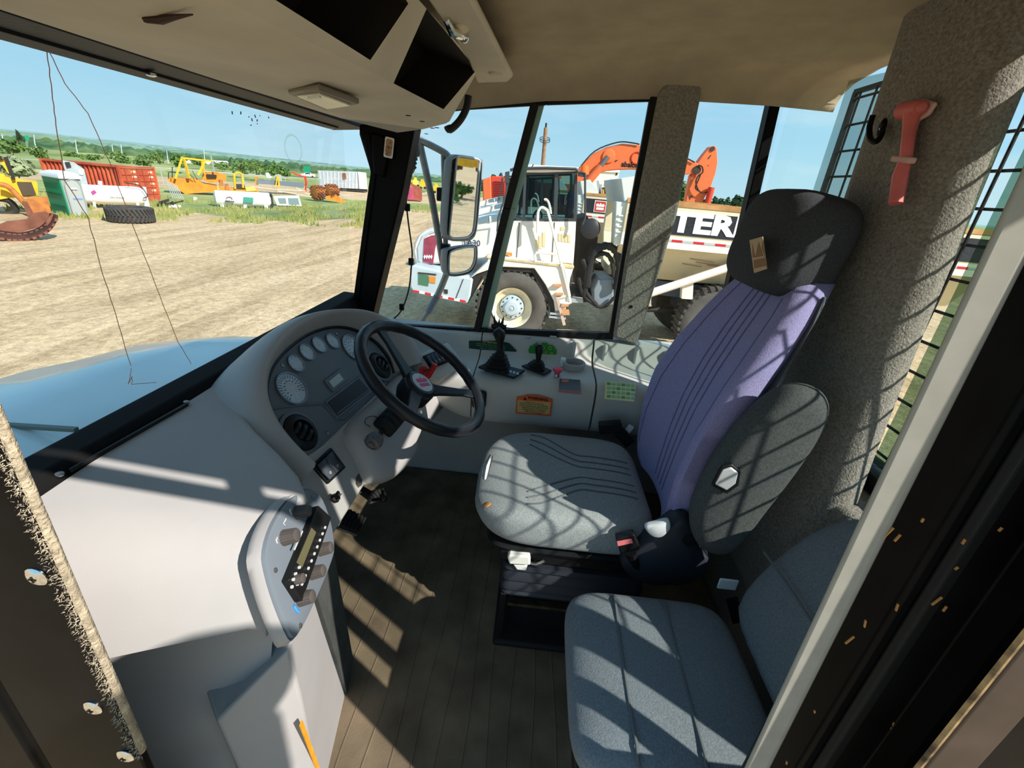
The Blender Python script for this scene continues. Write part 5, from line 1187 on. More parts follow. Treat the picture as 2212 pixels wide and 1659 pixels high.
mb = MB(); mb.cyl(F(195, 463, -.2), F(195, 463, .0), .14, seg=14); mb.bar(F(200, 455), F(235, 458), .08, .05); mb.build('stand_wheel', M_DARK, tk)
# big tyre lying flat
F = Face(287, 484); R_ = F.k*54; c = F.g-F.n*R_; Ht = F(287, 450).z-GZ
ty = thing('loader_tyre', 'big worn black loader tyre lying flat on the gravel', 'tyre', tuple(c))
mb = MB(); mb.lathe([(R_*.62, .02), (R_*.86, 0), (R_*.96, Ht*.18), (R_*.97, Ht*.5), (R_*.96, Ht*.82), (R_*.86, Ht), (R_*.62, Ht*.97), (R_*.55, Ht*.7), (R_*.55, Ht*.3)], c, UP, 48, caps=False); tb_ = mb.build('carcass', M_TYRE, ty)
lg = None
for k in range(34):
    for s in (0, 1):
        a0 = 2*pi*(k+.5*s)/34; 
        pts = [(a0+.0, Ht*(.08 if s == 0 else .92)), (a0+.10, Ht*(.30 if s == 0 else .70)), (a0+.17, Ht*(.52 if s == 0 else .48))]
        Pp = [c+Vector((cos(q)*R_*.985, sin(q)*R_*.985, z)) for q, z in pts]
        mb = MB()
        for u, v in zip(Pp, Pp[1:]): mb.bar(u, v, .085, .07, up=(u-c).normalized())
        mb.build('lug', M_TYRE, ty, smooth=0)
# rusty half ring of a compactor wheel, on the ground
F = Face(60, 520); rr_ = thing('compactor_ring', 'rusty half ring with rows of square teeth lying on the gravel at the far left', 'scrap', tuple(F.g))
poly(F, [(-12, 495), (15, 483), (60, 478), (72, 465), (100, 461), (112, 466), (104, 484), (82, 497), (50, 506), (15, 508), (-12, 505)], .12, 'plate', M_RUST, rr_, .6)
arcs = lambda A: smoothpath([Vector((x, y, 0)) for x, y in A], 5)
A1a = arcs([(-14, 500), (20, 506), (50, 507), (82, 498), (104, 482), (112, 464)]); A2a = arcs([(-14, 512), (20, 519), (52, 519), (88, 510), (112, 492), (124, 468)])
mb = MB(); mb.grid([[F(p.x, p.y, .5) for p in A1a], [F(p.x, p.y-3, .1) for p in A2a], [F(p.x, p.y, .0) for p in A2a]]); mb.build('rim_band', mat('dark rust', (74, 46, 38), .9, noise=(4, .3)), rr_, thick=.05)
for A, d0, dy in ((A1a, .40, 3), (A2a, .0, -1)):
    for k in range(1, len(A)-1, 2):
        p = A[k]; t = (A[k+1]-A[k-1]); an = math.atan2(-t.y, t.x); P0 = F(p.x, p.y+dy, d0)
        mb = MB(); mb.box(P0, (F.k*9, .16, F.k*6), Matrix((F.r*cos(an)+UP*sin(an), -F.n, -F.r*sin(an)+UP*cos(an))).transposed()); mb.build('tooth', M_RUST, rr_)
poly(F, [(100, 480), (114, 462), (122, 464), (127, 476), (118, 490), (104, 502)], .1, 'end_plate', M_RUST, rr_, .25)
# yellow bulldozer with its rusty blade
F = Face(60, 466); dz = thing('bulldozer', 'yellow crawler bulldozer with rusty blade at the left edge behind the toilet', 'bulldozer', tuple(F.g))
poly(F, [(-40, 388), (0, 380), (36, 388), (52, 392), (82, 396), (84, 424), (60, 428), (20, 430), (-40, 440)], 1.4, 'engine_hood', M_YELL, dz, .6)
poly(F, [(37, 394), (69, 395), (80, 424), (50, 424)], .06, 'radiator_grille', mat('grille brown', (84, 70, 56), .8), dz, .5)
poly(F, [(-40, 372), (10, 378), (12, 392), (-40, 392)], 1.2, 'cowl', M_YELL, dz, .7)
for pts in (((7, 340), (17, 339), (34, 388), (27, 390)), ((-10, 342), (4, 340), (8, 346), (-10, 350))): poly(F, pts, .15, 'lift_ram', mat('black ram', (40, 38, 36), .5), dz, .4)
poly(F, [(-4, 344), (12, 340), (26, 372), (18, 376)], .1, 'ram_rod', M_YELL, dz, .5)
mb = MB(); mb.tube(smoothpath([F(px, py, .1) for px, py in ((0, 398), (18, 404), (40, 425), (62, 450), (72, 466))], 3), .11, 8); mb.build('push_arm', M_RUSTO, dz)
poly(F, [(50, 432), (62, 425), (101, 424), (112, 462), (74, 468), (56, 445)], .22, 'blade', M_RUSTO, dz, -.3, .03); poly(F, [(48, 434), (58, 434), (76, 466), (58, 464)], .3, 'blade_side', M_RUST, dz, -.35)
mb = MB(); mb.tube(smoothpath([F(px, py, .8) for px, py in ((-30, 434), (10, 434), (30, 446), (34, 462), (10, 468), (-30, 468))], 4, closed=True), .14, 6, closed=True); mb.build('track', M_DARK, dz)
# orange grader chassis with an A frame gantry
F = Face(420, 421); gr_ = thing('gantry_paver', 'orange paving machine with a tall A frame gantry among weeds', 'machine', tuple(F.g))
poly(F, [(362, 386), (375, 384), (430, 388), (438, 396), (470, 402), (470, 414), (400, 420), (366, 398)], 2.2, 'chassis', M_ORAN, gr_, .4)
poly(F, [(440, 372), (470, 372), (490, 380), (488, 392), (452, 396), (436, 388)], 1.4, 'engine', M_ORAN, gr_, .3); poly(F, [(446, 376), (468, 378), (468, 384), (448, 384)], .3, 'engine_bay', M_DARK, gr_, .1)
for a, b in (((393, 341), (379, 386)), ((397, 341), (409, 385)), ((437, 347), (440, 374)), ((443, 348), (428, 378))): mb = MB(); mb.bar(F(*a), F(*b), F.k*4.5, F.k*4.5); mb.build('gantry_leg', M_YELL, gr_)
mb = MB(); mb.bar(F(391, 341), F(458, 348), F.k*4.5, F.k*4); mb.build('gantry_beam', M_YELL, gr_)
mb = MB(); mb.bar(F(455, 336), F(463, 372), F.k*2.6); mb.build('exhaust_stack', M_STEELG, gr_)
for a, b in (((364, 372), (364, 386)), ((372, 360), (372, 384)), ((364, 372), (392, 374)), ((405, 374), (420, 385)), ((415, 368), (425, 386))): mb = MB(); mb.bar(F(*a), F(*b), F.k*1.3); mb.build('rail', M_DARK, gr_)
for i, (px, py) in enumerate(((474, 388), (486, 397))): poly(F, [(px, py), (px+7, py), (px+9, py+14), (px, py+14)], .5, 'seat', M_RUSTO, gr_, -.2)
# yellow roller with hoop
F = Face(500, 416); rl = thing('compaction_roller', 'small yellow roller with a tall roll hoop behind the second white tank', 'roller', tuple(F.g))
mb = MB(); mb.tube(smoothpath([F(px, py) for px, py in ((508, 408), (506, 382), (509, 375), (516, 373), (522, 377), (524, 390), (525, 406))], 4), F.k*2.6, 8); mb.build('roll_hoop', M_YELL, rl)
poly(F, [(433, 398), (445, 395), (470, 402), (474, 410), (440, 410)], .8, 'bonnet', mat('bright yellow', (240, 222, 90), .5), rl); poly(F, [(530, 405), (548, 404), (556, 412), (532, 413)], .8, 'tank', mat('bright yellow', (240, 222, 90), .5), rl)
mb = MB(); mb.cyl(F(446, 416, -.1), F(446, 416, .8), F.k*13, seg=20); mb.build('drum', M_DARK, rl); poly(F, [(506, 398), (528, 398), (530, 408), (505, 408)], .5, 'seat', M_DARK, rl)
poly(F, [(470, 404), (556, 408), (560, 416), (470, 414)], .9, 'frame', M_ORAN, rl, .1)
# second white tank with lettering
F = Face(525, 450); t2 = thing('road_tank', 'long white tank with dark lettering and a green label lying in the weeds', 'tank', tuple(F.g))
R_ = F.k*17.5; a, b = F(466, 428.5, R_), F(582, 433.5, R_); ax = (b-a).normalized(); L = (b-a).length
mb = MB(); mb.lathe([(R_*.5, -.12), (R_, 0), (R_, L), (R_*.9, L+.1)], a, ax, 24); tb2 = mb.build('tank_shell', M_TANKW, t2)
poly(F, [(526, 425), (547, 427), (547, 438), (526, 437)], .03, 'green_label', mat('teal label', (60, 150, 130), .5), tb2, -.06)
mb = MB(); mb.tube([F(495+7*cos(t), 431-6*sin(t), -.05) for t in [radians(10+17*k) for k in range(10)]], F.k*.9, 4); mb.build('arc_emblem', mat('dark red print', (150, 60, 60), .5), tb2)
text('tank_text', 'abalone', F.k*6, M_INK, tb2, F(496, 434.5, -.06), F.r*1+UP*-.03, UP, bold=.008)
mb = MB(); mb.bar(F(502, 419, .15), F(548, 420.5, .15), F.k*1.2, .05); mb.build('rail', M_STEELG, tb2)
for px in (480, 530, 575): poly(F, [(px-4, 444), (px+4, 444), (px+4, 451), (px-4, 451)], R_*1.4, 'saddle', M_TANKW, t2, .1)
poly(F, [(583, 418), (588, 420), (592, 446), (588, 450), (584, 448)], 1.0, 'end_frame', M_DARK, t2, .1)
# white pickup canopy
F = Face(625, 447); cp_ = thing('pickup_canopy', 'white pickup canopy with a dark side window standing on the ground', 'canopy', tuple(F.g))
poly(F, [(590, 425), (646, 424), (652, 446), (598, 444)], 1.2, 'shell', M_TANKW, cp_, 0, .03); poly(F, [(622, 428), (644, 428), (647, 442), (624, 442)], .03, 'window', mat('grey glass', (130, 150, 150), .2), cp_, -.02); poly(F, [(600, 428), (617, 428), (619, 440), (604, 440)], .03, 'window', mat('grey glass', (170, 190, 190), .2), cp_, -.02)
# sheepsfoot roller
F = Face(690, 436); sf = thing('sheepsfoot_roller', 'rusty orange sheepsfoot roller with spiked drums near the pillar', 'roller', tuple(F.g))
for px, py in ((678, 416), (708, 413)):
    c = F(px, py, .2); ax = (F.r*.75-F.n*.66).normalized(); R_ = F.k*12
    mb = MB(); mb.lathe([(R_*.85, 0), (R_, .02), (R_, 1.0), (R_*.85, 1.02)], c, ax, 24); dm = mb.build('drum', M_RUSTO, sf)
    u, v, _ = basis(ax)
    for j in range(5):
        for k in range(14):
            q = 2*pi*(k+.5*(j % 2))/14; d = u*cos(q)+v*sin(q); mb = MB(); mb.bar(c+ax*(.1+.2*j)+d*R_, c+ax*(.1+.2*j)+d*(R_+F.k*4), .14, .12); mb.build('foot', M_RUST if (k % 3) else M_RUSTO, dm)
poly(F, [(704, 424), (724, 420), (748, 436), (738, 440), (722, 434), (706, 432)], .6, 'drawbar', M_ORAN, sf)
# grey corrugated trailer body
F = Face(738, 413); tr_ = thing('trailer_body', 'grey corrugated trailer body parked at the far side of the yard', 'trailer', tuple(F.g))
poly(F, [(686, 368), (772, 371), (774, 408), (690, 404)], 3, 'side', M_STEELG, tr_, .05)
for k in range(11): mb = MB(); mb.bar(F(690+k*8, 369.5+.3*k), F(693+k*7.6, 404+.35*k), F.k*1.3, F.k*2); mb.build('rib', mat('pale steel', (206, 214, 218), .5), tr_)
poly(F, [(773, 371), (791, 373), (794, 409), (776, 408)], 3, 'end_panel', mat('pale steel', (206, 214, 218), .5), tr_, .05); poly(F, [(690, 404), (794, 409), (794, 415), (730, 412)], 2, 'chassis', M_DARK, tr_, .2); poly(F, [(739, 374), (747, 374), (748, 387), (740, 387)], .1, 'rust_patch', M_RUST, tr_, -.1)
# flatbed with a grey beam, A-frame, red crane, pickup, sign, far tank trailer
F = Face(610, 420); fb = thing('flatbed_trailer', 'flatbed trailer carrying a long grey steel box beam', 'trailer', tuple(F.g))
poly(F, [(555, 388), (600, 391), (656, 396), (656, 406), (600, 400), (555, 397)], 1.5, 'box_beam', mat('slate steel', (112, 122, 132), .6), fb); poly(F, [(551, 382), (556, 382), (557, 400), (551, 400)], 1.2, 'head_board', M_ORAN, fb, .1)
poly(F, [(594, 404), (598, 378), (602, 378), (605, 404), (601, 404), (600, 386), (597, 404)], .4, 'yellow_stand', M_YELL, fb, -.3); poly(F, [(594, 378), (600, 376), (607, 378), (610, 392), (596, 390)], .8, 'grey_cover', M_STEELG, fb, .3)
for a, b in (((590, 410), (640, 418)), ((600, 408), (660, 412)), ((640, 405), (668, 420)), ((570, 406), (600, 410)), ((610, 415), (672, 424)), ((545, 402), (590, 408))): mb = MB(); mb.bar(F(*a, -.6), F(*b, -.8), F.k*2); mb.build('timber', mat('bleached timber', (206, 196, 176), .9), fb)
F = Face(660, 415); rc = thing('red_crane', 'small red knuckle crane arm raised beside the grey trailer body', 'crane', tuple(F.g))
for a, b, w in (((628, 371), (640, 377), 3.5), ((638, 376), (661, 383), 4), ((659, 380), (662, 398), 4.5), ((661, 396), (660, 416), 2.2)): mb = MB(); mb.bar(F(*a), F(*b), F.k*w, F.k*3); mb.build('arm', mat('crane red', (214, 64, 44), .5), rc)
F = Face(668, 386); pk = thing('pickup_truck', 'small white pickup truck driving past beyond the yard fence', 'pickup', tuple(F.g))
poly(F, [(650, 376), (656, 375), (660, 372), (670, 372), (673, 376), (681, 377), (681, 382), (650, 380)], 1.5, 'body', M_TANKW, pk); poly(F, [(660, 373), (669, 373), (671, 376), (659, 376)], .05, 'window', M_DARK, pk, -.04)
for px in (656, 675): mb = MB(); mb.cyl(F(px, 381.5, -.05), F(px, 381.5, .2), F.k*2.2, seg=10); mb.build('wheel', M_DARK, pk)
M_SIGN = mat('highway sign green', (10, 140, 104), .5)
for i, (g0, bx, lb) in enumerate(((Face(663, 388), (656, 359, 670, 372), 'green highway sign on posts beyond the red crane'), (Face(58, 330), (53, 292, 62, 303), 'green highway sign on the grassy rise at far left'))):
    sg = thing('road_sign', lb, 'sign', tuple(g0.g)); x0, y0, x1, y1 = bx; poly(g0, [(x0, y0), (x1, y0+1), (x1+.5, y1+1), (x0+.5, y1)], .1, 'sign_board', M_SIGN, sg)
    for px in (x0+3, x1-3): mb = MB(); mb.bar(g0(px, y1-1, .15), g0(px+1, y1+16, .15), g0.k*.8); mb.build('post', M_STEELG, sg)
F = Face(450, 365); ft = thing('tank_trailer', 'white tank trailer far off behind the orange gantry', 'trailer', tuple(F.g))
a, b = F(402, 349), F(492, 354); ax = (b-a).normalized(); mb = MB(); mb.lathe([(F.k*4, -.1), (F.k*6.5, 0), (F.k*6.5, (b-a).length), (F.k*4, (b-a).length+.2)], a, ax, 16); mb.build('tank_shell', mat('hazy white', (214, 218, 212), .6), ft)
poly(F, [(484, 352), (494, 354), (494, 364), (484, 362)], 1, 'tail', M_STEELG, ft, -.2)
for px in (470, 486): mb = MB(); mb.cyl(F(px, 361), F(px, 361, .4), F.k*2.6, seg=10); mb.build('wheel', M_DARK, ft)
F = Face(578, 398); at_ = thing('white_tail_fin', 'white upright fin shaped panel sticking up behind the grey beam', 'panel', tuple(F.g)); poly(F, [(573, 374), (580, 373), (588, 384), (577, 384)], .1, 'panel', M_TANKW, at_); mb = MB(); mb.bar(F(582, 384), F(583, 398), F.k*2); mb.build('post', M_STEELG, at_)
# leaning pipes and scrap by the gantry machine
F = Face(380, 430)
for k in range(6):
    mb = MB(); px = 358+4.5*k; mb.tube([F(px, 390+k*2, .2), F(px+16, 430, .1)], F.k*1.1, 6); tag(mb.build('steel_pipe', M_STEELG), 'grey steel pipe leaning beside the orange gantry machine, '+'first second third fourth fifth sixth'.split()[k]+' from the left', 'pipe', 'leaning pipes by the gantry machine')
F = Face(376, 452); mb = MB(); 
for k in range(9): mb.ball(F(367+random.uniform(0, 22), 446+random.uniform(-3, 3), random.uniform(0, .3)), F.k*random.uniform(2.5, 4.5), 7, 5)
o = tag(mb.build('scrap_heap', mat('pale scrap', (214, 210, 200), .8)), 'small heap of pale scrap at the edge of the gravel', 'scrap', kind='stuff')
F = Face(345, 447); mb = MB()
for k in range(8): a = F(330+random.uniform(0, 30), 436+random.uniform(0, 8)); mb.bar(a, a+F.r*random.uniform(.4, 1.2)+UP*random.uniform(-.1, .3), .08)
tag(mb.build('scrap_iron', M_DARK), 'dark tangle of scrap iron at the foot of the container', 'scrap', kind='stuff')
F = Face(422, 433); mb = MB(); mb.cyl(F(421, 433), F(422, 426), F.k*4.5, seg=12); tag(mb.build('bucket', M_WHITE), 'small white bucket standing in the weeds', 'bucket')
# fence along the far side of the yard
F = Face(300, 402); fe = thing('chain_fence', 'galvanised fence rail on posts running behind the yard machines', 'fence', tuple(F.g))
P = [gz(-40, 398)+Vector((4, 4, 0)), gz(95, 400)+Vector((6, 6, 0)), gz(345, 408)+Vector((8, 6, 0)), gz(520, 412)+Vector((4, 2, 0)), gz(760, 416)]
for a, b in zip(P, P[1:]):
    mb = MB(); mb.cyl(a+UP*1.6, b+UP*1.6, .05, seg=6); mb.build('rail', M_STEELG, fe); n = max(2, int((b-a).length/5))
    for k in range(n): mb = MB(); q = lerp(a, b, k/n); mb.cyl(q, q+UP*1.65, .05, seg=6); mb.build('post', M_STEELG, fe)
# light poles beside the road
for i, (px, y0, y1) in enumerate(((6, 290, 300), (75, 291, 309), (165, 302, 320), (244, 312, 328), (263, 312, 328), (442, 322, 342), (362, 324, 342))):
    g = at_z(px, max(y1, 330), GZ) if False else CAM + ray(px, y1).normalized()*170; mb = MB(); Fp = Face(px, y1, g); a, b = Fp(px-2, y0), Fp(px, y1); mb.tube([b-UP*3, b, a], [.11, .11, .07], 6)
    tag(mb.build('light_pole', mat('pole grey', (196, 200, 200), .6)), 'thin grey light pole by the distant road, '+('first second third fourth fifth sixth seventh'.split()[sorted((6, 75, 165, 244, 263, 362, 442)).index(px)])+' from the left', 'pole', 'light poles along the distant road')
# ---------------------------------------------------------------- bushes, trees, weeds
def leafmat(name, a, b): return mat(name, a, 0.9, noise=(1.2, 0.4, 0.3, 0.7), c2=b, spec=0.1)
M_LEAF = leafmat('bush leaves', (62, 92, 48), (112, 140, 72)); M_LEAFG = leafmat('grey willow leaves', (128, 140, 104), (168, 172, 132)); M_LEAFD = leafmat('dark spruce needles', (38, 62, 44), (70, 96, 62)); M_BARK = mat('bark', (84, 70, 58), .9)
def foliage(mb, c, r, n, s, flat=0.0):
    c = Vector(c)
    lumps = [(c+Vector((random.uniform(-.6, .6)*r[0], random.uniform(-.6, .6)*r[1], random.uniform(-.45, .5)*r[2])), random.uniform(.4, .62)) for _ in range(7)]+[(c, .75)]
    for _ in range(n):
        lc, lr = random.choice(lumps); d = Vector((random.gauss(0, 1), random.gauss(0, 1), random.gauss(0, 1))).normalized()
        p = lc+Vector((d.x*r[0], d.y*r[1], d.z*r[2]))*lr*random.uniform(.75, 1.05); p.z = max(p.z, c.z-r[2]*.7)
        nn = (d+Vector((random.uniform(-.7, .7), random.uniform(-.7, .7), random.uniform(-.3, .9)))).normalized(); u, v, _ = basis(nn if abs(nn.z) < .98 else Vector((1, 0, .2)))
        k = s*random.uniform(.6, 1.3); mb.face([p-u*k-v*k*.5, p+u*k-v*k*.5, p+u*k*.4+v*k, p-u*k*.6+v*k*.8])
def bush(px, py, w, h, m, label, grp=None, dist=None, n=420, name='bush'):
    g = gz(px, py) if dist is None else (CAM+ray(px, py).normalized()*dist)
    F = Face(px, py, g); W_, H_ = F.k*w/2, F.k*h/2
    t = thing(name, label, 'bush' if name == 'bush' else 'tree', tuple(g), grp)
    mb = MB(); foliage(mb, g+UP*H_*.72, (W_, W_*.7, H_*1.15), n, max(W_, H_)*.09); mb.build('foliage', m, t, smooth=0)
    mb = MB(); mb.cyl(g-UP*.2, g+UP*H_*.9, H_*.06, H_*.03, 6); mb.build('stem', M_BARK, t)
ORD = ['first', 'second', 'third', 'fourth', 'fifth', 'sixth', 'seventh', 'eighth', 'ninth', 'tenth', 'eleventh', 'twelfth', 'thirteenth', 'fourteenth', 'fifteenth']
GB = 'bushes on the slope behind the yard'; LB = 'dark green bush on the slope behind the yard machines'
for i, (px, py, w, h, d) in enumerate(sorted(((205, 345, 60, 16, 95), (262, 350, 66, 26, 90), (310, 356, 64, 30, 88), (345, 352, 48, 30, 86), (388, 360, 70, 36, 92), (520, 374, 66, 34, 90), (555, 376, 60, 30, 96), (590, 378, 64, 30, 94), (620, 382, 50, 22, 98), (480, 366, 50, 20, 120), (160, 338, 50, 12, 120), (430, 356, 60, 18, 130)))):
    bush(px, py, w, h, M_LEAF, LB+', '+ORD[i]+' from the left', GB, d+7*(i % 3), 300)
bush(28, 330, 90, 44, M_LEAF, 'large green bush on the rise below the bent spruce at far left', None, 70, 500)
bush(85, 340, 60, 34, M_LEAF, 'green bush spilling down the rise right of the large bush', None, 72, 400)
bush(40, 378, 130, 62, M_LEAFG, 'grey green willow thicket behind the bulldozer', None, 50, 700)
bush(120, 372, 60, 40, M_LEAFG, 'pale willow scrub between the bulldozer and the container', None, 60, 400)
g = CAM+ray(40, 306).normalized()*75; F = Face(40, 306, g); st = thing('bent_spruce', 'wind bent dark spruce tree on the rise at far left', 'tree', tuple(g))
mb = MB(); mb.tube([F(42, 318), F(38, 296), F(33, 279)], [.14, .10, .02], 6); mb.build('trunk', M_BARK, st)
mb = MB()
for k in range(150):
    t = random.random()**.8; c0 = F(33+9*t, 279+22*t); d = F.r*random.uniform(-.45, 1.0)*F.k*16*t+UP*random.uniform(-.25, .05)*t+F.n*random.uniform(-.5, .5)*t; mb.face([c0, c0+d+UP*.12, c0+d*.9-UP*.1])
mb.build('needles', M_LEAFD, st, smooth=0)
# tree line seen past the right hand pillar
for i in range(15):
    px = 1438+i*13+random.uniform(-3, 3); top = 388 if px < 1478 else (402 if px < 1500 else 424+random.uniform(-5, 4)); d = 62+6*(i%3) if px < 1500 else 100+14*(i%3)
    g = CAM+ray(px, 446).normalized()*d; g.z = GZ; F = Face(px, 446, g); base = F(px, 448)
    hh = F(px, top).z-GZ; ww = hh*.22 if px < 1500 else hh*.2
    t = thing('roadside_tree', ('green poplar tree behind the dump body, '+ORD[i]+' from the left') if px < 1500 else ('small dark tree in the distant wood line past the excavator stick, '+ORD[max(0, i-5)]+' from the left'), 'tree', tuple(g), 'poplars behind the dump body' if px < 1500 else 'distant wood line')
    mb = MB(); foliage(mb, g+UP*hh*.55, (ww, ww, hh*.46), 420, hh*.05); mb.build('foliage', M_LEAF if px < 1500 else M_LEAFD, t, smooth=0)
    mb = MB(); mb.cyl(g, g+UP*hh*.8, .14, .05, 6); mb.build('trunk', M_BARK, t)
for i in range(7):
    px = 1030+i*16; g = CAM+ray(px, 400).normalized()*(140+14*(i%2)); g.z = GZ; hh = 4.6+random.uniform(-1, 1); t = thing('roadside_tree', 'dark tree in the far wood line beside the mirror, '+ORD[i]+' from the left', 'tree', tuple(g), 'far wood line')
    mb = MB(); foliage(mb, g+UP*hh*.5, (1.2, 1.2, hh*.5), 160, .5); mb.build('foliage', M_LEAFD, t, smooth=0); mb = MB(); mb.cyl(g, g+UP*2, .2, .1, 5); mb.build('trunk', M_BARK, t)
M_WEED = mat('dry green weeds', (112, 128, 70), 0.95, noise=(.6, .4, .35, .65), c2=(160, 156, 96), spec=0.1)
mb = MB()
for k in range(7000):
    r = random.uniform(30, 46); a = radians(random.uniform(20, 50)) if k % 6 else radians(random.uniform(-2, 24))
    if k % 6 == 0: r = random.uniform(46, 56)
    if sin(r*.9+a*31)+sin(a*57) < -.3: continue
    p = Vector((r*cos(a), r*sin(a), GZ)); h = random.uniform(.08, .34); d = Vector((random.uniform(-.3, .3), random.uniform(-.3, .3), 1))*h; w = Vector((sin(a), -cos(a), 0))*.05
    mb.face([p-w, p+w, p+d])
o = tag(mb.build('weeds', M_WEED, smooth=0), 'dry green weeds growing around the parked machines', 'weeds', kind='stuff')
# our own bonnet, in front of the windscreen
M_HOOD = mat('pale blue white bonnet paint', (208, 220, 218), 0.16, noise=(3, .06)); 
bo = thing('engine_bonnet', 'pale blue white engine bonnet seen through the bottom of the windscreen', 'bonnet', (1.1, 2, 0))
P = lambda px, py, z: at_z(px, py, z)
far = [(-60, 835), (60, 800), (160, 780), (300, 745), (420, 731), (560, 727), (760, 740)]
rows = []
zf = 0.66
fr_ = [P(px, py, zf-.02) for px, py in far]
for p in fr_: p.y = max(p.y, 1.0)
fr0 = [p+Vector((0.25, 0.15, -.3)) for p in fr_]
crp = [(-60, 930), (60, 885), (150, 850), (250, 805), (330, 770), (420, 738), (600, 742)]
cr_ = [P(px, py, zf+.05) for px, py in crp]
for p in cr_: p.y = max(p.y, 1.0)
m1 = [lerp(p, q, .5)+Vector((0, 0, .012)) for p, q in zip(fr_, cr_)]
m2_ = [p.copy() for p in cr_]
nr_ = [Vector((max(0.1, p.x*0.5+0.2), 1.0, zf-.06)) for p in fr_]
mb = MB(); mb.grid([fr0, fr_, m1, m2_, nr_]); mb.build('bonnet_skin', M_HOOD, bo, smooth=40)
mb = MB(); mb.bar(at_z(-40, 915, .70), at_z(165, 928, .70), .014, .010); mb.build('cowl_bar', mat('grey green cowl', (96, 108, 100), .5), bo)
# ================================================================ articulated dump trucks
M_CREAM = mat('cream white truck paint', (236, 229, 218), 0.45, noise=(1.6, 0.06)); M_TGREY = mat('blue grey paint and shade tone', (186, 200, 206), 0.45, noise=(2, .06)); M_BODYC = mat('sandy cream dump body paint', (226, 214, 180), 0.6, noise=(1.2, 0.1), c2=(206, 192, 158))
M_STR = mat('black stripe', (44, 46, 52), 0.5, noise=(20, .3)); M_TGLS = glass('cab glass outside', (150, 180, 182)); M_TY2 = mat('dusty truck tyre', (92, 88, 82), 0.95, noise=(4, .2)); M_RIM = mat('cream rim', (226, 214, 184), .55, noise=(5, .12)); M_MAROON = mat('maroon grille', (150, 66, 84), .5, noise=(8, .15)); M_LET = mat('white lettering', (240, 240, 236), .5)
M_REFR = mat('red reflector tape', (200, 48, 56), .4); M_REFW = mat('white reflector tape', (236, 232, 226), .4); M_RUSTE = mat('rusty top edge', (190, 140, 90), .8, noise=(3, .3)); M_IRON = mat('greasy dark iron', (62, 56, 50), .7, noise=(6, .3))
TX = 9.4
tp = lambda px, py, d=0.0: at_x(px, py, TX+d)
def tpoly(pts, d0, th, name, m, par, bevel=0.0):
    mb = MB(); mb.prism([at_x(px, py, TX) + Vector((d0, 0, 0)) for px, py in pts], (th, 0, 0)); return mb.build(name, m, par, bevel=bevel)
tr1 = thing('dump_truck', 'nearest cream articulated dump truck with white lettering on a black stripe, parked alongside', 'truck', (10.85, 0, GZ), 'articulated dump trucks parked in a row')
def truck_wheel(y, z, near):
    x0 = TX+.03 if near else TX+2.84-.6; s = -1 if near else 1; xo = x0 if near else x0+.6
    c = Vector((xo, y, GZ+z)); ax = Vector((-s, 0, 0)); R = .80
    mb = MB(); mb.lathe([(.43, .05), (.50, .0), (.66, -.01), (.75, .04), (.785, .12), (.79, .30), (.785, .48), (.75, .56), (.60, .60), (.43, .56)], c, ax, 44, caps=False); w = mb.build('tyre', M_TY2, tr1)
    if near:
        lugs = MB()
        for k in range(36):
            for j, (h0, h1) in enumerate(((.03, .30), (.30, .57))):
                a = 2*pi*(k+.5*j)/36; a2 = a+(.06 if j == 0 else -.06); u = Vector((0, cos(a), sin(a))); u2 = Vector((0, cos(a2), sin(a2)))
                lugs.bar(c+ax*h0+u*.775, c+ax*h1+u2*.785, .06, .05, up=u)
        o = lugs.build('tread_lugs', M_TY2, w, smooth=0); o['kind'] = 'stuff'
    mb = MB(); mb.lathe([(.43, .03), (.435, .00), (.40, .02), (.36, .10), (.27, .14), (.27, .10)], c, ax, 36, caps=False); r = mb.build('rim', M_RIM, w)
    mb = MB(); mb.lathe([(.27, .14), (.25, .06), (.17, .05), (.165, .0), (.14, -.03), (.06, -.04)], c, ax, 28, caps=False); mb.lathe([(.165, .0), (.001, -.04)], c, ax, 28, caps=False); h = mb.build('hub', M_TGREY, w)
    if near:
        mb = MB()
        for k in range(12): q = 2*pi*k/12; P = c+ax*.075+Vector((0, cos(q), sin(q)))*.215; mb.cyl(P, P-ax*.03, .016, seg=6)
        o = mb.build('wheel_nuts', M_IRON, w); o['kind'] = 'stuff'
for y, z in ((.42, .78), (-3.95, .80), (-5.75, .80)):
    for n_ in (True, False): truck_wheel(y, z, n_)
# bonnet, grille, bumper
mb = MB(); rows = []
prof = [(896, 577), (889, 545), (893, 525), (903, 507), (918, 497), (948, 490), (1000, 478), (1040, 466), (1095, 455), (1095, 556)]
for d, s in ((.42, .90), (.50, .97), (.75, 1.0), (2.15, 1.0), (2.40, .97), (2.48, .90)):
    P = [at_x(px, py, TX+.5)+Vector((d-.5, 0, 0)) for px, py in prof]; c = sum(P, Vector())/len(P); rows.append([Vector((p.x, c.y+(p.y-c.y)*s, c.z+(p.z-c.z)*s)) for p in P])
mb.loft(rows); bn1 = mb.build('bonnet', M_CREAM, tr1, bevel=0.02)
tpoly([(906, 520), (922, 513), (938, 512), (930, 545), (926, 577), (903, 572)], .40, .03, 'side_grille', M_MAROON, bn1)
tpoly([(892, 540), (903, 512), (918, 503), (930, 500), (936, 503), (918, 509), (905, 520), (899, 572), (894, 570)], .395, .03, 'grille_band', M_TGREY, bn1)  # grey of the shaded bonnet front is put into this band's colour
for k in range(4): tpoly([(905+5*k, 560), (907.5+5*k, 556), (910+5*k, 560), (907+5*k, 566)], .385, .02, 'grille_chevron', M_LET, bn1)
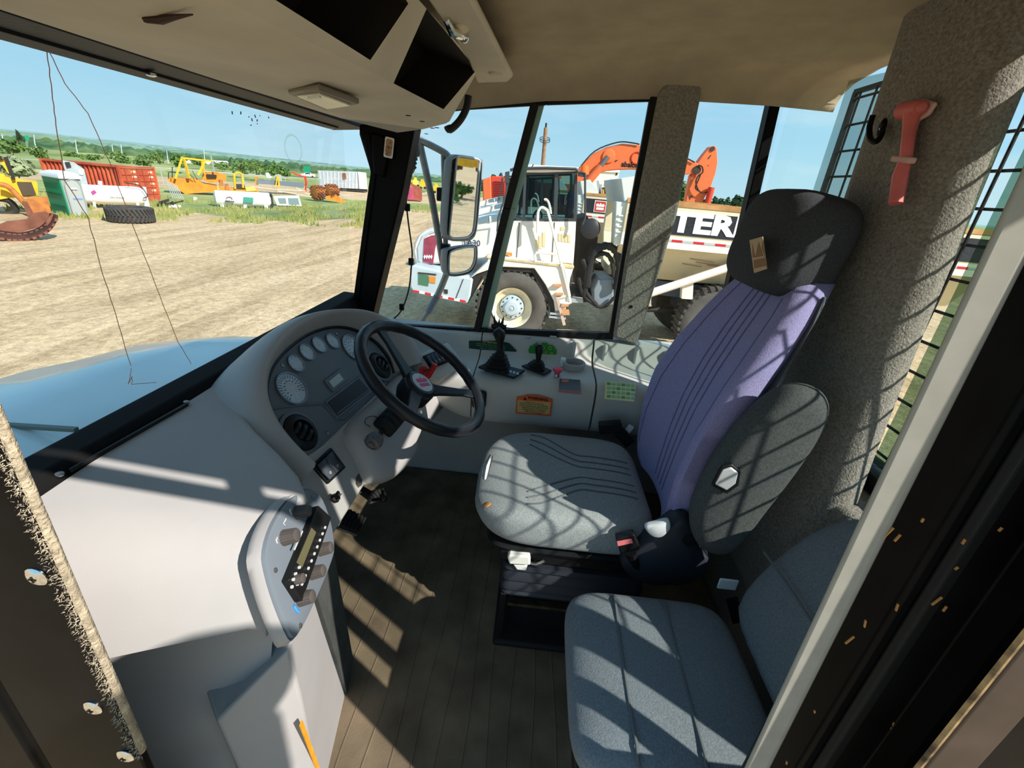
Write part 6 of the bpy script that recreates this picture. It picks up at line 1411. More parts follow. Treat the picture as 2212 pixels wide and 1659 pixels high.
tpoly([(1028, 473), (1050, 467), (1080, 464), (1080, 478), (1030, 486)], .40, .03, 'bonnet_vent', mat('blue grey vent', (110, 136, 150), .3), bn1)
tpoly([(1052, 470), (1056, 469), (1057, 482), (1053, 483)], .39, .03, 'vent_post', M_CREAM, bn1)
for a, b in (((1000, 500), (1060, 492)), ((1060, 492), (1056, 526)), ((1000, 500), (1022, 506))):
    mb = MB(); mb.bar(at_x(*a, TX+.40), at_x(*b, TX+.40), .015); mb.build('bonnet_crease', M_TGREY, bn1)
YV = Vector((0, -1, 0))
text('model_text', 'TA30', .17, mat('grey blue print', (70, 76, 100), .5), bn1, at_x(1018, 525, TX+.39), YV, UP, bold=.004)
text('fleet_text', 'RT', .16, M_INK, bn1, at_x(951, 509, TX+.41), YV, UP, bold=.004)
tpoly([(884, 577), (896, 573), (1022, 602), (1016, 640), (1009, 657), (960, 648), (890, 630), (884, 620)], .02, 2.8, 'bumper', M_TGREY, tr1, .04)  # bumper's bluish shade tone is put into its paint colour
bmp = tr1.children[-1]
tpoly([(904, 592), (925, 596), (925, 618), (904, 614)], .005, .02, 'green_plate', mat('dull green plate', (74, 120, 92), .5), bmp); tpoly([(926, 597), (941, 599), (940, 612), (926, 610)], .005, .02, 'amber_reflector', mat('amber', (214, 138, 60), .4), bmp)
tpoly([(903, 588), (942, 592), (942, 595), (903, 591)], .004, .02, 'step_edge', M_IRON, bmp)
for k in range(9):
    x0 = 893+12.6*k; y0 = 626.5+2.6*k; tpoly([(x0, y0), (x0+11.8, y0+2.5), (x0+11.5, y0+7), (x0-.3, y0+4.6)], .004, .02, 'reflector_tape', M_REFR if k % 2 == 0 else M_REFW, bmp)
tpoly([(958, 625), (967, 626), (967, 635), (960, 634)], .004, .02, 'tow_eye', M_IRON, bmp)
mb = MB(); mb.bar(at_x(1001, 603, TX+.01), at_x(985, 645, TX+.01), .012); mb.build('panel_gap', M_IRON, bmp)
# fender with deck and black arch
tpoly([(1013, 603), (1052, 566), (1056, 553), (1187, 568), (1240, 576), (1232, 600), (1222, 668), (1200, 672), (1196, 650), (1178, 615), (1154, 580), (1076, 576), (1030, 592)], .0, .62, 'fender', M_CREAM, tr1, .015)
tpoly([(1052, 553), (1240, 575), (1240, 579), (1052, 557)], -.02, .8, 'deck', mat('rust stained deck', (214, 190, 144), .8, noise=(6, .25)), tr1)
tpoly([(1013, 604), (1030, 593), (1076, 577), (1154, 581), (1178, 616), (1196, 651), (1200, 690), (1190, 690), (1186, 660), (1168, 624), (1150, 590), (1080, 584), (1040, 598), (1010, 656), (1005, 655)], .05, .60, 'wheel_arch', M_DARK, tr1)
# cab
cabx = .20
tpoly([(1107, 476), (1246, 476), (1244, 520), (1240, 574), (1100, 560), (1088, 548)], cabx, 1.75, 'cab_lower', M_CREAM, tr1, .02)
cbl = tr1.children[-1]
mb = MB(); mb.bar(tp(1198, 480, cabx-.005), tp(1192, 566, cabx-.005), .012); mb.build('door_gap', M_IRON, cbl); mb = MB(); mb.bar(tp(1122, 480, cabx-.005), tp(1116, 556, cabx-.005), .012); mb.build('door_gap', M_IRON, cbl)
tpoly([(1212, 492), (1226, 490), (1220, 498), (1212, 500)], cabx-.01, .01, 'faded_mark', mat('faded tan print', (226, 206, 160), .6), cbl)
for k in range(4): tpoly([(1207+7*k, 506+k), (1212+7*k, 506+k), (1212+7*k, 523+k), (1207+7*k, 523+k)], cabx-.01, .01, 'faded_mark', mat('faded tan print', (226, 206, 160), .6), cbl)
for k in range(3): tpoly([(1156+8*k, 520-8*k), (1162+8*k, 520-8*k), (1162+8*k, 543-4*k), (1156+8*k, 543-4*k)], cabx-.01, .01, 'faded_mark', mat('faded tan print', (226, 206, 160), .6), cbl)
tpoly([(1086, 546), (1105, 549), (1105, 556), (1086, 552)], cabx-.02, .02, 'amber_reflector', mat('amber', (214, 138, 60), .4), cbl)
M_CABF = mat('grey cab frame', (64, 68, 70), .5)
for near in (0, 1):
    dx = cabx if near == 0 else cabx+1.67
    for pts in ([(1107, 478), (1112, 478), (1128, 372), (1122, 372)], [(1127, 478), (1132, 478), (1137, 372), (1131, 372)], [(1196, 478), (1204, 478), (1207, 371), (1199, 371)], [(1241, 478), (1247, 478), (1249, 368), (1243, 368)], [(1107, 474), (1247, 474), (1247, 480), (1107, 480)], [(1118, 370), (1249, 366), (1249, 374), (1118, 378)]):
        tpoly(pts, dx, .08, 'window_post', M_CABF, tr1)
for y_px in (1124, 1246):
    mb = MB(); P0, P1 = tp(y_px if y_px > 1200 else 1110, 476, 0), tp(y_px if y_px > 1200 else 1124, 372, 0); mb.face([Vector((TX+cabx, P0.y, P0.z)), Vector((TX+cabx+1.75, P0.y, P0.z)), Vector((TX+cabx+1.75, P1.y, P1.z)), Vector((TX+cabx, P1.y, P1.z))]); mb.build('cab_window', M_TGLS, tr1)
for dx in (cabx+.04, cabx+1.70):
    mb = MB(); mb.face([tp(px, py, 0)+Vector((dx, 0, 0)) for px, py in ((1110, 478), (1246, 478), (1248, 370), (1123, 372))]); mb.build('cab_window', M_TGLS, tr1)
tpoly([(1105, 372), (1112, 362), (1180, 358), (1246, 360), (1252, 369), (1180, 372)], cabx-.06, 1.87, 'cab_roof', M_CREAM, tr1, .03)
mb = MB(); mb.tube([tp(px, py, cabx-.08) for px, py in ((1102, 368), (1112, 364), (1180, 363), (1244, 365), (1250, 372))], .03, 6); mb.build('roof_rail', M_CABF, tr1)
mb = MB(); mb.cyl(tp(1261, 377, cabx+.1), tp(1262, 358, cabx+.1), .10, .08, 12); mb.build('beacon', mat('amber beacon', (240, 110, 40), .3), tr1)
mb = MB(); mb.ball(tp(1232, 427, .9), (.12, .08, .16), 12, 8); mb.box(tp(1230, 455, .9), (.42, .14, .5)); mb.box(tp(1220, 480, .9), (.46, .46, .14)); mb.build('cab_seat', mat('blue black seat', (44, 52, 76), .9), tr1, bevel=.03)
mb = MB(); mb.tube(smoothpath([tp(px, py, .7) for px, py in ((1152, 470), (1160, 455), (1170, 462), (1166, 478))], 4, closed=True), .02, 6, closed=True); mb.build('cab_steering_wheel', M_DARK, tr1)
# outside mirror frames
mb = MB(); mb.tube([tp(px, py, 0) for px, py in ((1255, 372), (1264, 374), (1264, 470), (1258, 485))], .022, 6); mb.build('mirror_bracket', M_CABF, tr1)
tpoly([(1251, 372), (1264, 374), (1264, 382), (1251, 380)], .0, .3, 'rear_lamp', M_CABF, tr1)
mb = MB(); c = tp(1275, 494, .25); mb.lathe([(.19, 0), (.2, .05), (.12, .09)], c, (-1, 0, .1), 24); mb.build('round_mirror', mat('dark mirror back', (50, 50, 52), .4), tr1)
tpoly([(1092, 372), (1101, 370), (1100, 395), (1091, 396)], -.1, .08, 'front_mirror', M_CABF, tr1); mb = MB(); mb.tube([tp(px, py, .0) for px, py in ((1096, 372), (1093, 420), (1076, 470), (1074, 500))], .018, 6); mb.build('mirror_bracket', M_CABF, tr1)
mb = MB(); mb.tube([tp(1152, 355, .9), tp(1138, 382, .9)], .012, 5); mb.build('aerial', M_DARK, tr1)
# ladder and handrails
M_RAIL = mat('white handrail', (236, 232, 218), .5)
for pts in ([(1161, 503), (1162, 462), (1166, 451), (1172, 448), (1180, 453), (1186, 466), (1215, 580), (1231, 648), (1228, 655), (1205, 652), (1204, 644), (1222, 640)], [(1210, 574), (1219, 582), (1231, 640)], [(1157, 563), (1159, 546), (1204, 550)], [(1176, 432), (1180, 431), (1186, 440), (1190, 462)]):
    mb = MB(); mb.tube(smoothpath([tp(px, py, -.02) for px, py in pts], 3), .026, 6); mb.build('handrail', M_RAIL, tr1)
for px, py, w in ((1205, 615, 18), (1208, 634, 16), (1220, 658, 16), (1222, 676, 16)): tpoly([(px-w/2, py-2), (px+w/2, py-2), (px+w/2, py+2.5), (px-w/2, py+2.5)], -.08, .3, 'step', mat('rusty step', (206, 150, 104), .8), tr1)
tpoly([(1200, 640), (1206, 640), (1222, 700), (1216, 702)], -.06, .05, 'step_hanger', mat('pinkish step hanger', (206, 180, 160), .6), tr1)
for a, b in (((1188, 677), (1222, 679)), ((1186, 684), (1222, 688))): mb = MB(); mb.bar(tp(*a), tp(*b), .04); mb.build('step_bar', M_STEELG, tr1)
# centre joint, hoses, frames
tpoly([(1248, 480), (1275, 470), (1300, 520), (1290, 600), (1250, 640), (1244, 560)], .7, 1.2, 'engine_block', M_IRON, tr1)
for pts, r in (([(1268, 620), (1275, 570), (1290, 540), (1312, 531), (1332, 545), (1338, 580), (1330, 625)], .085), ([(1262, 640), (1268, 590), (1284, 556), (1308, 548), (1322, 566), (1326, 600)], .05), ([(1258, 560), (1270, 590), (1266, 630), (1290, 660)], .05), ([(1250, 600), (1262, 640), (1300, 664), (1330, 640)], .04)):
    P = smoothpath([tp(px, py, .25) for px, py in pts], 4); mb = MB(); mb.tube(P, [r*(1.0 if k % 2 else .8) for k in range(len(P))], 10); mb.build('hose', mat('black hose', (42, 42, 42), .6), tr1)
tpoly([(1284, 632), (1296, 610), (1330, 608), (1332, 668), (1284, 672)], .35, .9, 'pivot_casting', mat('grey casting', (132, 142, 148), .5), tr1, .04)
tpoly([(1240, 650), (1290, 648), (1290, 668), (1240, 666)], .6, 1.2, 'hitch', M_IRON, tr1); tpoly([(1225, 650), (1262, 654), (1262, 662), (1225, 660)], .3, .2, 'ram', M_STEELG, tr1)
tpoly([(1330, 615), (1420, 618), (1600, 640), (1800, 660), (1800, 690), (1600, 672), (1420, 652), (1330, 668)], .75, 1.3, 'rear_frame', mat('blue grey chassis', (92, 102, 112), .6), tr1)
mb = MB(); mb.cyl(tp(1390, 668, .8), tp(1500, 672, .8), .06, seg=8); mb.build('drive_shaft', M_IRON, tr1)
tpoly([(1447, 634), (1462, 634), (1461, 648), (1446, 648)], .74, .02, 'yellow_plate', mat('pale yellow plate', (214, 204, 130), .5), tr1)
mb = MB(); mb.cyl(tp(1330, 658, .05), tp(1640, 556, .05), .085, seg=12); mb.build('hoist_ram', M_CREAM, tr1)
tpoly([(1478, 615), (1502, 614), (1500, 650), (1476, 648)], .12, .15, 'ram_bracket', M_CREAM, tr1); 
# dump body
def ypz(px, py): p = tp(px, py); return p.y, p.z
yF, zT = -1.62, 3.12+GZ; yR = -8.8
sec = [(TX, zT), (TX-.03, zT-.08), (TX-.03, zT-.72), (TX+.02, zT-.80), (TX+.60, zT-1.52), (TX+.85, zT-1.58), (TX+2.05, zT-1.58), (TX+2.30, zT-1.52), (TX+2.88, zT-.80), (TX+2.93, zT-.72), (TX+2.93, zT-.08), (TX+2.90, zT), (TX+2.75, zT), (TX+2.70, zT-.8), (TX+2.0, zT-1.4), (TX+.9, zT-1.4), (TX+.2, zT-.8), (TX+.15, zT)]
mb = MB(); mb.loft([[(x, y, z) for x, z in sec] for y in (yF, -5.0, yR)]); body = mb.build('dump_body', M_BODYC, tr1, bevel=.015)
def side(y0, y1, z0, z1, d, th, name, m): 
    mb = MB(); mb.prism([(TX-.03-d, y0, z0), (TX-.03-d, y1, z0), (TX-.03-d, y1, z1), (TX-.03-d, y0, z1)], (-th, 0, 0)); return mb.build(name, m, body)
side(-1.70, -8.6, zT-.56, zT-.13, 0, .012, 'black_stripe', M_STR); side(yF, yR, zT-.05, zT+.03, -.05, .06, 'top_rail', M_RUSTE); side(yF, yR, zT-.82, zT-.60, -.02, .07, 'rub_rail', M_CREAM)
for k in range(16): side(-1.75-.42*k, -1.75-.42*k-.21, zT-.69, zT-.645, .05, .006, 'reflector_tape', M_REFR)
for k in range(16): side(-1.96-.42*k, -1.96-.42*k-.21, zT-.69, zT-.645, .05, .006, 'reflector_tape', mat('grey reflector tape', (190, 190, 184), .4))
sx = TX-.045
text('body_lettering', 'TEREX', .50, M_LET, body, (sx, -2.52, zT-.335), YV, UP, depth=.006, align='LEFT', sx=1.40, bold=.022)
mb = MB(); mb.prism([(sx, -1.99, zT-.52), (sx, -2.38, zT-.52), (sx, -2.38, zT-.17), (sx, -1.99, zT-.17)], (-.01, 0, 0)); lg_ = mb.build('logo_plate', M_LET, body)
mb = MB(); mb.prism([(sx-.01, -2.015, zT-.50), (sx-.01, -2.355, zT-.50), (sx-.01, -2.355, zT-.19), (sx-.01, -2.015, zT-.19)], (-.006, 0, 0)); mb.build('logo_field', mat('logo red', (206, 70, 56), .5), lg_)
crown((sx-.017, -2.185, zT-.345), YV, UP, Vector((-1, 0, 0)), .24, M_LET, lg_)
M_HB = mat('grey white headboard', (216, 220, 212), .55, noise=(1.5, .06))
for pts, d0, th in (([(-1.45, .35), (-1.75, .42), (-2.05, .10), (-2.05, -.1), (-1.60, -.1)], .1, 2.7), ([(-1.42, -.06), (-2.0, -.06), (-2.0, -.82), (-1.52, -.86)], .02, .5)):
    mb = MB(); mb.prism([(TX+d0, y, zT+z) for y, z in pts], (th, 0, 0)); mb.build('headboard', M_HB, body, bevel=.01)
for k in range(5): mb = MB(); mb.bar((TX+.01, -1.50, zT-.30-.1*k), (TX+.01, -1.74, zT-.30-.1*k), .03, .03); mb.build('headboard_rib', M_HB, body)
mb = MB()
for y, z, l in ((-3.1, -1.0, .5), (-3.25, -1.06, .6), (-3.0, -1.12, .4), (-3.5, -1.10, .5)): mb.bar((TX+.02+(-z-.8)*.8-.02, y, zT+z), (TX+.02+(-z-.8)*.8-.02, y-l, zT+z-.03), .012, .01)
o = mb.build('scrape_marks', mat('brown scrape', (150, 100, 70), .8), body); o['kind'] = 'stuff'
def tcopy(dx, dy, label):
    c = copy_tree(tr1); c.location.x += dx; c.location.y += dy; c['label'] = label; return c
tcopy(6.4, .30, 'middle cream dump truck whose red crown logo shows behind the nearest truck')
tcopy(11.2, 1.05, 'farthest cream dump truck of the row, mostly hidden behind the other two')
# ================================================================ excavator behind the trucks
EX = 25.0
M_EXO = mat('excavator orange', (232, 116, 66), .5, noise=(1, .08)); M_EXR = mat('excavator red orange', (222, 74, 48), .5)
ex = thing('excavator', 'orange excavator with arched boom standing behind the dump trucks', 'excavator', (EX+1, 0, GZ))
ep = lambda px, py, d=0.0: at_x(px, py, EX)+Vector((d, 0, 0))
def epoly(pts, d0, th, name, m, par=None, bevel=0.0): mb = MB(); mb.prism([ep(*p, d0) for p in pts], (th, 0, 0)); return mb.build(name, m, par or ex, bevel=bevel)
z5 = lambda x, y: (1200+x/3.77, 280+y/3.77)
boom = epoly([z5(*p) for p in ((170, 340), (250, 255), (330, 180), (430, 135), (560, 105), (700, 116), (850, 160), (1000, 212), (1100, 240), (1190, 268), (1215, 310), (1205, 345), (1160, 358), (1070, 366), (960, 352), (800, 326), (640, 318), (540, 322), (440, 330), (360, 355), (300, 385), (255, 420), (230, 480), (200, 560), (150, 560))], .6, .7, 'boom', M_EXO, ex, .03)
stick = epoly([z5(*p) for p in ((1190, 268), (1240, 200), (1300, 128), (1340, 120), (1356, 140), (1362, 262), (1345, 350), (1300, 480), (1250, 560), (1215, 640), (1085, 640), (1110, 500), (1138, 372), (1180, 340))], .7, .5, 'stick', M_EXO, ex, .03)
mb = MB(); mb.cyl(ep(*z5(1180, 326), .55), ep(*z5(1180, 326), 1.3), .2, seg=18); mb.build('pivot_pin', M_IRON, ex)
mb = MB(); mb.cyl(ep(*z5(1318, 148), .65), ep(*z5(1318, 148), 1.25), .11, seg=14); mb.build('pivot_pin', M_IRON, ex)
for a, b, r, m, nm in (((440, 215), (360, 320), .11, M_ALU, 'ram_rod'), ((380, 295), (260, 440), .20, M_EXO, 'hoist_ram'), ((1300, 470), (1260, 620), .16, M_EXR, 'bucket_ram')):
    mb = MB(); mb.cyl(ep(*z5(*a), .5), ep(*z5(*b), .5), r, seg=12); mb.build(nm, m, ex)
mb = MB(); mb.lathe([(.34, 0), (.3, .05), (.12, .08)], ep(*z5(445, 212), .58), (-1, 0, 0), 18); mb.build('boom_boss', M_EXO, boom)
for pts in ([(200, 310), (330, 168), (520, 95), (640, 100), (700, 112)], [(1010, 205), (1060, 225), (1100, 232), (1160, 262)], [(1190, 285), (1222, 300), (1226, 345), (1190, 375), (1170, 430), (1200, 505), (1260, 510), (1290, 480)], [(1210, 360), (1190, 410), (1165, 470), (1190, 500)]):
    mb = MB(); mb.tube(smoothpath([ep(*z5(*p), .52) for p in pts], 4), .035, 6); mb.build('hydraulic_pipe', M_DARK, ex)
for pts in ([(1280, 225), (1308, 195), (1306, 205), (1284, 235)], [(1278, 292), (1288, 278), (1284, 292)], [(1120, 545), (1155, 540), (1135, 560), (1128, 575)], [(500, 245), (528, 240), (500, 262)]): epoly([z5(*p) for p in pts], .69 if pts[0][0] > 900 else .59, -.01, 'wear_mark', M_IRON)
text('boom_text', 'abalone', 0.34, M_INK, boom, ep(*z5(552, 276), .585), YV, UP, align='LEFT', bold=.01)
mb = MB(); mb.tube(circle(ep(*z5(680, 225), .58), YV, UP, .27, seg=24), .035, 5, closed=True); mb.build('ring_emblem', mat('boom print', (214, 60, 40), .5), boom)
epoly([(1042, 388), (1060, 381), (1062, 452), (1044, 452)], .0, 2.6, 'counterweight', M_EXO, ex, .05); epoly([(1060, 380), (1100, 382), (1180, 395), (1180, 452), (1060, 452)], .1, 2.6, 'engine_house', M_EXR, ex, .05)
for k in range(9): epoly([(1066, 391+4.6*k), (1090, 392+4.6*k), (1090, 394+4.6*k), (1066, 393+4.6*k)], .04, .05, 'louvre', mat('dark red louvre', (150, 44, 36), .6))
epoly([(1180, 395), (1275, 400), (1275, 455), (1180, 455)], .2, 2.4, 'upper_frame', M_EXO); mb = MB(); mb.cyl(ep(1078, 380, 1), ep(1079, 372, 1), .12, .05, 8); mb.build('exhaust', M_DARK, ex)
epoly([(1030, 455), (1260, 465), (1250, 490), (1036, 485)], .2, .6, 'track', M_DARK); epoly([(1030, 455), (1260, 465), (1250, 490), (1036, 485)], 2.2, .6, 'track', M_DARK)
# white site trailer, small yellow loader, utility pole
F = Face(1250, 432, at_x(1250, 432, 40)*1.0); F.g.z = GZ; st_ = thing('site_trailer', 'large white site trailer with small windows behind the excavator boom', 'trailer', tuple(F.g))
fx0, fx1 = [at_x(px, py, 40) for px, py in ((1120, 357), (1338, 370))]
mb = MB(); mb.prism([Vector((40, fx0.y, GZ+.4)), Vector((40, fx1.y, GZ+.4)), Vector((40, fx1.y, fx1.z)), Vector((40, fx0.y, fx0.z))], (3, 0, 0)); mb.build('trailer_body', mat('off white cladding', (236, 232, 214), .5), st_)
for px, py in ((1321, 389), (1332, 376)):
    c = at_x(px, py, 39.98); mb = MB(); mb.box(c, (.05, .14, .16)); mb.build('vent', M_DARK, st_)
mb = MB(); mb.bar(Vector((39.95, fx0.y, fx0.z)), Vector((39.95, fx1.y, fx1.z)), .12, .2); mb.build('roof_edge', M_TANKW, st_)
c = at_x(1309, 397, 39.97); mb = MB(); mb.ball(c, (.05, .10, .25), 10, 8); mb.build('tall_mark', mat('rust red mark', (150, 70, 50), .6), st_)
for px in (1150, 1240, 1320): mb = MB(); c = at_x(px, 430, 40.5); mb.cyl((40.3, c.y, GZ+.45), (40.6, c.y, GZ+.45), .45, seg=14); mb.build('wheel', M_DARK, st_)
yl = thing('wheel_loader', 'small yellow loader with a black cab window in front of the white trailer', 'loader', tuple(Vector((33, at_x(1315, 420, 33).y, GZ))))
lp = lambda px, py, d=0: at_x(px, py, 33)+Vector((d, 0, 0))
def lpoly(pts, d0, th, nm, m): mb = MB(); mb.prism([lp(*p, d0) for p in pts], (th, 0, 0)); mb.build(nm, m, yl)
lpoly([(1303, 408), (1319, 407), (1320, 424), (1302, 424)], 0, 1.2, 'cab', M_YELL); lpoly([(1306, 410), (1317, 410), (1317, 418), (1306, 418)], -.02, .02, 'window', M_DARK); lpoly([(1296, 420), (1332, 422), (1332, 436), (1296, 436)], 0, 1.4, 'body', M_YELL); lpoly([(1322, 412), (1329, 412), (1329, 424), (1322, 424)], 0, .6, 'exhaust_box', mat('bright yellow', (240, 222, 90), .5)); lpoly([(1303, 405), (1320, 405), (1321, 408), (1302, 408)], -.05, 1.3, 'roof', M_DARK)
for px, py in ((1291, 390), (1298, 398)): mb = MB(); mb.bar(lp(px, py), lp(1296, 424), .15); mb.build('lift_arm', M_STEELG, yl)
for px in (1302, 1328): mb = MB(); mb.cyl(lp(px, 438, -.1), lp(px, 438, .3), .5, seg=14); mb.build('wheel', M_DARK, yl)
up_ = thing('utility_pole', 'brown wooden utility pole rising above the nearest truck cab', 'pole', tuple(Vector((50, at_x(1172, 430, 50).y, GZ))))
a, b = at_x(1169, 420, 50), at_x(1179, 276, 50); a.z = GZ; mb = MB(); mb.tube([a, b], [.24, .18], 10); mb.build('mast', mat('weathered wood', (158, 120, 90), .9, noise=(3, .2)), up_)
for py in (304, 300): mb = MB(); c = at_x(1177, py, 50); mb.tube([c+Vector((0.0, .5*cos(t), .22*sin(t)))+Vector((.4*sin(t), 0, 0)) for t in [2*pi*k/16 for k in range(16)]], .03, 5, closed=True); mb.build('cable_loop', M_DARK, up_)
mb = MB(); mb.cyl(b, b+UP*.4, .09, seg=8); mb.build('insulator', M_DARK, up_)
# machines seen between the door pillar and the mirror
F = Face(880, 434); sk = thing('skip_bin', 'faded pink and red steel skip beyond the gravel, beside the A pillar', 'skip', tuple(F.g))
poly(F, [(845, 388), (862, 390), (893, 408), (893, 432), (846, 430)], 2, 'bin', mat('faded magenta steel', (178, 74, 104), .7, noise=(1.5, .2)), sk, 0, .05); poly(F, [(880, 392), (905, 404), (912, 410), (912, 434), (893, 433), (893, 408)], 2.2, 'end_wall', mat('rust red steel', (158, 84, 70), .8, noise=(2, .2)), sk, .2)
for px in (852, 866, 880): mb = MB(); mb.bar(F(px, 402+(px-852)*.3, -.03), F(px, 431, -.03), .1); mb.build('rib', mat('dark magenta steel', (140, 60, 84), .7), sk)
for k in range(6):
    px = 884+k*15; y0 = 383+k*4.5; g = CAM+ray(px, y0+16).normalized()*(74+4*k); g.z = GZ; F = Face(px, y0+16, g)
    t = thing('yellow_machine', 'yellow earthmoving machine in the row beyond the skip, '+ORD[k]+' from the left', 'machine', tuple(g), 'yellow machines beyond the skip')
    poly(F, [(px-8, y0+2), (px-2, y0-1), (px+5, y0+4), (px+6, y0+13), (px-7, y0+11)], 1.4, 'body', mat('bright yellow', (240, 222, 90), .5) if k % 2 else M_YELL, t); poly(F, [(px-5, y0-5), (px+1, y0-4), (px+2, y0+2), (px-5, y0+1)], 1.4, 'cab', M_YELL, t, .2); mb = MB()
    for w in (-5, 4): 
        mb = MB(); mb.cyl(F(px+w, y0+14, -.05), F(px+w, y0+14, .4), F.k*3, seg=10); mb.build('wheel', M_DARK, t)
# ================================================================ our own truck's mirrors, work lamp and aerial lead
MX = 2.30
mp_ = lambda px, py, d=0.0: at_x(px, py, MX+d)
ma = thing('mirror_assembly', 'tubular grey bracket carrying two rear view mirrors outside the right window', 'mirror', tuple(mp_(965, 590)))
M_TUBE = mat('weathered grey tube', (138, 142, 140), .45, .5, noise=(20, .2))
for pts, r in (([(880, 288), (903, 300), (950, 324), (966, 335), (972, 350), (975, 372)], .0155), ([(905, 303), (935, 440), (955, 560), (965, 592)], .0165), ([(958, 330), (960, 420), (963, 540)], .0125), ([(966, 588), (948, 632), (925, 675), (902, 708)], .0165)):
    mb = MB(); mb.tube(smoothpath([mp_(*p) for p in pts], 3), r, 10); mb.build('bracket_tube', M_TUBE, ma)
mb = MB(); mb.cyl(mp_(944, 640, -.002), mp_(926, 674, -.002), .0185, seg=10); mb.build('tube_sleeve', mat('blue grey tape', (112, 124, 138), .5), ma)
z4 = lambda x, y: (860+x/3.771, 280+y/3.771)
M_MIR = mat('mirror glass', (235, 240, 240), 0.02, 1.0); M_MH = mat('grey mirror housing', (128, 134, 138), .4, noise=(20, .1))
def mirror(out, gl, cen, N, name):
    C = mp_(*cen); N = Vector(N).normalized(); q = lambda p, d=0.0: at_p(p[0], p[1], C+N*d, N)
    P = smoothpath([q(z4(*p)) for p in out], 3, closed=True); c = sum(P, Vector())/len(P)
    mb = MB(); rows = [[c+(p-c)*s-N*d for p in P] for s, d in ((.93, -.004), (1.0, -.002), (1.0, .02), (.9, .05), (.6, .07))]
    G = mb.grid(rows, closed=True); mb.bm.faces.new(G[-1]); h = mb.build(name, M_MH, ma, smooth=50)
    mb = MB(); mb.face(smoothpath([q(z4(*p), .001) for p in gl], 3, closed=True)); mb.build('mirror_glass', M_MIR, h, smooth=0)
    mb = MB(); mb.tube(smoothpath([q(z4(*p), .003) for p in gl], 3, closed=True), .005, 6, closed=True); mb.build('mirror_rim', mat('pale rim', (190, 196, 198), .4), h)
mirror([(425, 260), (440, 215), (480, 204), (600, 218), (670, 240), (688, 280), (665, 560), (640, 810), (610, 885), (560, 905), (440, 908), (400, 885), (385, 840), (400, 560)], [(475, 270), (490, 222), (520, 215), (630, 236), (660, 250), (664, 290), (640, 560), (620, 800), (590, 862), (550, 880), (460, 885), (425, 868), (418, 830), (450, 540)], z4(540, 550), (-.79, -1.17, -.055), 'main_mirror')
mirror([(388, 1010), (410, 970), (520, 945), (620, 940), (645, 965), (640, 1080), (600, 1160), (520, 1190), (430, 1195), (392, 1165)], [(418, 1030), (440, 990), (540, 962), (612, 958), (628, 975), (622, 1070), (585, 1140), (510, 1168), (440, 1172), (415, 1150)], z4(520, 1070), (-.74, -1.0, .0), 'wide_angle_mirror')
for px, py in ((955, 420), (962, 540)): mb = MB(); mb.box(mp_(px, py, .0), (.05, .045, .06)); mb.build('clamp', M_BLACK, ma, bevel=.006)
wlp = thing('work_lamp', 'round black work lamp hanging from the cab roof beside the mirror bracket', 'lamp', tuple(at_x(888, 345, 2.12)))
wx = lambda px, py: at_x(px, py, 2.12)
mb = MB(); mb.lathe([(.018, .05), (.034, .035), (.036, 0), (.030, -.01)], wx(889, 332), (0, 0, 1), 18); mb.build('cap', mat('slate lamp cap', (62, 68, 76), .5), wlp)
mb = MB(); mb.lathe([(.028, 0), (.030, -.012), (.022, -.016), (.028, -.026), (.020, -.032), (.026, -.042), (.018, -.05)], wx(887, 338), (0, 0, 1), 18); mb.build('springs', M_IRON, wlp)
mb = MB(); mb.tube([wx(889, 330), wx(889, 318), (1.99, 0.50, 1.72)], .008, 8); mb.build('bracket', M_BLACK, wlp)
mb = MB(); mb.ball(wx(887, 362), (.020, .020, .026), 12, 8); mb.build('lens', mat('amber brown lens', (150, 110, 84), .3), wlp)
al = thing('aerial_lead', 'thin black aerial lead with clips hanging outside the right window by the A pillar', 'cable', tuple(at_x(880, 450, 2.0)))
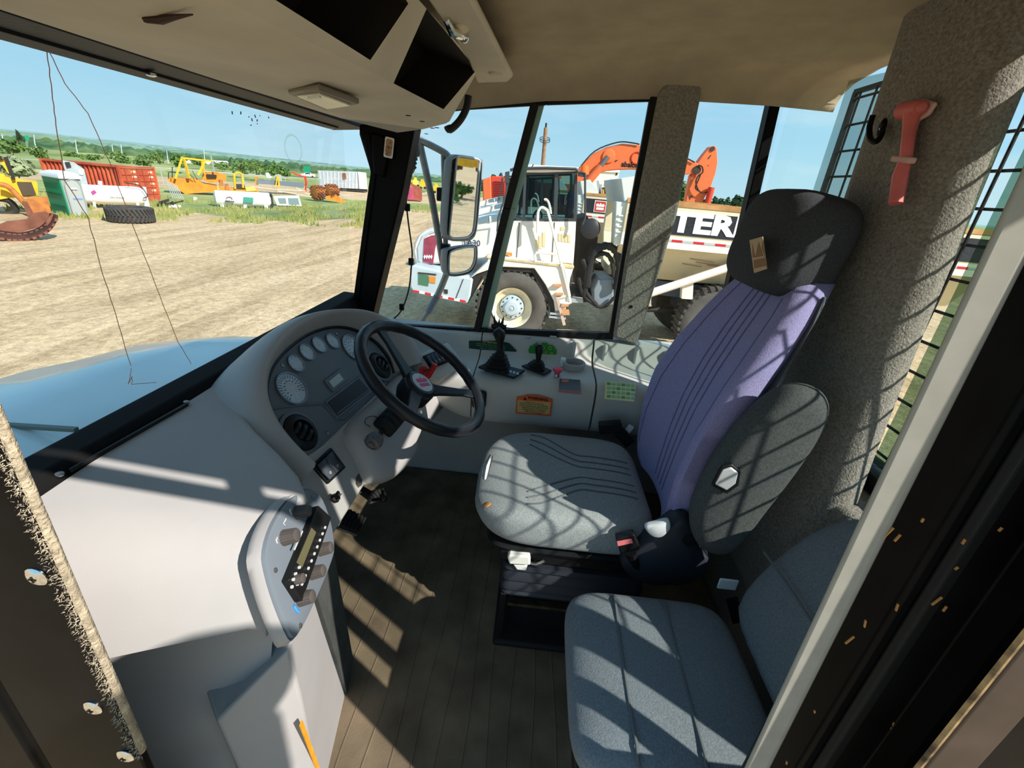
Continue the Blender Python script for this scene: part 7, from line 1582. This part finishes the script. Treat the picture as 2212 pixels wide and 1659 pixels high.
ax_ = lambda px, py: at_x(px, py, 2.0)
mb = MB(); mb.tube(smoothpath([ax_(*p) for p in ((873, 285), (873, 340), (877, 430), (882, 480), (890, 540), (889, 570), (884, 620), (872, 660), (858, 682), (836, 697))], 4), .0035, 6); mb.build('lead', M_BLACK, al)
for px, py in ((880, 448), (888, 565), (868, 663)): mb = MB(); mb.box(ax_(px, py), (.015, .022, .03)); mb.build('clip', M_BLACK, al, bevel=.003)

# shade canister added unseen behind the doorway to darken the lower left dash
shade_can = thing('shade_canister', 'tall black shade canister with a domed cap, added unseen behind the doorway to shade the dash', 'shade canister', (-0.42, -0.80, 0.28))
mb = MB(); mb.lathe([(0.04, 0), (0.04, 1.02), (0.15, 1.06), (0.16, 1.10), (0.16, 1.28), (0.11, 1.34), (0.10, 1.40)], (-0.42, -0.80, 0.28), (0, 0, 1), 24); mb.build('canister', M_BLACKGL, shade_can)
mb = MB(); mb.lathe([(0.10, 1.40), (0.20, 1.41), (0.20, 1.46), (0.14, 1.52), (0.04, 1.55)], (-0.42, -0.80, 0.28), (0, 0, 1), 24); mb.build('canister_cap', M_BLACKGL, shade_can)

# machines far behind, which show in the mirrors
src = bpy.data.objects['yellow_machine']
for k, (x, y, rz) in enumerate(((10.2, -38, .4), (13.0, -40, 1.9), (16.0, -42, 2.6))):
    c = copy_tree(src); c.location = (x, y, GZ); c.rotation_euler.z = rz; c['group'] = 'yellow machines far behind'
    c['label'] = 'yellow earthmoving machine far behind the cab, reflected in the tall mirror, '+ORD[k]+' of three'
for k, (x, y) in enumerate(((7.5, -31), (9.5, -34))):
    t = thing('bush', ('low' if k else 'wide')+' green bush far behind the cab, reflected in the tall mirror', 'bush', (x, y, GZ), 'bushes far behind')
    mb = MB(); foliage(mb, Vector((x, y, GZ+.6)), (1.6, 1.6, .7), 260, .16); mb.build('foliage', M_LEAF, t, smooth=0); mb = MB(); mb.cyl((x, y, GZ), (x, y, GZ+.8), .06, .03, 6); mb.build('stem', M_BARK, t)
